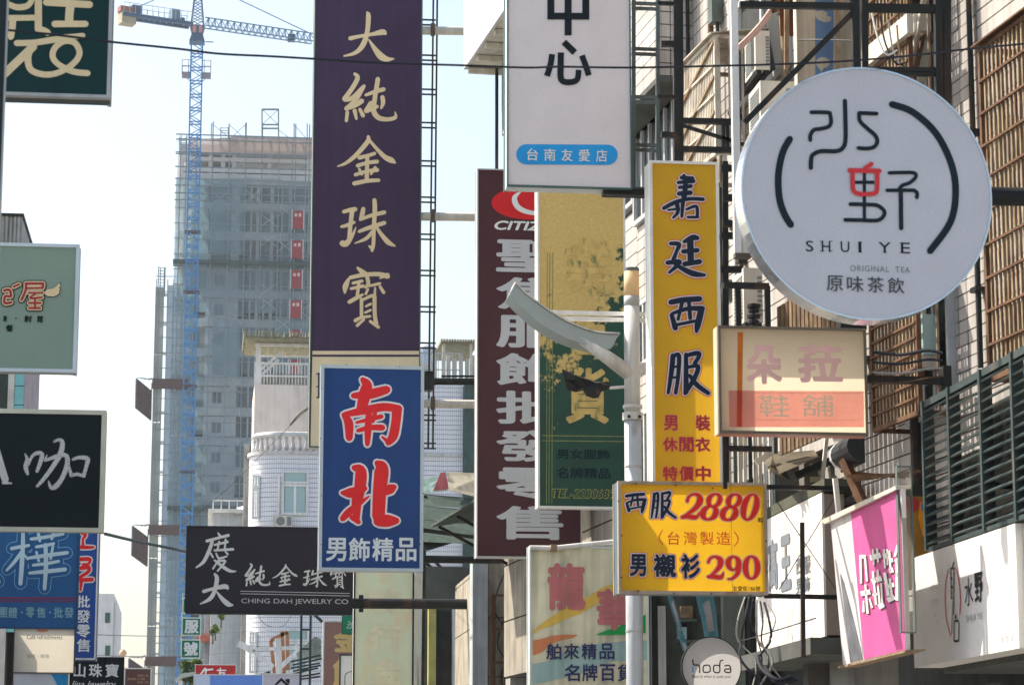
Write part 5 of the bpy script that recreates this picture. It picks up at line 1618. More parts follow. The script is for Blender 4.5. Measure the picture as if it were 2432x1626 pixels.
py = mat('bright yellow vinyl', (.84, .49, .022), 0.5, 0.1, fine=0.06, trans=.5)
t = make_sign('wide yellow price sign with navy characters and red numerals', 19, (1468, 1822), (1144, 1410), face=py, frame=mat('tarnished frame', shade(142, 130, 116), 0.5, 0.25, dirt=shade(104, 78, 70), dirt_amt=0.4), fw=7, thick=0.22, side=mat('dark grey side', shade(70, 84, 92), 0.45), sheet=True)
bolts(t, 3, 4)
zm = (1440, 1100, 2.98)
def px(zm, b):
    return (zm[0] + b[0] / zm[2], zm[1] + b[1] / zm[2], zm[0] + b[2] / zm[2], zm[1] + b[3] / zm[2])
triple(t, fit(xi, px(zm, (138, 218, 275, 350))), None, (4.2, 2.8))
triple(t, fit(fu, px(zm, (318, 205, 488, 385))), None, (4.2, 2.8))
def loop(cx, cy, rx, ry, sl, thick, thin, n=14):
    out = []
    for k in range(n + 1):
        a = 2 * math.pi * k / n
        x, y = math.cos(a), math.sin(a)
        out.append((cx + rx * x - sl * ry * y, cy + ry * y, thin + (thick - thin) * abs(x) ** 1.3))
    return out
SL = 0.22
n2 = [[(572, 268, 22), (580, 240, 18), (612, 218, 16), (650, 226, 30), (662, 262, 44), (635, 310, 34), (585, 350, 22), (533, 384, 14)], [(533, 382, 20), (570, 374, 30), (620, 382, 32), (645, 372, 20), (656, 345, 8)]]
n8 = [loop(763, 260, 40, 44, SL, 34, 13), loop(728, 350, 46, 46, SL, 40, 13)]
n8b = [loop(902, 262, 40, 44, SL, 34, 13), loop(868, 354, 46, 46, SL, 40, 13)]
n0 = [loop(1016, 308, 44, 90, SL, 42, 12)]
m2 = [[(720, 700, 20), (738, 668, 18), (772, 660, 18), (806, 684, 40), (800, 728, 34), (765, 770, 22), (722, 806, 14)], [(718, 802, 20), (760, 800, 30), (810, 804, 28), (828, 770, 8)]]
m9 = [loop(898, 706, 38, 46, 0, 36, 12), [(938, 700, 34), (930, 770, 30), (895, 812, 18), (862, 818, 14)]]
m0 = [loop(1026, 736, 44, 78, 0, 40, 12)]
M_numred = mat('numeral red', shade(206, 44, 36), 0.45, 0.08)
M_numout = mat('numeral outline', shade(228, 196, 170), 0.5)
for ss in (n2, n8, n8b, n0, m2, m9, m0):
    t.strokes(ss, M_numout, 'numeral_outline', 1, 2.6, zm=zm)
    t.strokes(ss, M_numred, 'numeral', 2.4, 0, zm=zm)
M_thinred = mat('thin red ink', shade(200, 70, 46), 0.5)
for ch, (a, b) in zip('台灣製造', ((433, 520), (547, 642), (662, 760), (778, 880))):
    t.text(ch, px(zm, (a, 482, b, 576)), M_thinred, 0.004)
t.strokes([[(400, 470, 6), (378, 505, 8), (376, 540, 8), (400, 574, 6)], [(905, 484, 6), (930, 520, 8), (928, 555, 8), (902, 586, 6)]], M_thinred, zm=zm)
for ch, b in (('男', (162, 640, 282, 800)), ('襯', (330, 640, 492, 806)), ('衫', (525, 640, 662, 815))):
    r_ = px(zm, b)
    for g, m_, lay in ((4.2, M_outred, 1), (2.6, M_outwhite, 2)):
        t.text(ch, (r_[0] - g, r_[1] - g, r_[2] + g, r_[3] + g), m_, 0.03 + 0.028 * g / 2.2, lay=lay, name='character_outline')
    t.text(ch, r_, M_ink_navy, 0.035, lay=3.2)
t.text('起', px(zm, (1070, 382, 1108, 416)), M_inkblk, 0.03)
t.text('友愛街186號', px(zm, (893, 866, 1090, 904)), M_inkblk, 0.015)
t.poly([(1734, 1147), (1734.8, 1147), (1738.8, 1406), (1738, 1406)], mat('panel seam', (0.12, 0.09, 0.02), 0.6), 'panel_seam', 4)
mb = MB()
for y in (1156, 1414):
    a = t.l(1815, y, .1); b = t.l(2022, y + 4, .1)
    mb.bar((a[0], .1, a[1]), (b[0], .1, b[1]), .035)
t.part(mb, 'support_arm', M_steel_dark)
mb = MB()
a, b = t.l(1845, 1190, .1), t.l(1990, 1400, .1)
mb.tube([(a[0], .1, a[1]), (b[0], .14, b[1])], .004, 5)
a, b = t.l(1990, 1170, .1), t.l(1850, 1400, .1)
mb.tube([(a[0], .12, a[1]), (b[0], .1, b[1])], .004, 5)
t.part(mb, 'guy_wire', M_rust)

# shoe shop light box, lit through from behind
glow = mat('yellowed light box acrylic', (0.87, 0.78, 0.60), 0.4, 0.12, scale=1.2, trans=0.75, dirt=(0.7, 0.45, 0.2), dirt_amt=0.12)
pinkb = mat('faded pink film', (0.86, 0.44, 0.42), 0.45, 0.15, scale=2, trans=0.8)
c = P(1880, 905, 17.5)
t = make_sign('orange striped cream light box sign with faded pink characters and pink band', 17.5, (1706, 2059), (777, 1031), face=glow, frame=mat('brown grey rim', shade(92, 84, 74), 0.5, 0.3), fw=6, thick=0.02, sheet=True)
ed = MB()
d = 0.16
for (a, b, c0, d0) in ((t.x0, t.x0 + .012, 0, t.z1),):
    ed.box(a, b, .036, d, c0, d0)
t.part(ed, 'side_panel', mat('cream side', (0.75, 0.68, 0.52), 0.5, trans=0.4))
t.part(MB().box(t.x0 + .013, t.x1, .036, d, t.z1 - .012, t.z1), 'top_panel', M_rustpale)
t.part(MB().box(t.x0 + .013, t.x1, .036, d, 0, .012), 'bottom_panel', mat('pink brown rim', shade(140, 96, 90), 0.5))
t.poly([(1730, 927), (2051, 929), (2052, 1014), (1732, 1014)], pinkb, 'pink_band', 1)
pt = mat('faded pink letters', (0.82, 0.50, 0.45), 0.5)
t.text('朵', (1772, 820, 1857, 912), pt, 0.03); t.text('菈', (1894, 816, 2001, 909), pt, 0.03)
yt = mat('pale yellow letters', (0.86, 0.68, 0.46), 0.5)
t.text('鞋', (1802, 937, 1874, 991), yt, 0.0, lay=2); t.text('舖', (1904, 937, 1979, 989), yt, 0.0, lay=2)
t.poly([(1751, 789), (1764, 789), (1762, 927), (1750, 927)], mat('plain orange strip', (0.62, 0.17, 0.015), 0.6, 0.3, scale=6), 'upright_strip', 3)  # narrow upright strip, orange above the pink band, red within it
t.poly([(1750, 927), (1762, 927), (1761, 1014), (1749, 1014)], mat('plain deep red strip', (0.5, 0.05, 0.02), 0.6, 0.3, scale=6), 'upright_strip', 3)
for y in (932, 996):
    t.poly([(1734, y), (2049, y + 1), (2049, y + 2.4), (1734, y + 1.4)], mat('pale pink line', (0.8, 0.45, 0.4), 0.5, trans=.4), 'line', 2)
a = t.l(2055, 901, .1); b = t.l(2246, 903, .1)
t.part(MB().box(a[0], b[0], .06, .13, a[1] - .025, a[1] + .025), 'support_arm', M_steel_dark)
t.part(MB().box(b[0] - .03, b[0] + .03, .05, .15, b[1] - .16, b[1] + .1), 'wall_plate', M_steel_dark)
a = t.l(1990, 770, .1); b = t.l(2052, 775, .1)
t.part(MB().box(a[0], b[0], .02, .12, t.z1 + .002, t.z1 + .06), 'hanger_block', M_black)

# round tea shop sign
c = P(2060, 458, 14.0)
pl = Plane(c, R(2))
t = Thing('round_sign', 'large round white sign with black line emblem and red centre, on a black arm', 'sign', pl)
rx = (pl.loc(2354, 458)[0] - pl.loc(1768, 458)[0]) / 2 / 0.985
N = 72
def ringp(r, n=N):
    return [(r * math.cos(2 * math.pi * k / n), r * math.sin(2 * math.pi * k / n)) for k in range(n)]
discm = mat('grey white acrylic', shade(164, 162, 168), 0.4, 0.05, fine=0.06)
t.part(MB().prism(ringp(rx * .985), 0.0, 0.006), 'face_panel', discm)
rim = MB()
o_, i_ = ringp(rx), ringp(rx * .985)
for k in range(N):
    j = (k + 1) % N
    rim.add([(o_[k][0], -.006, o_[k][1]), (o_[j][0], -.006, o_[j][1]), (i_[j][0], -.006, i_[j][1]), (i_[k][0], -.006, i_[k][1])], [(0, 1, 2, 3)])
    rim.add([(o_[k][0], -.006, o_[k][1]), (o_[j][0], -.006, o_[j][1]), (o_[j][0], .16, o_[j][1]), (o_[k][0], .16, o_[k][1])], [(3, 2, 1, 0)])
    rim.add([(i_[k][0], -.006, i_[k][1]), (i_[j][0], -.006, i_[j][1]), (i_[j][0], .012, i_[j][1]), (i_[k][0], .012, i_[k][1])], [(0, 1, 2, 3)])
t.part(rim, 'rim', mat('brushed steel rim', (0.62, 0.64, 0.66), 0.22, 0.05, metal=0.85), smooth=True)
t.part(MB().prism(ringp(rx * .98), 0.15, 0.158), 'back_panel', M_aludull)
zm = (1680, 120, 2.376)
ik = mat('emblem black', shade(26, 34, 40), 0.45)
def cw(pts, w_):
    return [(x, y, w_) for x, y in pts]
t.strokes([cw(((465, 500), (425, 575), (400, 700), (405, 830), (432, 920), (470, 985)), 38)], ik, 'emblem_arc', zm=zm)
t.strokes([cw(((1040, 305), (1160, 350), (1290, 470), (1375, 640), (1400, 800), (1370, 970), (1255, 1132)), 38)], ik, 'emblem_arc', zm=zm)
t.strokes([cw(((585, 350), (640, 350), (682, 352)), 22), cw(((690, 352), (697, 400), (685, 430), (640, 443), (600, 450), (580, 480), (580, 508)), 22), cw(((775, 285), (778, 400), (778, 510), (760, 555), (720, 570), (640, 570), (595, 590), (584, 620), (583, 665)), 24),
           cw(((955, 358), (900, 356), (855, 355)), 22), cw(((855, 355), (860, 400), (900, 440), (945, 480), (958, 515), (940, 545), (900, 555), (850, 552)), 22)], ik, 'emblem_character', zm=zm)
t.strokes([cw(((885, 690), (885, 820), (885, 958)), 18), cw(((835, 745), (935, 745)), 18), cw(((805, 868), (900, 870), (960, 876), (998, 910), (985, 945), (950, 960), (860, 958), (775, 957)), 22),
           cw(((1025, 692), (1100, 690), (1165, 692), (1175, 715), (1140, 748), (1100, 762), (1080, 785)), 20), cw(((1012, 790), (1090, 790), (1165, 790)), 20), cw(((1165, 790), (1182, 805), (1180, 832)), 20), cw(((1090, 790), (1091, 900), (1092, 1005)), 24)], ik, 'emblem_character', zm=zm)
t.strokes([cw(((800, 678), (880, 680), (970, 682)), 26), cw(((885, 668), (905, 655), (925, 642)), 24), cw(((817, 690), (818, 740), (822, 790), (850, 810), (900, 812), (945, 806), (955, 780), (956, 690)), 25)], mat('emblem red', shade(178, 52, 56), 0.5), 'emblem_red', zm=zm, lay=2)
for ch, (a, b) in zip('SHUIYE', ((555, 597), (645, 693), (752, 800), (852, 868), (965, 1035), (1092, 1143))):
    y0 = 1074 + (a - 555) * .02
    t.text(ch, px(zm, (a, y0, b, y0 + 60)), ik, 0.0)
    for yy in (y0 + 2, y0 + 57):           # serifs
        if ch in 'HIYE' and not (ch == 'Y' and yy < y0 + 20):
            xs = {'H': (a, b), 'I': ((a + b) / 2,), 'Y': ((a + b) / 2,), 'E': (a + 4,)}[ch]
            t.strokes([[(x_ - 9, yy, 4), (x_ + 9, yy, 4)] for x_ in xs], ik, 'serif', zm=zm, lay=1.4)
gt = mat('grey small letters', shade(110, 112, 118), 0.5)
t.text('ORIGINAL  TEA', px(zm, (805, 1216, 1142, 1250)), gt, 0.0, spacing=1.15)
for i, ch in enumerate('原味茶飲'):
    t.text(ch, px(zm, (672 + i * 115, 1270 + i * 4, 765 + i * 115, 1358 + i * 4)), mat('dark grey letters', shade(62, 64, 68), 0.5), 0.004)
a = t.l(2345, 466, .08)
b = t.l(2620, 472, .08)
t.part(MB().tube([(a[0] - .05, .08, a[1]), (b[0], .08, b[1])], .055, 14), 'support_pipe', M_black)

# small round white sign
pl = Plane(P(1690, 1583, 24), R(0))
t = Thing('round_sign', 'small round white shop sign with thin black rim and black rounded letters', 'sign', pl)
r_ = pl.loc(1761, 1583)[0] - pl.loc(1690, 1583)[0]
t.part(MB().flat(ringp(r_ * .98, 48), 0), 'face_panel', mat('white acrylic lit', (.86, .84, .84), 0.4, 0.04, trans=.45))
rg = MB()
o_, i_ = ringp(r_, 48), ringp(r_ * .97, 48)
for k in range(48):
    j = (k + 1) % 48
    rg.add([(o_[k][0], -.004, o_[k][1]), (o_[j][0], -.004, o_[j][1]), (i_[j][0], -.004, i_[j][1]), (i_[k][0], -.004, i_[k][1]), (o_[k][0], .07, o_[k][1]), (o_[j][0], .07, o_[j][1]), (i_[j][0], .07, i_[j][1]), (i_[k][0], .07, i_[k][1])], [(0, 1, 2, 3), (0, 4, 5, 1), (3, 2, 6, 7), (4, 7, 6, 5)])
t.part(rg, 'rim', M_black)
zm = (1440, 1100, 2.98)
hk = mat('hoda black', shade(28, 26, 30), 0.45)
t.strokes([cw(((612, 1388), (612, 1410), (622, 1424), (650, 1424), (660, 1436), (660, 1478)), 9), cw(((690, 1428), (728, 1428), (732, 1470), (690, 1474), (684, 1450), (690, 1428)), 9),
           cw(((800, 1428), (765, 1428), (758, 1450), (765, 1474), (800, 1474), (802, 1420), (808, 1396), (824, 1390)), 9), cw(((838, 1430), (872, 1430), (878, 1474), (842, 1474), (840, 1455), (874, 1452)), 9)], hk, zm=zm)
t.strokes([cw(((612, 1436), (612, 1475)), 9)], mat('emblem blue', shade(70, 130, 200), 0.5), 'lettering', zm=zm)
t.text('Best is what it suits you', px(zm, (606, 1494, 880, 1522)), hk, 0.0, shear=0.15)
a = t.l(1755, 1570, .04); b = t.l(1900, 1570, .04)
t.pipe((a[0], .04, a[1]), (b[0], .04, b[1]), .02, M_steel_dark)

# painted flag-like sign with two faded characters
cr = mat('weathered cream painted panel', shade(190, 184, 160), 0.55, 0.18, streak=0.35, dirt=shade(128, 132, 118), dirt_amt=0.25)
t = make_sign('weathered cream sign with faded pink characters and yellow and orange brush swooshes', 25, (1257, 1541), (1297, 1760), face=cr, frame=mat('pale pipe frame', shade(176, 186, 186), 0.4), fw=4, thick=0.16, side=M_aludull, yaw=0)
zm = (980, 1240, 4.043)
def zp(pts):
    return [(zm[0] + x / zm[2], zm[1] + y / zm[2]) for x, y in pts]
t.poly(zp([(1165, 1030), (1290, 930), (1430, 840), (1560, 780), (1700, 700), (1830, 620), (1950, 580), (2100, 540), (2100, 640), (1960, 690), (1850, 740), (1720, 810), (1600, 880), (1480, 920), (1360, 980), (1260, 1010), (1150, 1065)]), mat('mustard swoosh', shade(190, 158, 76), 0.5, 0.12, streak=.2), 'yellow_swoosh', 1)
t.poly(zp([(1155, 1130), (1230, 1118), (1340, 1085), (1460, 1075), (1590, 1078), (1540, 1105), (1420, 1130), (1330, 1165), (1250, 1240), (1155, 1275)]), mat('orange swoosh', shade(180, 112, 78), 0.5, 0.12, streak=.2), 'orange_swoosh', 1)
t.poly(zp([(1150, 1360), (1300, 1330), (1460, 1240), (1640, 1180), (1900, 1150), (2250, 1130), (2250, 1320), (1900, 1330), (1650, 1440), (1400, 1500), (1150, 1560)]), mat('teal wash', shade(134, 158, 156), 0.5, 0.15, streak=.25), 'teal_swoosh', 1)
t.poly(zp([(1750, 1080), (1850, 1040), (1960, 1005), (2120, 950), (2236, 880), (2236, 1060), (2050, 1075)]), mat('leaf green swoosh', shade(30, 130, 66), 0.5, 0.15), 'green_swoosh', 1.6)
fp = mat('faded rose ink', shade(164, 98, 100), 0.5, 0.2, streak=.2)
t.text('龍', (1300, 1336, 1390, 1448), fp, 0.04, lay=2.2); t.text('華', (1417, 1397, 1500, 1496), fp, 0.04, lay=2.2)
nv = mat('faded navy letters', shade(46, 48, 84), 0.5, 0.15)
for i, ch in enumerate('舶來精品'):
    t.text(ch, (1297 + i * 42, 1527, 1333 + i * 42, 1565), nv, 0.02, lay=3)
for i, ch in enumerate('名牌百貨'):
    t.text(ch, (1340 + i * 42, 1576, 1377 + i * 42, 1617), nv, 0.02, lay=3)
a = t.l(1257, 1301, .02); b = t.l(1313, 1302, .02); c = t.l(1480, 1284, .02)
t.part(MB().tube([(a[0], -.03, a[1]), (b[0], -.03, b[1]), (c[0], .0, c[1])], .024, 8), 'top_pipe', M_white)
t.part(MB().box(b[0] - .03, b[0] + .03, -.07, -.0, b[1] - .03, b[1] + .035), 'pipe_clamp', M_rustpale)
# ================================================================== RIGHT PAVEMENT: fascia signs, louvre, lamp, clutter
STX = Plane((5.0, 17, 0), R(-90))        # shop fascias run parallel to the street
def fascia(label, X_, name='fascia_sign', cat='sign'):
    pl = Plane((X_, 17, 0), R(-90))
    return Thing(name, label, cat, pl)

# --- white fascia with line emblem
t = fascia('long white fascia sign with small line emblem and red arcs, under the dark louvre', 5.0)
x0 = t.l(2168, 1450)[0]; x1 = t.l(2416, 1400)[0]
z0, z1 = t.l(2170, 1585)[1], t.l(2170, 1324)[1]
wf = mat('white fascia acrylic', (.74, .72, .70), .4, .05, streak=.05)
t.part(MB().box(x0, x1, 0, .2, z0, z1), 'light_box', wf)
t.part(MB().box(x1 + .003, x1 + 1.6, .05, .2, z0, z1), 'end_box', M_offwhite)
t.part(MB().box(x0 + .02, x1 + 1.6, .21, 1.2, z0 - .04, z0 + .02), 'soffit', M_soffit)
zm = (1820, 1080, 2.8725)
M_red2 = mat('thin red line', (.65, .06, .05), .5)
t.strokes([cw(((1245, 780), (1226, 880), (1224, 1000), (1235, 1130), (1262, 1232)), 5), cw(((1296, 770), (1318, 860), (1328, 980), (1324, 1085)), 5)], M_red2, 'emblem_arc', zm=zm)
fk = mat('fascia black', (.02, .02, .022), .5)
t.strokes([cw(((1284, 728), (1272, 766)), 6), cw(((1256, 774), (1290, 772)), 12), cw(((1262, 785), (1268, 975)), 6), cw(((1284, 785), (1283, 1090)), 5), cw(((1263, 830), (1270, 850)), 12), cw(((1268, 890), (1276, 905)), 12), cw(((1265, 970), (1276, 980)), 12),
           cw(((1276, 1000), (1272, 1220)), 4), cw(((1300, 1085), (1296, 1120)), 9), cw(((1284, 1132), (1316, 1128)), 14), cw(((1285, 1140), (1284, 1268)), 5), cw(((1318, 1136), (1317, 1265)), 5), cw(((1284, 1268), (1318, 1266)), 14)], fk, 'emblem_figure', zm=zm, cap=False)
t.text('水', px(zm, (1355, 835, 1412, 1028)), fk, 0.0); t.text('野', px(zm, (1424, 796, 1480, 1006)), fk, 0.02)
fg = mat('fascia grey print', (.4, .38, .4), .5)
t.text('SHUI YE', px(zm, (1365, 1082, 1478, 1128)), fg, 0.0)
for i, (xx, yy, s_) in enumerate(((1130, 880, '日日'), (1146, 876, '鮮泡'), (1165, 872, '好茶'), (1132, 985, '職人'), (1148, 980, '手作'), (1166, 976, '原味'), (1150, 1075, '茶'), (1168, 1125, '飲'))):
    t.text('\n'.join(s_), px(zm, (xx, yy, xx + 9, yy + (44 if len(s_) > 1 else 26))), fg)
for i in range(4):
    t.text('飲', px(zm, (1508, 786 + i * 90, 1520, 812 + i * 90)), mat('fascia pale print', (.55, .53, .55), .5))
t.text('友愛店', px(zm, (1600, 1225, 1688, 1275)), fg, 0.0)

# --- louvre screen
t = fascia('dark green horizontal louvre screen with upright posts, above the white fascia', 5.02, 'louvre_screen', 'louvre')
M_louv = mat('dark green louvre paint', (.045, .068, .07), .45, .2, dirt=(.12, .1, .09), dirt_amt=.2)
lx0 = t.l(2203, 1100)[0]; lx1 = lx0 + 3.6
lz0 = z1 + .02; lz1 = t.l(2203, 957)[1]
fr = MB()
posts = [lx0] + [t.l(p_, 1100)[0] for p_ in (2265, 2342, 2419)] + [lx0 + 2.6, lx0 + 3.55]
for x_ in posts:
    t.part(MB().box(x_ - .02, x_ + .02, -.035, .05, lz0, lz1 + .02), 'post', M_louv)
t.part(MB().box(lx0 - .02, lx1, -.02, .05, lz1 - .03, lz1 + .019).box(lx0 + .02, lx1, -.02, .05, lz0 - .01, lz0 + .02), 'rail', M_louv)
ns = 15
sl_me = None
for k in range(ns):
    z_ = lz0 + .05 + (lz1 - lz0 - .1) * k / (ns - 1)
    if sl_me is None:
        mb = MB().quadslab([(lx0, -.025, 0), (lx1, -.025, 0), (lx1, .045, .045), (lx0, .045, .045)], (0, -.006, .01))
        o = t.part(mb, 'slat', M_louv); sl_me = o.data
    else:
        o = bpy.data.objects.new('slat', sl_me); col.objects.link(o); o.parent = t.e
    o.location = (0, 0, z_ - .02)
    o.rotation_euler = (random.uniform(-.03, .03), 0, 0)
# machinery half seen behind the louvre
for k in range(3):
    ac_unit(Vector((5.12, 16.9 - k * .85, lz0 + .1 + .25 * (k % 2))), R(-90), .7, .5, .26, 'air conditioner half hidden behind the dark louvre screen', 'air conditioners behind the louvre')

# --- white sunlit board
t = fascia('sunlit white fascia board with grey characters and crossed guy wires, right of the price sign', 4.82)
x0 = t.l(1797, 1500)[0]; x1 = t.l(1955, 1350)[0]
z0, z1 = t.l(1955, 1511)[1], t.l(1955, 1167)[1]
wb = mat('aged white board', (.78, .76, .72), .5, .06, streak=.18)
t.part(MB().box(x0, x1, 0, .02, z0, z1), 'board', wb)
t.part(MB().box(x0 - .0, x1, .021, .18, z0 + .01, z1 - .01), 'cabinet', mat('brown grey cabinet', (.28, .23, .2), .7, .2))
for k in range(1, 6):
    x_ = x0 + (x1 - x0) * k / 6
    t.part(MB().box(x_, x_ + .006, -.003, -.0005, z0, z1), 'seam', mat('tan seam', (.5, .42, .32), .8))
zm = (1440, 1100, 2.98)
bg_ = mat('board grey characters', (.17, .19, .22), .6, .15)
t.text('高', px(zm, (1150, 530, 1215, 900)), bg_, .05); t.text('王', px(zm, (1235, 500, 1310, 900)), bg_, .05)
t.text('西', px(zm, (1345, 670, 1390, 780)), bg_, .02); t.text('服', px(zm, (1400, 650, 1445, 780)), bg_, .02)
t.text('男', px(zm, (1345, 810, 1388, 920)), bg_, .02); t.text('飾', px(zm, (1400, 795, 1444, 910)), bg_, .02)
for k in range(4):
    t.text('訂製西服', px(zm, (1312 + k * 34, 1015 + (k % 2) * 20, 1328 + k * 34, 1120)), mat('board faint print', (.55, .35, .35), .6))
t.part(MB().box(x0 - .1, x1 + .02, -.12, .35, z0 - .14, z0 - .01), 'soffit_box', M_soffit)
a, b = t.l(1795, 1540, -.03), t.l(1985, 1482, -.03)
t.part(MB().box(x0 - .2, x1 + .1, .0, .3, z1 + .01, z1 + .1), 'top_awning', mat('dark olive awning', (.08, .085, .06), .8, .3))
mb = MB()
wz = z0 + .12
mb.tube([(x0 - .3, -.14, wz - .01), (x1 + .3, -.14, wz)], .006, 5)
t.part(mb, 'board_wire', M_cable)

# --- leaning pink sign
def ip(px_, py_, X_top, X_bot, zt_, zb_):
    """hit of a pixel ray on the leaning plane of the pink sign"""
    d = ray(px_, py_)
    # plane: X = X_bot + (X_top - X_bot) * (z - zb)/(zt - zb)
    s_ = (X_top - X_bot) / (zt_ - zb_)
    q = (X_bot + s_ * (CAM.z - zb_) - CAM.x) / (d.x - s_ * d.z)
    return CAM + d * q
XT, XB, ZT, ZB = 4.52, 4.64, 3.65, 2.57
def pinkpt(p_, lay=0.0):
    v = ip(p_[0], p_[1], XT, XB, ZT, ZB)
    return v - Vector((1, 0, .1)) * (.003 * lay)
o_ = Vector((4.64, 17.6, 2.57))
e = empty('fascia_sign', o_)
tag(e, 'pink and white fascia sign with white raised characters, leaning out over the pavement', 'sign')
def pk(pts, name, m, lay):
    return MB().add([pinkpt(q, lay) - o_ for q in pts], [tuple(range(len(pts)))]).build(name, m, e)
TL, TR, BR_, BL = (1972, 1230), (2140, 1160), (2152, 1543), (2003, 1583)
c4 = [pinkpt(q) - o_ for q in (TL, TR, BR_, BL)]
MB().quadslab(c4, (.03, 0, .003)).build('cabinet', mat('faded white cabinet', (.72, .70, .70), .5, .08, streak=.2), e)
zmk = (1820, 1080, 2.8725)
def zk(x, y): return (zmk[0] + x / zmk[2], zmk[1] + y / zmk[2])
pink = mat('pink print', (.70, .13, .36), .5, .14, scale=2.5, trans=.1)
pk([zk(578, 385), zk(910, 235), zk(952, 1325), zk(668, 1392)], 'pink_panel', pink, 1)
pk([zk(505, 800), zk(530, 860), zk(600, 1130), zk(662, 1390), zk(578, 1410)], 'grey_stripe', mat('grey brushed stripe', (.16, .17, .19), .6, .4, scale=6), 1.3)
wt = mat('white raised letters', (.8, .78, .76), .5)
sw = mat('letter shadow edge', (.18, .07, .09), .6)
def pstrokes(ss, m, lay, grow, dx=0, dy=0, name='lettering'):
    mb = MB()
    for st in ss:
        A, B, t0, t1 = ribbon([(*zk(x + dx, y + dy), w_ / zmk[2]) for x, y, w_ in st], grow, False)
        pa = [pinkpt(q, lay) - o_ for q in A]; pb = [pinkpt(q, lay) - o_ for q in B]
        for i in range(len(pa) - 1):
            mb.add([pa[i], pa[i + 1], pb[i + 1], pb[i]], [(0, 1, 2, 3)])
    mb.build(name, m, e)
duo = [[(650, 680, 15), (655, 875, 13)], [(650, 690, 24), (688, 692, 24)], [(682, 690, 13), (695, 860, 13)], [(652, 945, 34), (718, 930, 34)], [(684, 880, 13), (700, 1080, 16)], [(672, 990, 10), (672, 1070, 16)], [(712, 975, 10), (730, 1040, 14)]]
la = [[(718, 700, 36), (790, 680, 36)], [(735, 640, 13), (742, 750, 11)], [(765, 635, 13), (772, 730, 11)], [(735, 790, 13), (758, 1020, 14)], [(728, 860, 36), (752, 850, 36)], [(768, 780, 13), (772, 830, 16)], [(760, 850, 36), (795, 838, 36)], [(770, 890, 11), (782, 1010, 13)], [(792, 870, 11), (800, 1000, 11)], [(775, 1035, 36), (812, 1015, 34)], [(740, 960, 30), (762, 940, 22)]]
xie = [[(805, 690, 34), (840, 680, 34)], [(812, 640, 12), (818, 770, 12)], [(832, 640, 12), (836, 750, 12)], [(815, 800, 22), (842, 960, 22)], [(848, 650, 13), (858, 800, 13)], [(845, 790, 34), (875, 780, 34)], [(846, 720, 28), (872, 712, 28)], [(852, 840, 16), (868, 980, 16)], [(836, 990, 34), (884, 965, 34)], [(824, 900, 30), (850, 892, 30)], [(858, 890, 28), (880, 880, 28)]]
pu = [[(905, 610, 14), (886, 690, 16)], [(888, 730, 36), (906, 722, 36)], [(892, 820, 30), (908, 815, 30)], [(898, 700, 14), (900, 990, 18)]]
for ch in (duo, la, xie, pu):
    pstrokes(ch, sw, 2, 1.0, 4, 6, 'letter_return'); pstrokes(ch, wt, 3.2, 0)
ta = [pinkpt(q) - o_ for q in (zk(395, 446), zk(912, 210), zk(912, 236), zk(425, 470))]
MB().quadslab([q + Vector((-.03, 0, 0)) for q in ta], (.1, 0, .01)).build('top_trim', M_offwhite, e)
MB().quadslab([pinkpt(q) - o_ + Vector((-.015, 0, 0)) for q in (zk(500, 1440), zk(960, 1330), zk(960, 1345), zk(505, 1455))], (.14, 0, .01)).build('bottom_trim', M_rustpale, e)

# --- clear acrylic blade sign and poster
t = make_sign('yellowed clear acrylic blade panel in a thin metal edge, beside the pink sign', 16.4, (2134, 2170), (1106, 1502), face=net_mat('clear acrylic', (.34, .32, .28), .5), frame=M_steel_green, fw=2, thick=.03, sheet=True)
t = make_sign('orange and yellow poster with red roundel under the louvre edge', 18.3, (2146, 2212), (1150, 1400), face=mat('poster yellow', shade(134, 98, 40), .5, .2, scale=4, dirt=shade(120, 70, 30), dirt_amt=.3), frame=M_steel_dark, fw=2, thick=.05)
zq = []
for k in range(18):
    a = 2 * math.pi * k / 18
    zq.append((2168 + 17 * math.cos(a), 1198 + 18 * math.sin(a)))
t.poly(zq, mat('poster red', shade(150, 50, 46), .5), 'red_roundel', 1)
t.poly([(2184, 1190), (2204, 1196), (2204, 1290), (2190, 1270), (2180, 1230)], mat('poster orange', shade(190, 124, 34), .5, .3, scale=8), 'orange_figure', 1.6)
t.poly([(2186, 1196), (2206, 1196), (2206, 1214), (2188, 1212)], mat('poster blue', shade(70, 110, 150), .5), 'blue_patch', 2.2)
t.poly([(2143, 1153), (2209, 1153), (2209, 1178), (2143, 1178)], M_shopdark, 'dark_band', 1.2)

# --- cylinder awning box (rolled shutter end) and struts
pl = Plane((4.72, 17.9, 0), R(-90))
t = Thing('awning_case', 'curved white-ended dark awning case with rusty strut, above the pink sign', 'awning', pl)
a = t.l(2012, 1100); b = t.l(2100, 1030)
prof = []
for k in range(9):
    q = math.pi * (.05 + .9 * k / 8)
    prof.append((.02 - .16 * math.sin(q), .02 + .12 * math.cos(q)))
def case(x0_, x1_, z_):
    mb = MB(); n = len(prof)
    mb.add([(x0_, y_, z_ + h_) for y_, h_ in prof] + [(x1_, y_, z_ + h_) for y_, h_ in prof],
           [(i, i + 1, i + 1 + n, i + n) for i in range(n - 1)] + [tuple(range(n)), tuple(range(2 * n - 1, n - 1, -1))])
    return mb
zc = (a[1] + b[1]) / 2
t.part(case(a[0], a[0] + .05, zc), 'end_cap', mat('grey white cap', (.6, .62, .68), .5, .1), smooth=False)
t.part(case(a[0] + .051, a[0] + .55, zc), 'case_body', mat('dark case metal', (.02, .026, .03), .5, .2), smooth=False)
mb = MB()
mb.bar((a[0] + .3, -.1, zc - .05), (a[0] + .62, .1, zc - .75), .06)
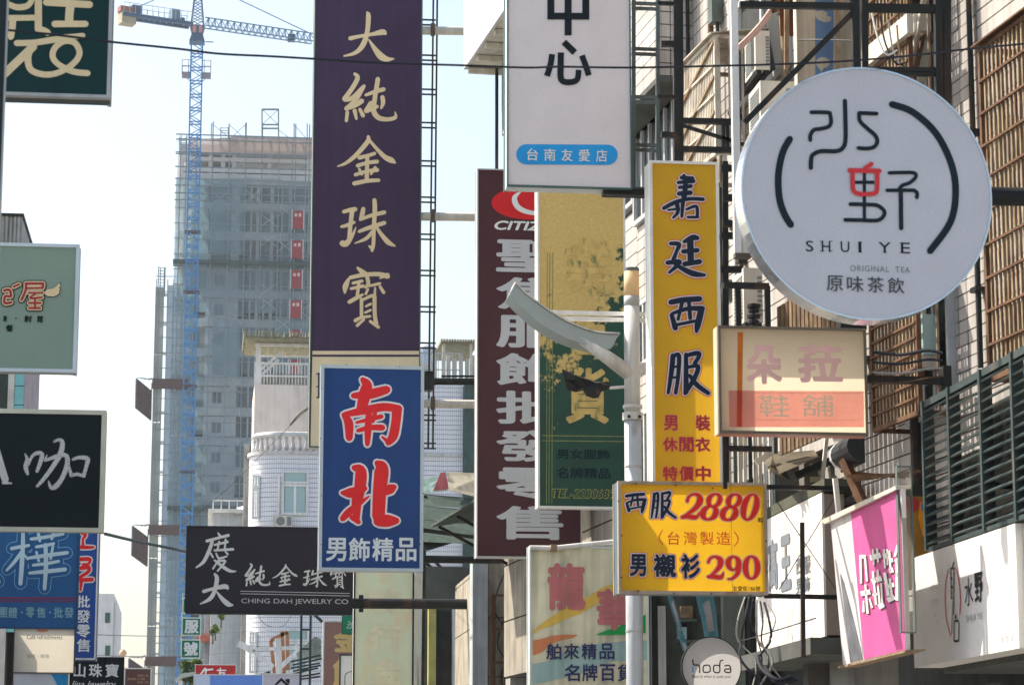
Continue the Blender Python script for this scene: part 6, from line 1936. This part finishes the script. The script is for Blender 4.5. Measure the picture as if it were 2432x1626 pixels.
t.part(mb, 'rusty_strut', M_rust)
t.part(MB().bar((a[0] + .02, -.1, zc - .15), (a[0] - .03, -.05, zc - .62), .035), 'white_strut', M_white)
mb = MB()
for k in range(5):
    mb.bar((a[0] + .2 + k * .1, -.1, zc - .12 - .03 * k), (a[0] + .5 + k * .1, .3, zc - .2), .018)
t.part(mb, 'awning_slats', M_rust)

# --- street lamp
pl = Plane(P(1502, 900, 23), 0); pl.o.z = 0
t = Thing('street_lamp', 'white street lamp post with curved blade head, in front of the gold foil sign', 'street lamp', pl)
zt = t.l(1502, 645)[1]; zring = t.l(1502, 985)[1]; z7 = t.l(1502, 728)[1]; z6 = t.l(1502, 704)[1]
M_lampw = mat('lamp white paint', (.68, .67, .63), .4, .14, streak=.3, dirt=(.36, .3, .24), dirt_amt=.15)
t.part(MB().tube([(0, 0, 0), (0, 0, zring)], .078, 18), 'lower_pole', mat('lamp blue grey paint', (.53, .57, .6), .4, .16, streak=.3, dirt=(.3, .28, .25), dirt_amt=.12), smooth=True)
t.part(MB().tube([(0, 0, zring + .001), (0, 0, z7)], .072, 18), 'upper_pole', M_lampw, smooth=True)
t.part(MB().tube([(0, 0, z7 + .001), (0, 0, z6)], .072, 18), 'grey_band', mat('lamp grey band', (.4, .41, .4), .5), smooth=True)
t.part(MB().tube([(0, 0, z6 + .001), (0, 0, zt)], .07, 18), 'lamp_tube', mat('cream lamp diffuser', (.78, .62, .38), .4, .05, trans=.4), smooth=True)
t.part(MB().tube([(0, 0, zt + .001), (0, 0, zt + .03)], .071, 18), 'cap', mat('grey cap', (.14, .15, .16), .5))
t.part(MB().tube([(0, 0, zring - .05), (0, 0, zring + .02)], .095, 18).tube([(0, 0, zring + .06), (0, 0, zring + .09)], .09, 18), 'collar', M_lampw)
def lp(px_, py_): return t.l(px_, py_)
a, b = lp(1500, 890), lp(1375, 800)
t.part(MB().tube([(a[0], 0, a[1]), (b[0], 0, b[1])], [.075, .05], 12), 'arm', M_lampw, smooth=True)
top = [(1222, 676), (1250, 704), (1300, 741), (1350, 770), (1410, 792), (1470, 797)]
bot = [(1462, 806), (1446, 830), (1400, 822), (1340, 803), (1285, 772), (1240, 735), (1208, 702)]
hd = MB()
tp_ = [lp(*q) for q in smooth_path(top, 5)]; bt_ = [lp(*q) for q in smooth_path(bot, 5)]
hd.prism(tp_ + bt_, -.05, .3)
t.part(hd, 'lamp_head', mat('lamp head grey', (.36, .42, .42), .5, .08))
hd = MB()
for i in range(len(tp_) - 1):
    hd.quadslab([(tp_[i][0], -.07, tp_[i][1] + .004), (tp_[i + 1][0], -.07, tp_[i + 1][1] + .004), (tp_[i + 1][0], .32, tp_[i + 1][1] + .004), (tp_[i][0], .32, tp_[i][1] + .004)], (0, 0, .016))
t.part(hd, 'head_cover', M_lampw)
a, b = lp(1506, 890), lp(1560, 848)
t.part(MB().tube([(a[0], 0, a[1]), (b[0], .1, b[1])], .055, 12), 'short_arm', M_lampw, smooth=True)
mb = MB()
for y_ in (738, 752):
    a, b = lp(1300, y_ - 3), lp(1560, y_ + 2)
    mb.box(a[0], b[0], .09, .13, a[1] - .022, a[1] + .014)
t.part(mb, 'cross_bar', M_white)
for z_ in (2.2, 3.1, 4.6):
    t.part(MB().tube([(0, 0, z_), (0, 0, z_ + .02)], .081, 18), 'strap', M_aludull)
for s_ in (-1, 1):
    t.part(MB().box(s_ * .05 - .012, s_ * .05 + .012, -.098, -.06, zring - .04, zring - .015), 'collar_bolt', M_steel_dark)
a, b = lp(1448, 921), lp(1488, 918)
t.part(MB().tube([(a[0], 0, a[1]), (b[0], 0, b[1])], .014, 8), 'camera_arm', M_white)
bag = [(1334, 876), (1340, 900), (1348, 926), (1368, 931), (1386, 927), (1392, 940), (1410, 946), (1422, 944), (1428, 930), (1440, 926), (1453, 916), (1444, 906), (1424, 910), (1405, 902), (1386, 896), (1362, 888), (1346, 880)]
mb = MB()
pts_ = [lp(*q) for q in bag]
n_ = len(pts_)
cxb = sum(q[0] for q in pts_) / n_; czb = sum(q[1] for q in pts_) / n_
mid = [(cxb + (q[0] - cxb) * .6, czb + (q[1] - czb) * .6) for q in pts_]
vs_ = [(x_, 0, z_) for x_, z_ in pts_] + [(x_, -.05 - random.random() * .04, z_) for x_, z_ in mid] + [(x_, .06, z_) for x_, z_ in mid]
fs_ = [(i, (i + 1) % n_, n_ + (i + 1) % n_, n_ + i) for i in range(n_)] + [tuple(range(n_, 2 * n_))] + [(i, 2 * n_ + i, 2 * n_ + (i + 1) % n_, (i + 1) % n_) for i in range(n_)] + [tuple(range(2 * n_, 3 * n_))[::-1]]
b_ = MB().add(vs_, fs_).build('plastic_bag', mat('black plastic', (.012, .012, .013), .3))
b_.location = pl.o
tag(b_, 'torn black plastic sheet wrapped on a short arm of the street lamp', 'bag')

# --- steel sign frames on the right
def frame_thing(label, Y, segs, wd, m=M_steel_dark, name='steel_gantry'):
    pl = Plane(P(segs[0][0], segs[0][1], Y), 0)
    t = Thing(name, label, 'steel frame', pl)
    for (xa, ya, xb, yb, *rest) in segs:
        a = t.l(xa, ya); b = t.l(xb, yb)
        w_ = rest[0] if rest else wd
        t.part(MB().bar((a[0], .0, a[1]), (b[0], .0, b[1]), w_), 'frame_bar', m)
    return t
TG = frame_thing('tall black steel frame with twin rails, standing behind the round tea sign', 17.4,
            [(2030, -120, 2034, 300, .05), (2053, -120, 2056, 300, .04), (2228, -120, 2232, 420, .06), (2246, -120, 2248, 420, .06), (1757, 12, 2030, 16, .045), (2056, 14, 2228, 17, .03), (2056, 24, 2228, 26, .035),
             (2056, 165, 2228, 166, .03), (2100, 176, 2228, 177, .03), (2032, 24, 1770, 290, .04), (2032, 10, 1990, -60, .04)], .05)
a, b = TG.l(2043, -120), TG.l(2046, 300)
TG.part(MB().bar((a[0], .06, a[1]), (b[0], .06, b[1]), .03), 'grey_strip', M_aludull)
frame_thing('black steel frame above the tall yellow sign', 22.0,
            [(1606, -100, 1608, 385, .06), (1616, -100, 1618, 385, .04), (1570, 105, 1606, 105, .05), (1570, 320, 1606, 322, .05), (1616, 287, 1736, 290, .05), (1616, 354, 1736, 357, .05), (1620, 298, 1716, 328, .03), (1718, 290, 1718, 354, .03), (1728, 290, 1728, 354, .03), (1716, 328, 1770, 345, .03)], .05)
frame_thing('black steel bracket frame between the yellow sign and the round sign', 18.6,
            [(1718, 677, 1826, 680, .045), (1752, 680, 1755, 790, .04), (1822, 680, 1824, 790, .04), (1716, 470, 1742, 470, .05), (1716, 530, 1742, 532, .05)], .045)
frame_thing('dark bracket bars under the light box sign', 18.4, [(1716, 1064, 1832, 1066, .04), (1905, 1240, 1908, 1560, .03), (1720, 1030, 1722, 1160, .03)], .04)
# white upright pole
pl = Plane(P(1747, 300, 16.6), 0)
t = Thing('pole', 'white square pole ending in a bracket beside the round tea sign', 'pole', pl)
a, b = t.l(1746, -150), t.l(1747, 602)
t.part(MB().box(-.024, .024, -.024, .024, b[1], a[1]), 'pole_body', M_white)
t.part(MB().box(-.02, .09, -.03, .05, b[1] - .03, b[1] - .001), 'end_bracket', mat('brown bracket', (.1, .08, .06), .7))
t.part(MB().box(.03, .09, -.02, .04, b[1], b[1] + .12), 'cream_block', M_offwhite)
# cream and blue banner sign half hidden behind the round sign
t = make_sign('cream vertical sign with blue band and cream shapes, above the round tea sign', 19.6, (1890, 2026), (-140, 250), face=mat('aged cream panel', (.68, .58, .44), .6, .15, streak=.35, trans=.25), frame=M_offwhite, fw=2, thick=.1)
bb = mat('dusty blue film', (.16, .26, .42), .5, .15, streak=.2, trans=.2)
t.poly([(1936, -130), (1982, -130), (1978, 180), (1936, 180)], bb, 'blue_band', 1)
def blob(cx_, cy_, rx_, ry_, n=18):
    return [(cx_ + rx_ * math.cos(2 * math.pi * k / n), cy_ + ry_ * math.sin(2 * math.pi * k / n)) for k in range(n)]
cb = MATS['aged cream panel']
t.poly([(1936, 28), (1952, 26), (1966, 32), (1962, 38), (1974, 42), (1972, 52), (1956, 54), (1942, 48), (1936, 40)], cb, 'cream_shape', 2)
t.poly(blob(1954, 150, 17, 13), cb, 'cream_shape', 2)
t.poly([(1940, 156), (1960, 158), (1950, 172)], cb, 'cream_shape', 2.4)
for x_ in (1868, 1990):
    a, b = t.l(x_, -60, -.1), t.l(x_, 165, -.1)
    t.part(MB().bar((a[0], -.1, a[1]), (b[0], -.1, b[1]), .035), 'upright_bar', M_rustpale)
# rusted sheet hanging beside it
pl = Plane(P(1900, 40, 20.2), 0)
t = Thing('metal_sheet', 'rust brown corrugated metal sheet hanging left of the cream banner sign', 'metal sheet', pl)
mb = MB()
prev = None
for k in range(22):
    x_ = 1832 + k * 4.4
    d_ = .03 * math.sin(k * 1.3)
    yb_ = 85 - (max(0, x_ - 1895) / 32.0) ** 2 * 40 if x_ > 1895 else (30 if x_ < 1850 else 85)
    q0, q1 = t.l(x_, -80), t.l(x_, yb_)
    cur = ((q0[0], d_, q0[1]), (q1[0], d_, q1[1]))
    if prev:
        mb.add([prev[1], cur[1], cur[0], prev[0]], [(0, 1, 2, 3)])
    prev = cur
t.part(mb, 'corrugated_sheet', mat('rust brown sheet', (.26, .11, .04), .85, .4, streak=.5, scale=4))
# air conditioners on the middle house
p = FAC.world(-1.2, -.5, 0)
for (px_, py_, Y, w_, h_, lb) in ((1812, 166, 21.5, .13, .36, 'stained cream air conditioner under the rusty metal sheet'), (1850, 310, 20.0, .3, .42, 'white air conditioner with louvred side, left of the round tea sign'), (1790, 765, 20.5, .16, .46, 'white air conditioner below the white pole, above the light box sign')):
    q = P(px_, py_, Y)
    ac_unit(q, 0, w_, h_, .45, lb, fan=False)
# satellite-like small black insulators
pl = Plane(P(1795, 720, 18.2), 0)
t = Thing('insulator', 'stack of small black insulator discs on a bracket beside the yellow sign', 'insulator', pl)
for k, y_ in enumerate((727, 738, 752, 765, 778)):
    a = t.l(1790, y_)
    t.part(MB().tube([(a[0], 0, a[1] - .012), (a[0], 0, a[1] + .012)], .05 - .008 * (k % 2), 12), 'disc', M_black)
a, b = t.l(1790, 720), t.l(1790, 790)
t.part(MB().tube([(a[0], 0, b[1]), (a[0], 0, a[1])], .012, 6), 'rod', M_black)
# pinkish diagonal pipes
for k in range(2):
    cable('thin faded pink pipe slanting across the grey house, behind the white pole', [P(1752 + 4 * k, 112 + 5 * k, 21.5), P(1800, 64 + 9 * k, 21.4), P(1845 + 5 * k, 2 + 4 * k, 21.3), P(1880, -50, 21.2)], .018, mat('faded pink pipe', (.5, .32, .28), .6), 'pipe', group='pink pipes')

# --- under the light box: tarpaulin, pipes, brick flank
pl = Plane(P(1830, 1110, 20.6), 0)
t = Thing('awning', 'sagging brown tarpaulin awning below the cream light box sign', 'awning', pl)
def w4(px_, py_, d_):
    a = t.l(px_, py_, d_); return Vector((a[0], d_, a[1]))
mb = MB()
mb.quadslab([w4(1832, 1080, .3), w4(1935, 1070, .3), w4(1945, 1085, -.3), w4(1850, 1125, -.3)], (0, .02, .01))
mb.quadslab([w4(1815, 1100, .25), w4(1836, 1078, .3), w4(1880, 1140, -.2), w4(1830, 1120, -.2)], (0, .02, .01))
t.part(mb, 'tarpaulin', mat('brown olive tarpaulin', (.07, .055, .03), .7, .35, scale=5))
t.part(MB().bar(w4(1795, 1098, .0), w4(1832, 1074, .0), .05), 'pale_pole', M_offwhite)
t.part(MB().bar(w4(1964, 1030, -.2), w4(1950, 1170, -.2), .03), 'white_pole', M_white)
t.part(MB().bar(w4(1998, 1030, -.1), w4(2000, 1160, -.1), .03), 'cream_pole', M_rustpale)
t.part(MB().bar(w4(1890, 1130, .2), w4(2000, 1082, .1), .14, .05), 'dark_beam', M_shopdark)
pl = Plane(P(1960, 1140, 21.0), 0)
t = Thing('wall', 'patch of worn pale brick wall behind the white pole, over the white fascia board', 'wall', pl)
bw_, bh_ = .14, .055
x0, x1 = t.l(1925, 1140)[0], t.l(2015, 1140)[0]; z0, z1 = t.l(1960, 1175)[1], t.l(1960, 1085)[1]
t.part(MB().box(x0 - .05, x1, .02, .2, z0 - 2.2, z1), 'backing', M_joint)
bm = None
for j in range(int((z1 - z0) / bh_)):
    for i in range(int((x1 - x0) / bw_)):
        if bm is None:
            o = t.part(MB().box(0, bw_ - .01, 0, .03, 0, bh_ - .01), 'brick', mat('pale brick', (.42, .38, .28), .85, .25, scale=6)); bm = o.data
        else:
            o = bpy.data.objects.new('brick', bm); col.objects.link(o); o.parent = t.e
        o.location = (x0 + i * bw_ + (j % 2) * bw_ / 2 * (i < 99), random.uniform(-.004, .004), z0 + j * bh_)
# slim white and grey uprights behind the tall yellow sign
pl = Plane(P(1760, 1100, 21.8), 0)
t = Thing('partition', 'row of pale and dark upright boards behind the tall yellow sign foot', 'partition', pl)
for k in range(12):
    x_ = 1712 + k * 12
    a, b = t.l(x_, 1030), t.l(x_ + random.choice((5, 7, 9)), 1180)
    t.part(MB().box(a[0], b[0], random.uniform(0, .1), .14, b[1] - .12, a[1] + .15), 'board', random.choice((M_white, M_steel_green, M_shopdark, M_offwhite, M_shopdark)))

# --- lower middle: hanging teal banners, dark shop interior, uprights
pl = Plane(P(1640, 1500, 26.5), 0); pl.o.z = 0
t = Thing('partition', 'dark shop recess wall behind the teal banners and small round sign', 'wall', pl)
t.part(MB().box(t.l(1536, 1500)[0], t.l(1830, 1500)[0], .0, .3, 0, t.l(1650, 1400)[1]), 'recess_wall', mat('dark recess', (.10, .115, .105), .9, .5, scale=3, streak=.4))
t.part(MB().box(t.l(1712, 1500)[0], t.l(1762, 1500)[0], -.15, -.01, 0, t.l(1740, 1398)[1]), 'grey_panel', mat('green grey panel', (.26, .3, .26), .8, .2, streak=.3))
t.part(MB().box(t.l(1766, 1500)[0], t.l(1792, 1500)[0], -.3, -.01, 0, t.l(1780, 1398)[1]), 'dark_pillar', M_shopdark)
for (xa_, xb_, ya_, yb_, nm_, m_) in ((1545, 1556, 1405, 1700, 'upright_post', M_steel_dark), (1600, 1650, 1470, 1476, 'shelf', M_steel_green), (1600, 1650, 1520, 1526, 'shelf', M_steel_green), (1612, 1640, 1440, 1468, 'stored_box', M_rustpale), (1606, 1626, 1490, 1518, 'stored_box', M_glassteal), (1560, 1576, 1440, 1700, 'grey_strip', M_tilegrey), (1772, 1778, 1400, 1700, 'cable_duct', M_aludull)):
    a_ = t.l(xa_, yb_); b_ = t.l(xb_, ya_)
    t.part(MB().box(a_[0], b_[0], -.12, -.005, max(.01, a_[1]), b_[1]), nm_, m_)
for (xa, xb, xc, xd, lb) in ((1584, 1597, 1622, 1636, 'narrow teal and white printed banner hanging slantwise beside the small round sign'), (1652, 1694, 1680, 1712, 'wide teal banner with pale pink centre behind the small round sign')):
    pl = Plane(P((xa + xb) / 2, 1470, 25.2), 0)
    t = Thing('banner', lb, 'banner', pl, 'hanging teal banners')
    a, b, c, d = t.l(xa, 1408), t.l(xb, 1408), t.l(xd, 1545), t.l(xc, 1545)
    n = 8
    mb, m2 = MB(), MB()
    for i in range(n):
        f0, f1 = i / n, (i + 1) / n
        def L_(f, s_): 
            l0 = (a[0] + (d[0] - a[0]) * f, a[1] + (d[1] - a[1]) * f); r0 = (b[0] + (c[0] - b[0]) * f, b[1] + (c[1] - b[1]) * f)
            return (l0[0] + (r0[0] - l0[0]) * s_, .02 * math.sin(f * 9 + s_ * 2), l0[1] + (r0[1] - l0[1]) * s_)
        mb.add([L_(f0, 0), L_(f0, 1), L_(f1, 1), L_(f1, 0)], [(0, 1, 2, 3)])
        q = [L_(f0, .3), L_(f0, .72), L_(f1, .72), L_(f1, .3)]
        m2.add([(x_, y_ - .006, z_) for x_, y_, z_ in q], [(0, 1, 2, 3)])
    t.part(mb, 'banner_cloth', mat('teal banner cloth', (.12, .30, .36), .6, .2, trans=.3))
    t.part(m2, 'pale_stripe', mat('pale banner print', (.62, .55, .55), .6, .2, scale=8, trans=.3))

# --- centre bottom clutter: alley in front of the corner house
pl = Plane(P(655, 1560, 66), 0)
t = Thing('street_lamp', 'white painted steel Y-shaped lamp bracket in front of the corner house', 'street lamp', pl)
def sg(a, b, w_, name='bracket_bar', m=M_white):
    pa, pb = t.l(*a), t.l(*b)
    t.part(MB().bar((pa[0], 0, pa[1]), (pb[0], 0, pb[1]), w_), name, m)
sg((662, 1600), (660, 1515), .14, 'post'); sg((566, 1526), (600, 1545), .16); sg((600, 1542), (712, 1536), .09); sg((600, 1545), (650, 1582), .09); sg((664, 1584), (712, 1542), .12)
a = t.l(660, 1600)
t.part(MB().tube([(a[0], 0, -pl.o.z), (a[0], 0, a[1])], .08, 10), 'pole', M_white)
pl = Plane(P(650, 1550, 67.5), 0)
t = Thing('steel_gantry', 'orange rusted empty sign frame beside the white lamp bracket', 'steel frame', pl)
for a in ((643, 1520, 652, 1600), (670, 1498, 675, 1600), (682, 1500, 684, 1590), (643, 1520, 682, 1500), (652, 1600, 675, 1600)):
    pa, pb = t.l(*a[:2]), t.l(*a[2:])
    t.part(MB().bar((pa[0], 0, pa[1]), (pb[0], 0, pb[1]), .09), 'frame_bar', mat('orange rust', (.42, .19, .09), .85, .3))
pl = Plane(P(727, 1540, 55), 0)
t = Thing('steel_gantry', 'dark teal ladder-like steel frame left of the brown gold-lettered sign', 'steel frame', pl)
for x_ in (716, 738):
    a, b = t.l(x_, 1450), t.l(x_, 1640)
    t.part(MB().bar((a[0], 0, b[1]), (a[0], 0, a[1]), .05), 'upright', mat('dark teal frame', (.03, .05, .055), .5))
for y_ in (1455, 1494, 1540, 1590):
    a, b = t.l(716, y_), t.l(738, y_)
    t.part(MB().bar((a[0], 0, a[1]), (b[0], 0, b[1]), .04), 'rung', MATS['dark teal frame'])
a, b = t.l(740, 1453), t.l(766, 1476)
t.part(MB().bar((a[0], 0, a[1]), (b[0], 0, b[1]), .06), 'brace', MATS['dark teal frame'])
pl = Plane(P(720, 1570, 61), 0)
t = Thing('awning', 'torn dark awning with loose slats left of the brown sign', 'awning', pl)
mb = MB()
for k in range(7):
    a = t.l(688 + random.uniform(0, 12), 1572 + 7 * k); b = t.l(752 + random.uniform(0, 12), 1560 + 7 * k + random.uniform(-4, 4))
    mb.bar((a[0], .1 * k - .3, a[1]), (b[0], .1 * k - .3, b[1]), .04)
t.part(mb, 'loose_slats', M_shopdark)
mb = MB()
q = [t.l(*p_) for p_ in ((704, 1550), (750, 1508), (764, 1515), (764, 1560), (716, 1566))]
mb.prism(q, .3, .36)
t.part(mb, 'torn_sheet', mat('grey green sheet', (.3, .33, .29), .7, .4, scale=5))
q = [t.l(*p_) for p_ in ((598, 1606), (640, 1592), (645, 1600), (618, 1614))]
t.part(MB().prism(q, .0, .3), 'dark_flap', mat('dark green flap', (.03, .06, .055), .6))
# narrow houses left of the corner house, below the black sign
pl = Plane(P(530, 1540, 84), 0); pl.o.z = 0
t = Thing('shop_house', 'narrow shop houses front with mixed panels left of the corner house foot', 'building', pl)
def nb(x0_, x1_, y0_, y1_, d_, name, m):
    a, b = t.l(x0_, y1_), t.l(x1_, y0_)
    t.part(MB().box(a[0], b[0], -d_, .4, max(.01, a[1]), b[1]), name, m)
nb(476, 600, 1440, 1900, 0, 'wall', mat('alley wall blue white', (.5, .53, .57), .8, .15, streak=.2))
nb(478, 508, 1446, 1900, .05, 'grey_panel', mat('alley grey', (.3, .31, .33), .8, .2))
nb(509, 531, 1450, 1900, .1, 'window_bay', mat('alley dark window', (.05, .07, .06), .5, .3))
nb(532, 553, 1470, 1900, .16, 'dark_shutter', mat('alley dark green', (.04, .065, .05), .7, .2))
nb(552, 570, 1454, 1536, .4, 'white_panel', mat('alley white', (.7, .68, .68), .6, .1))
nb(571, 582, 1458, 1900, .3, 'grey_pier', MATS['weathered grey pilaster'])
nb(466, 502, 1506, 1524, .6, 'red_pelmet', mat('alley red', (.35, .1, .07), .6))
nb(513, 528, 1500, 1900, .2, 'grille_panel', M_rustpale)
# street lamp ball far away
p = P(292, 1550, 110)
mb = MB()
for i in range(7):
    pass
r_ = .16
sph = MB(); nseg = 12; ring = []
for i in range(1, 7):
    a = math.pi * i / 7
    ring.append([(r_ * math.sin(a) * math.cos(2 * math.pi * k / nseg), r_ * math.sin(a) * math.sin(2 * math.pi * k / nseg), r_ * math.cos(a)) for k in range(nseg)])
vs_ = [v for rg in ring for v in rg]
fs_ = [(i * nseg + k, i * nseg + (k + 1) % nseg, (i + 1) * nseg + (k + 1) % nseg, (i + 1) * nseg + k) for i in range(5) for k in range(nseg)] + [tuple(range(nseg)), tuple(range(5 * nseg, 6 * nseg))[::-1]]
e2 = empty('street_lamp', (p.x, p.y, 0)); tag(e2, 'distant globe street lamp with pale orange ball above the small brown sign', 'street lamp')
o = MB().add(vs_, fs_).build('globe', mat('orange globe', (.7, .45, .25), .4), e2, True); o.location = (0, 0, p.z)
MB().tube([(0, 0, 0), (0, 0, p.z - .1)], .03, 8).build('pole', M_aludull, e2)

# --- light steel truss and lamp box in the gap below the blue sign
t = frame_thing('light black roof truss with zigzag braces in the gap right of the blue sign foot', 47.0,
    [(1008, 1352, 1112, 1358, .05), (1008, 1412, 1112, 1398, .04), (1012, 1336, 1104, 1424, .06), (1034, 1334, 1118, 1412, .05)] + [(1016 + 16 * k, 1354 if k % 2 else 1408, 1032 + 16 * k, 1408 if k % 2 else 1354, .035) for k in range(5)], .04, name='roof_truss')
a, b = t.l(1030, 1412, .3), t.l(1086, 1396, .3)
t.part(MB().tube([(a[0], .3, a[1]), (b[0], .3, b[1])], .07, 10), 'lamp_tube', M_white)
t.part(MB().box(b[0], b[0] + .14, .2, .4, b[1] - .08, b[1] + .08), 'lamp_box', M_rustpale)
# --- bush by the green panels
def bush(label, spots, n, s_, name='shrub'):
    """leaf faces spread through clumps, with a few stems"""
    c0 = spots[0][0]
    e = empty(name, (c0.x, c0.y, 0)); tag(e, label, 'plant')
    for key, m in (('light_foliage', mat('leaf light', (.16, .24, .04), .5, .35, scale=5, trans=.4)), ('dark_foliage', mat('leaf dark', (.04, .085, .02), .5, .3, scale=5, trans=.25))):
        mb = MB()
        for c, r_ in spots:
            for k in range(n):
                d = Vector((random.gauss(0, 1), random.gauss(0, 1), random.gauss(0, 1))).normalized() * r_ * random.uniform(.35, 1.05)
                p_ = c + d - Vector((c0.x, c0.y, 0))
                u_ = Vector((random.gauss(0, 1), random.gauss(0, 1), random.gauss(0, .6))).normalized() * s_
                v_ = u_.cross(Vector((random.gauss(0, 1), random.gauss(0, 1), random.gauss(0, 1)))).normalized() * s_ * .5
                mb.add([p_ - u_, p_ + v_, p_ + u_, p_ - v_], [(0, 1, 2, 3)])
        mb.build(key, m, e, kind='stuff')
    st = MB()
    for c, r_ in spots:
        q = c - Vector((c0.x, c0.y, 0))
        st.tube([(q.x, q.y, q.z - (.35 if name == 'pot_plant' else q.z)), (q.x, q.y, q.z - .1), tuple(q)], [.03, .02, .01], 6)
    st.build('stem', mat('bark', (.1, .075, .05), .9), e)
bush('green bush in front of the alley, below the green framed panels', [(P(452, 1592, 70), .22), (P(442, 1578, 70), .14), (P(468, 1574, 70), .15), (P(440, 1606, 70), .16), (P(462, 1612, 70), .2)], 170, .042)
bush('small yellow-green pot plant on a ledge beside the dark alley window', [(P(512, 1492, 76), .14), (P(526, 1462, 76), .12), (P(506, 1500, 76), .1)], 110, .04, 'pot_plant')
# pale lean-to roof under the bush
pl = Plane(P(440, 1610, 64), 0)
t = Thing('awning', 'pale lean-to roof edge beside the bush', 'awning', pl)
a = [t.l(*q) for q in ((416, 1612), (432, 1598), (462, 1594), (462, 1600), (434, 1606), (420, 1618))]
t.part(MB().prism(a, 0, .6), 'roof_sheet', mat('pale green sheet', (.5, .54, .5), .7, .2))
a, b = t.l(424, 1614), t.l(432, 1660)
t.part(MB().box(a[0], b[0], .1, .5, b[1] - 3, a[1]), 'post', M_white)

# ------------------------------------------------------------------ cables
cable('dark cable strung across the street in front of the signs', [P(-60, 64, 12.5), P(20, 72, 12.5), P(140, 84, 12.6), P(265, 100, 12.7), P(420, 116, 12.8), P(520, 128, 12.9), P(640, 134, 13), P(760, 141, 13.1), P(900, 150, 13.2), P(1010, 153, 13.3), P(1110, 156, 13.3), P(1250, 161, 13.4), P(1330, 159, 13.4), P(1500, 161, 13.5), P(1700, 157, 13.6), P(1850, 153, 13.7), P(2000, 146, 13.8), P(2150, 134, 13.9), P(2290, 118, 14), P(2500, 98, 14)], .0062, M_cable, 'street_cable')
cable('thin cable sagging behind the round tea sign to the frame', [P(1895, 95, 19), P(1960, 95, 18.6), P(2030, 97, 18)], .006, M_cable)
cable('dark twisted cable from the cobalt sign to the black jewellery sign', [P(250, 1267, 33), P(300, 1279, 35), P(350, 1290, 37), P(400, 1300, 39), P(440, 1309, 41)], .022, mat('teal grey cable', (.05, .075, .08), .6))
cable('pale thin wire across the street under the cobalt sign', [P(226, 1506, 34), P(330, 1509, 38), P(440, 1509, 44), P(560, 1500, 52), P(600, 1498, 55)], .006, M_greycable, group='thin pale wires')
cable('pale thin wire across the street above the black jewellery shop sign', [P(226, 1555, 36), P(330, 1558, 40), P(440, 1556, 46), P(565, 1548, 54)], .006, M_greycable, group='thin pale wires')
cable('slack service cables from the cream balcony to the purple sign', [P(430, 1250, 60), P(540, 1160, 60), P(640, 1060, 58), P(700, 1000, 50), P(738, 966, 38)], .006, M_cable)
cable('knotted anchor cable at the purple sign foot', [P(690, 1008, 40), P(710, 984, 39), P(728, 970, 37.5), P(740, 962, 36.5)], .018, mat('olive cable', (.12, .11, .07), .7))
cable('drooping cable loop on the corner house wall', [P(612, 1455, 71), P(625, 1478, 71), P(650, 1488, 71), P(676, 1482, 71), P(692, 1458, 71)], .012, M_greycable)
wires = [(1560, 0), (1725, 500)]
for k in range(7):
    x_ = 1770 + k * 9
    cable(('thin','thick','pale','slack','kinked','grey','stiff')[k] + ' drop cable of the tangle between the price sign and the white board', [P(x_, 1415 + 3 * k, 21), P(x_ - 18 + 6 * k, 1470 + 8 * random.random(), 20.9), P(x_ + random.uniform(-20, 25), 1520, 20.9), P(x_ + random.uniform(-30, 40), 1570, 20.8), P(x_ + random.uniform(-10, 60), 1640, 20.7)], .007 + .004 * (k % 2), M_cable if k % 3 else M_greycable, group='tangled drop cables')
for k in range(4):
    cable(('white','black','grey','rust-brown')[k] + ' cable draped over the rusty cage above the round tea sign', [P(2070 + 20 * k, 30 + 10 * k, 17.6), P(2085 + 18 * k, 90 + 14 * k, 17.55), P(2105 + 22 * k, 130 + 20 * k, 17.5), P(2130 + 18 * k, 120 + 30 * k, 17.5)], .007, (M_white, M_cable, M_greycable, M_rustpale)[k], group='loose cables on the cage')
for k in range(4):
    cable(('thickest black','second black','grey','rust-brown')[k] + ' cable looped across the cage below the round tea sign', [P(2075, 836 + 24 * k, 17.5), P(2140, 842 + 22 * k, 17.4), P(2200, 832 + 22 * k, 17.35), P(2238, 838 + 18 * k, 17.3)], .012 - .002 * k, (M_cable, M_cable, M_greycable, M_rust)[k], group='loose cables below the round sign')
for k in range(3):
    cable('slanting thin cable down the pale tiled wall', [P(2262 + 24 * k, -20, 17.7), P(2280 + 22 * k, 130, 17.7), P(2300 + 16 * k, 330, 17.7), P(2318 + 10 * k, 560, 17.7)], .0045, M_cable, group='slanting cables on the tiled wall')
for k in range(3):
    cable('coiled black cable bundle under the white fascia board', [P(1800, 1556 + 8 * k, 20), P(1812 + 4 * k, 1590, 19.9), P(1845, 1612 + 4 * k, 19.8), P(1880 + 6 * k, 1606 + 3 * k, 19.8)], .016, M_cable, group='cable bundle under the board')

# ------------------------------------------------------------------ hazy air over the whole place
m = bpy.data.materials.new('haze air'); m.use_nodes = True
m.node_tree.nodes.clear()
vo = m.node_tree.nodes.new('ShaderNodeVolumePrincipled'); ou = m.node_tree.nodes.new('ShaderNodeOutputMaterial')
vo.inputs['Color'].default_value = (.82, .90, .97, 1)
vo.inputs['Density'].default_value = .0002
vo.inputs['Anisotropy'].default_value = .2
m.node_tree.links.new(vo.outputs[0], ou.inputs['Volume'])
hz = MB().box(-915, 915, -75, 1515, -1.3, 92).build('haze', m)
hz['kind'] = 'stuff'
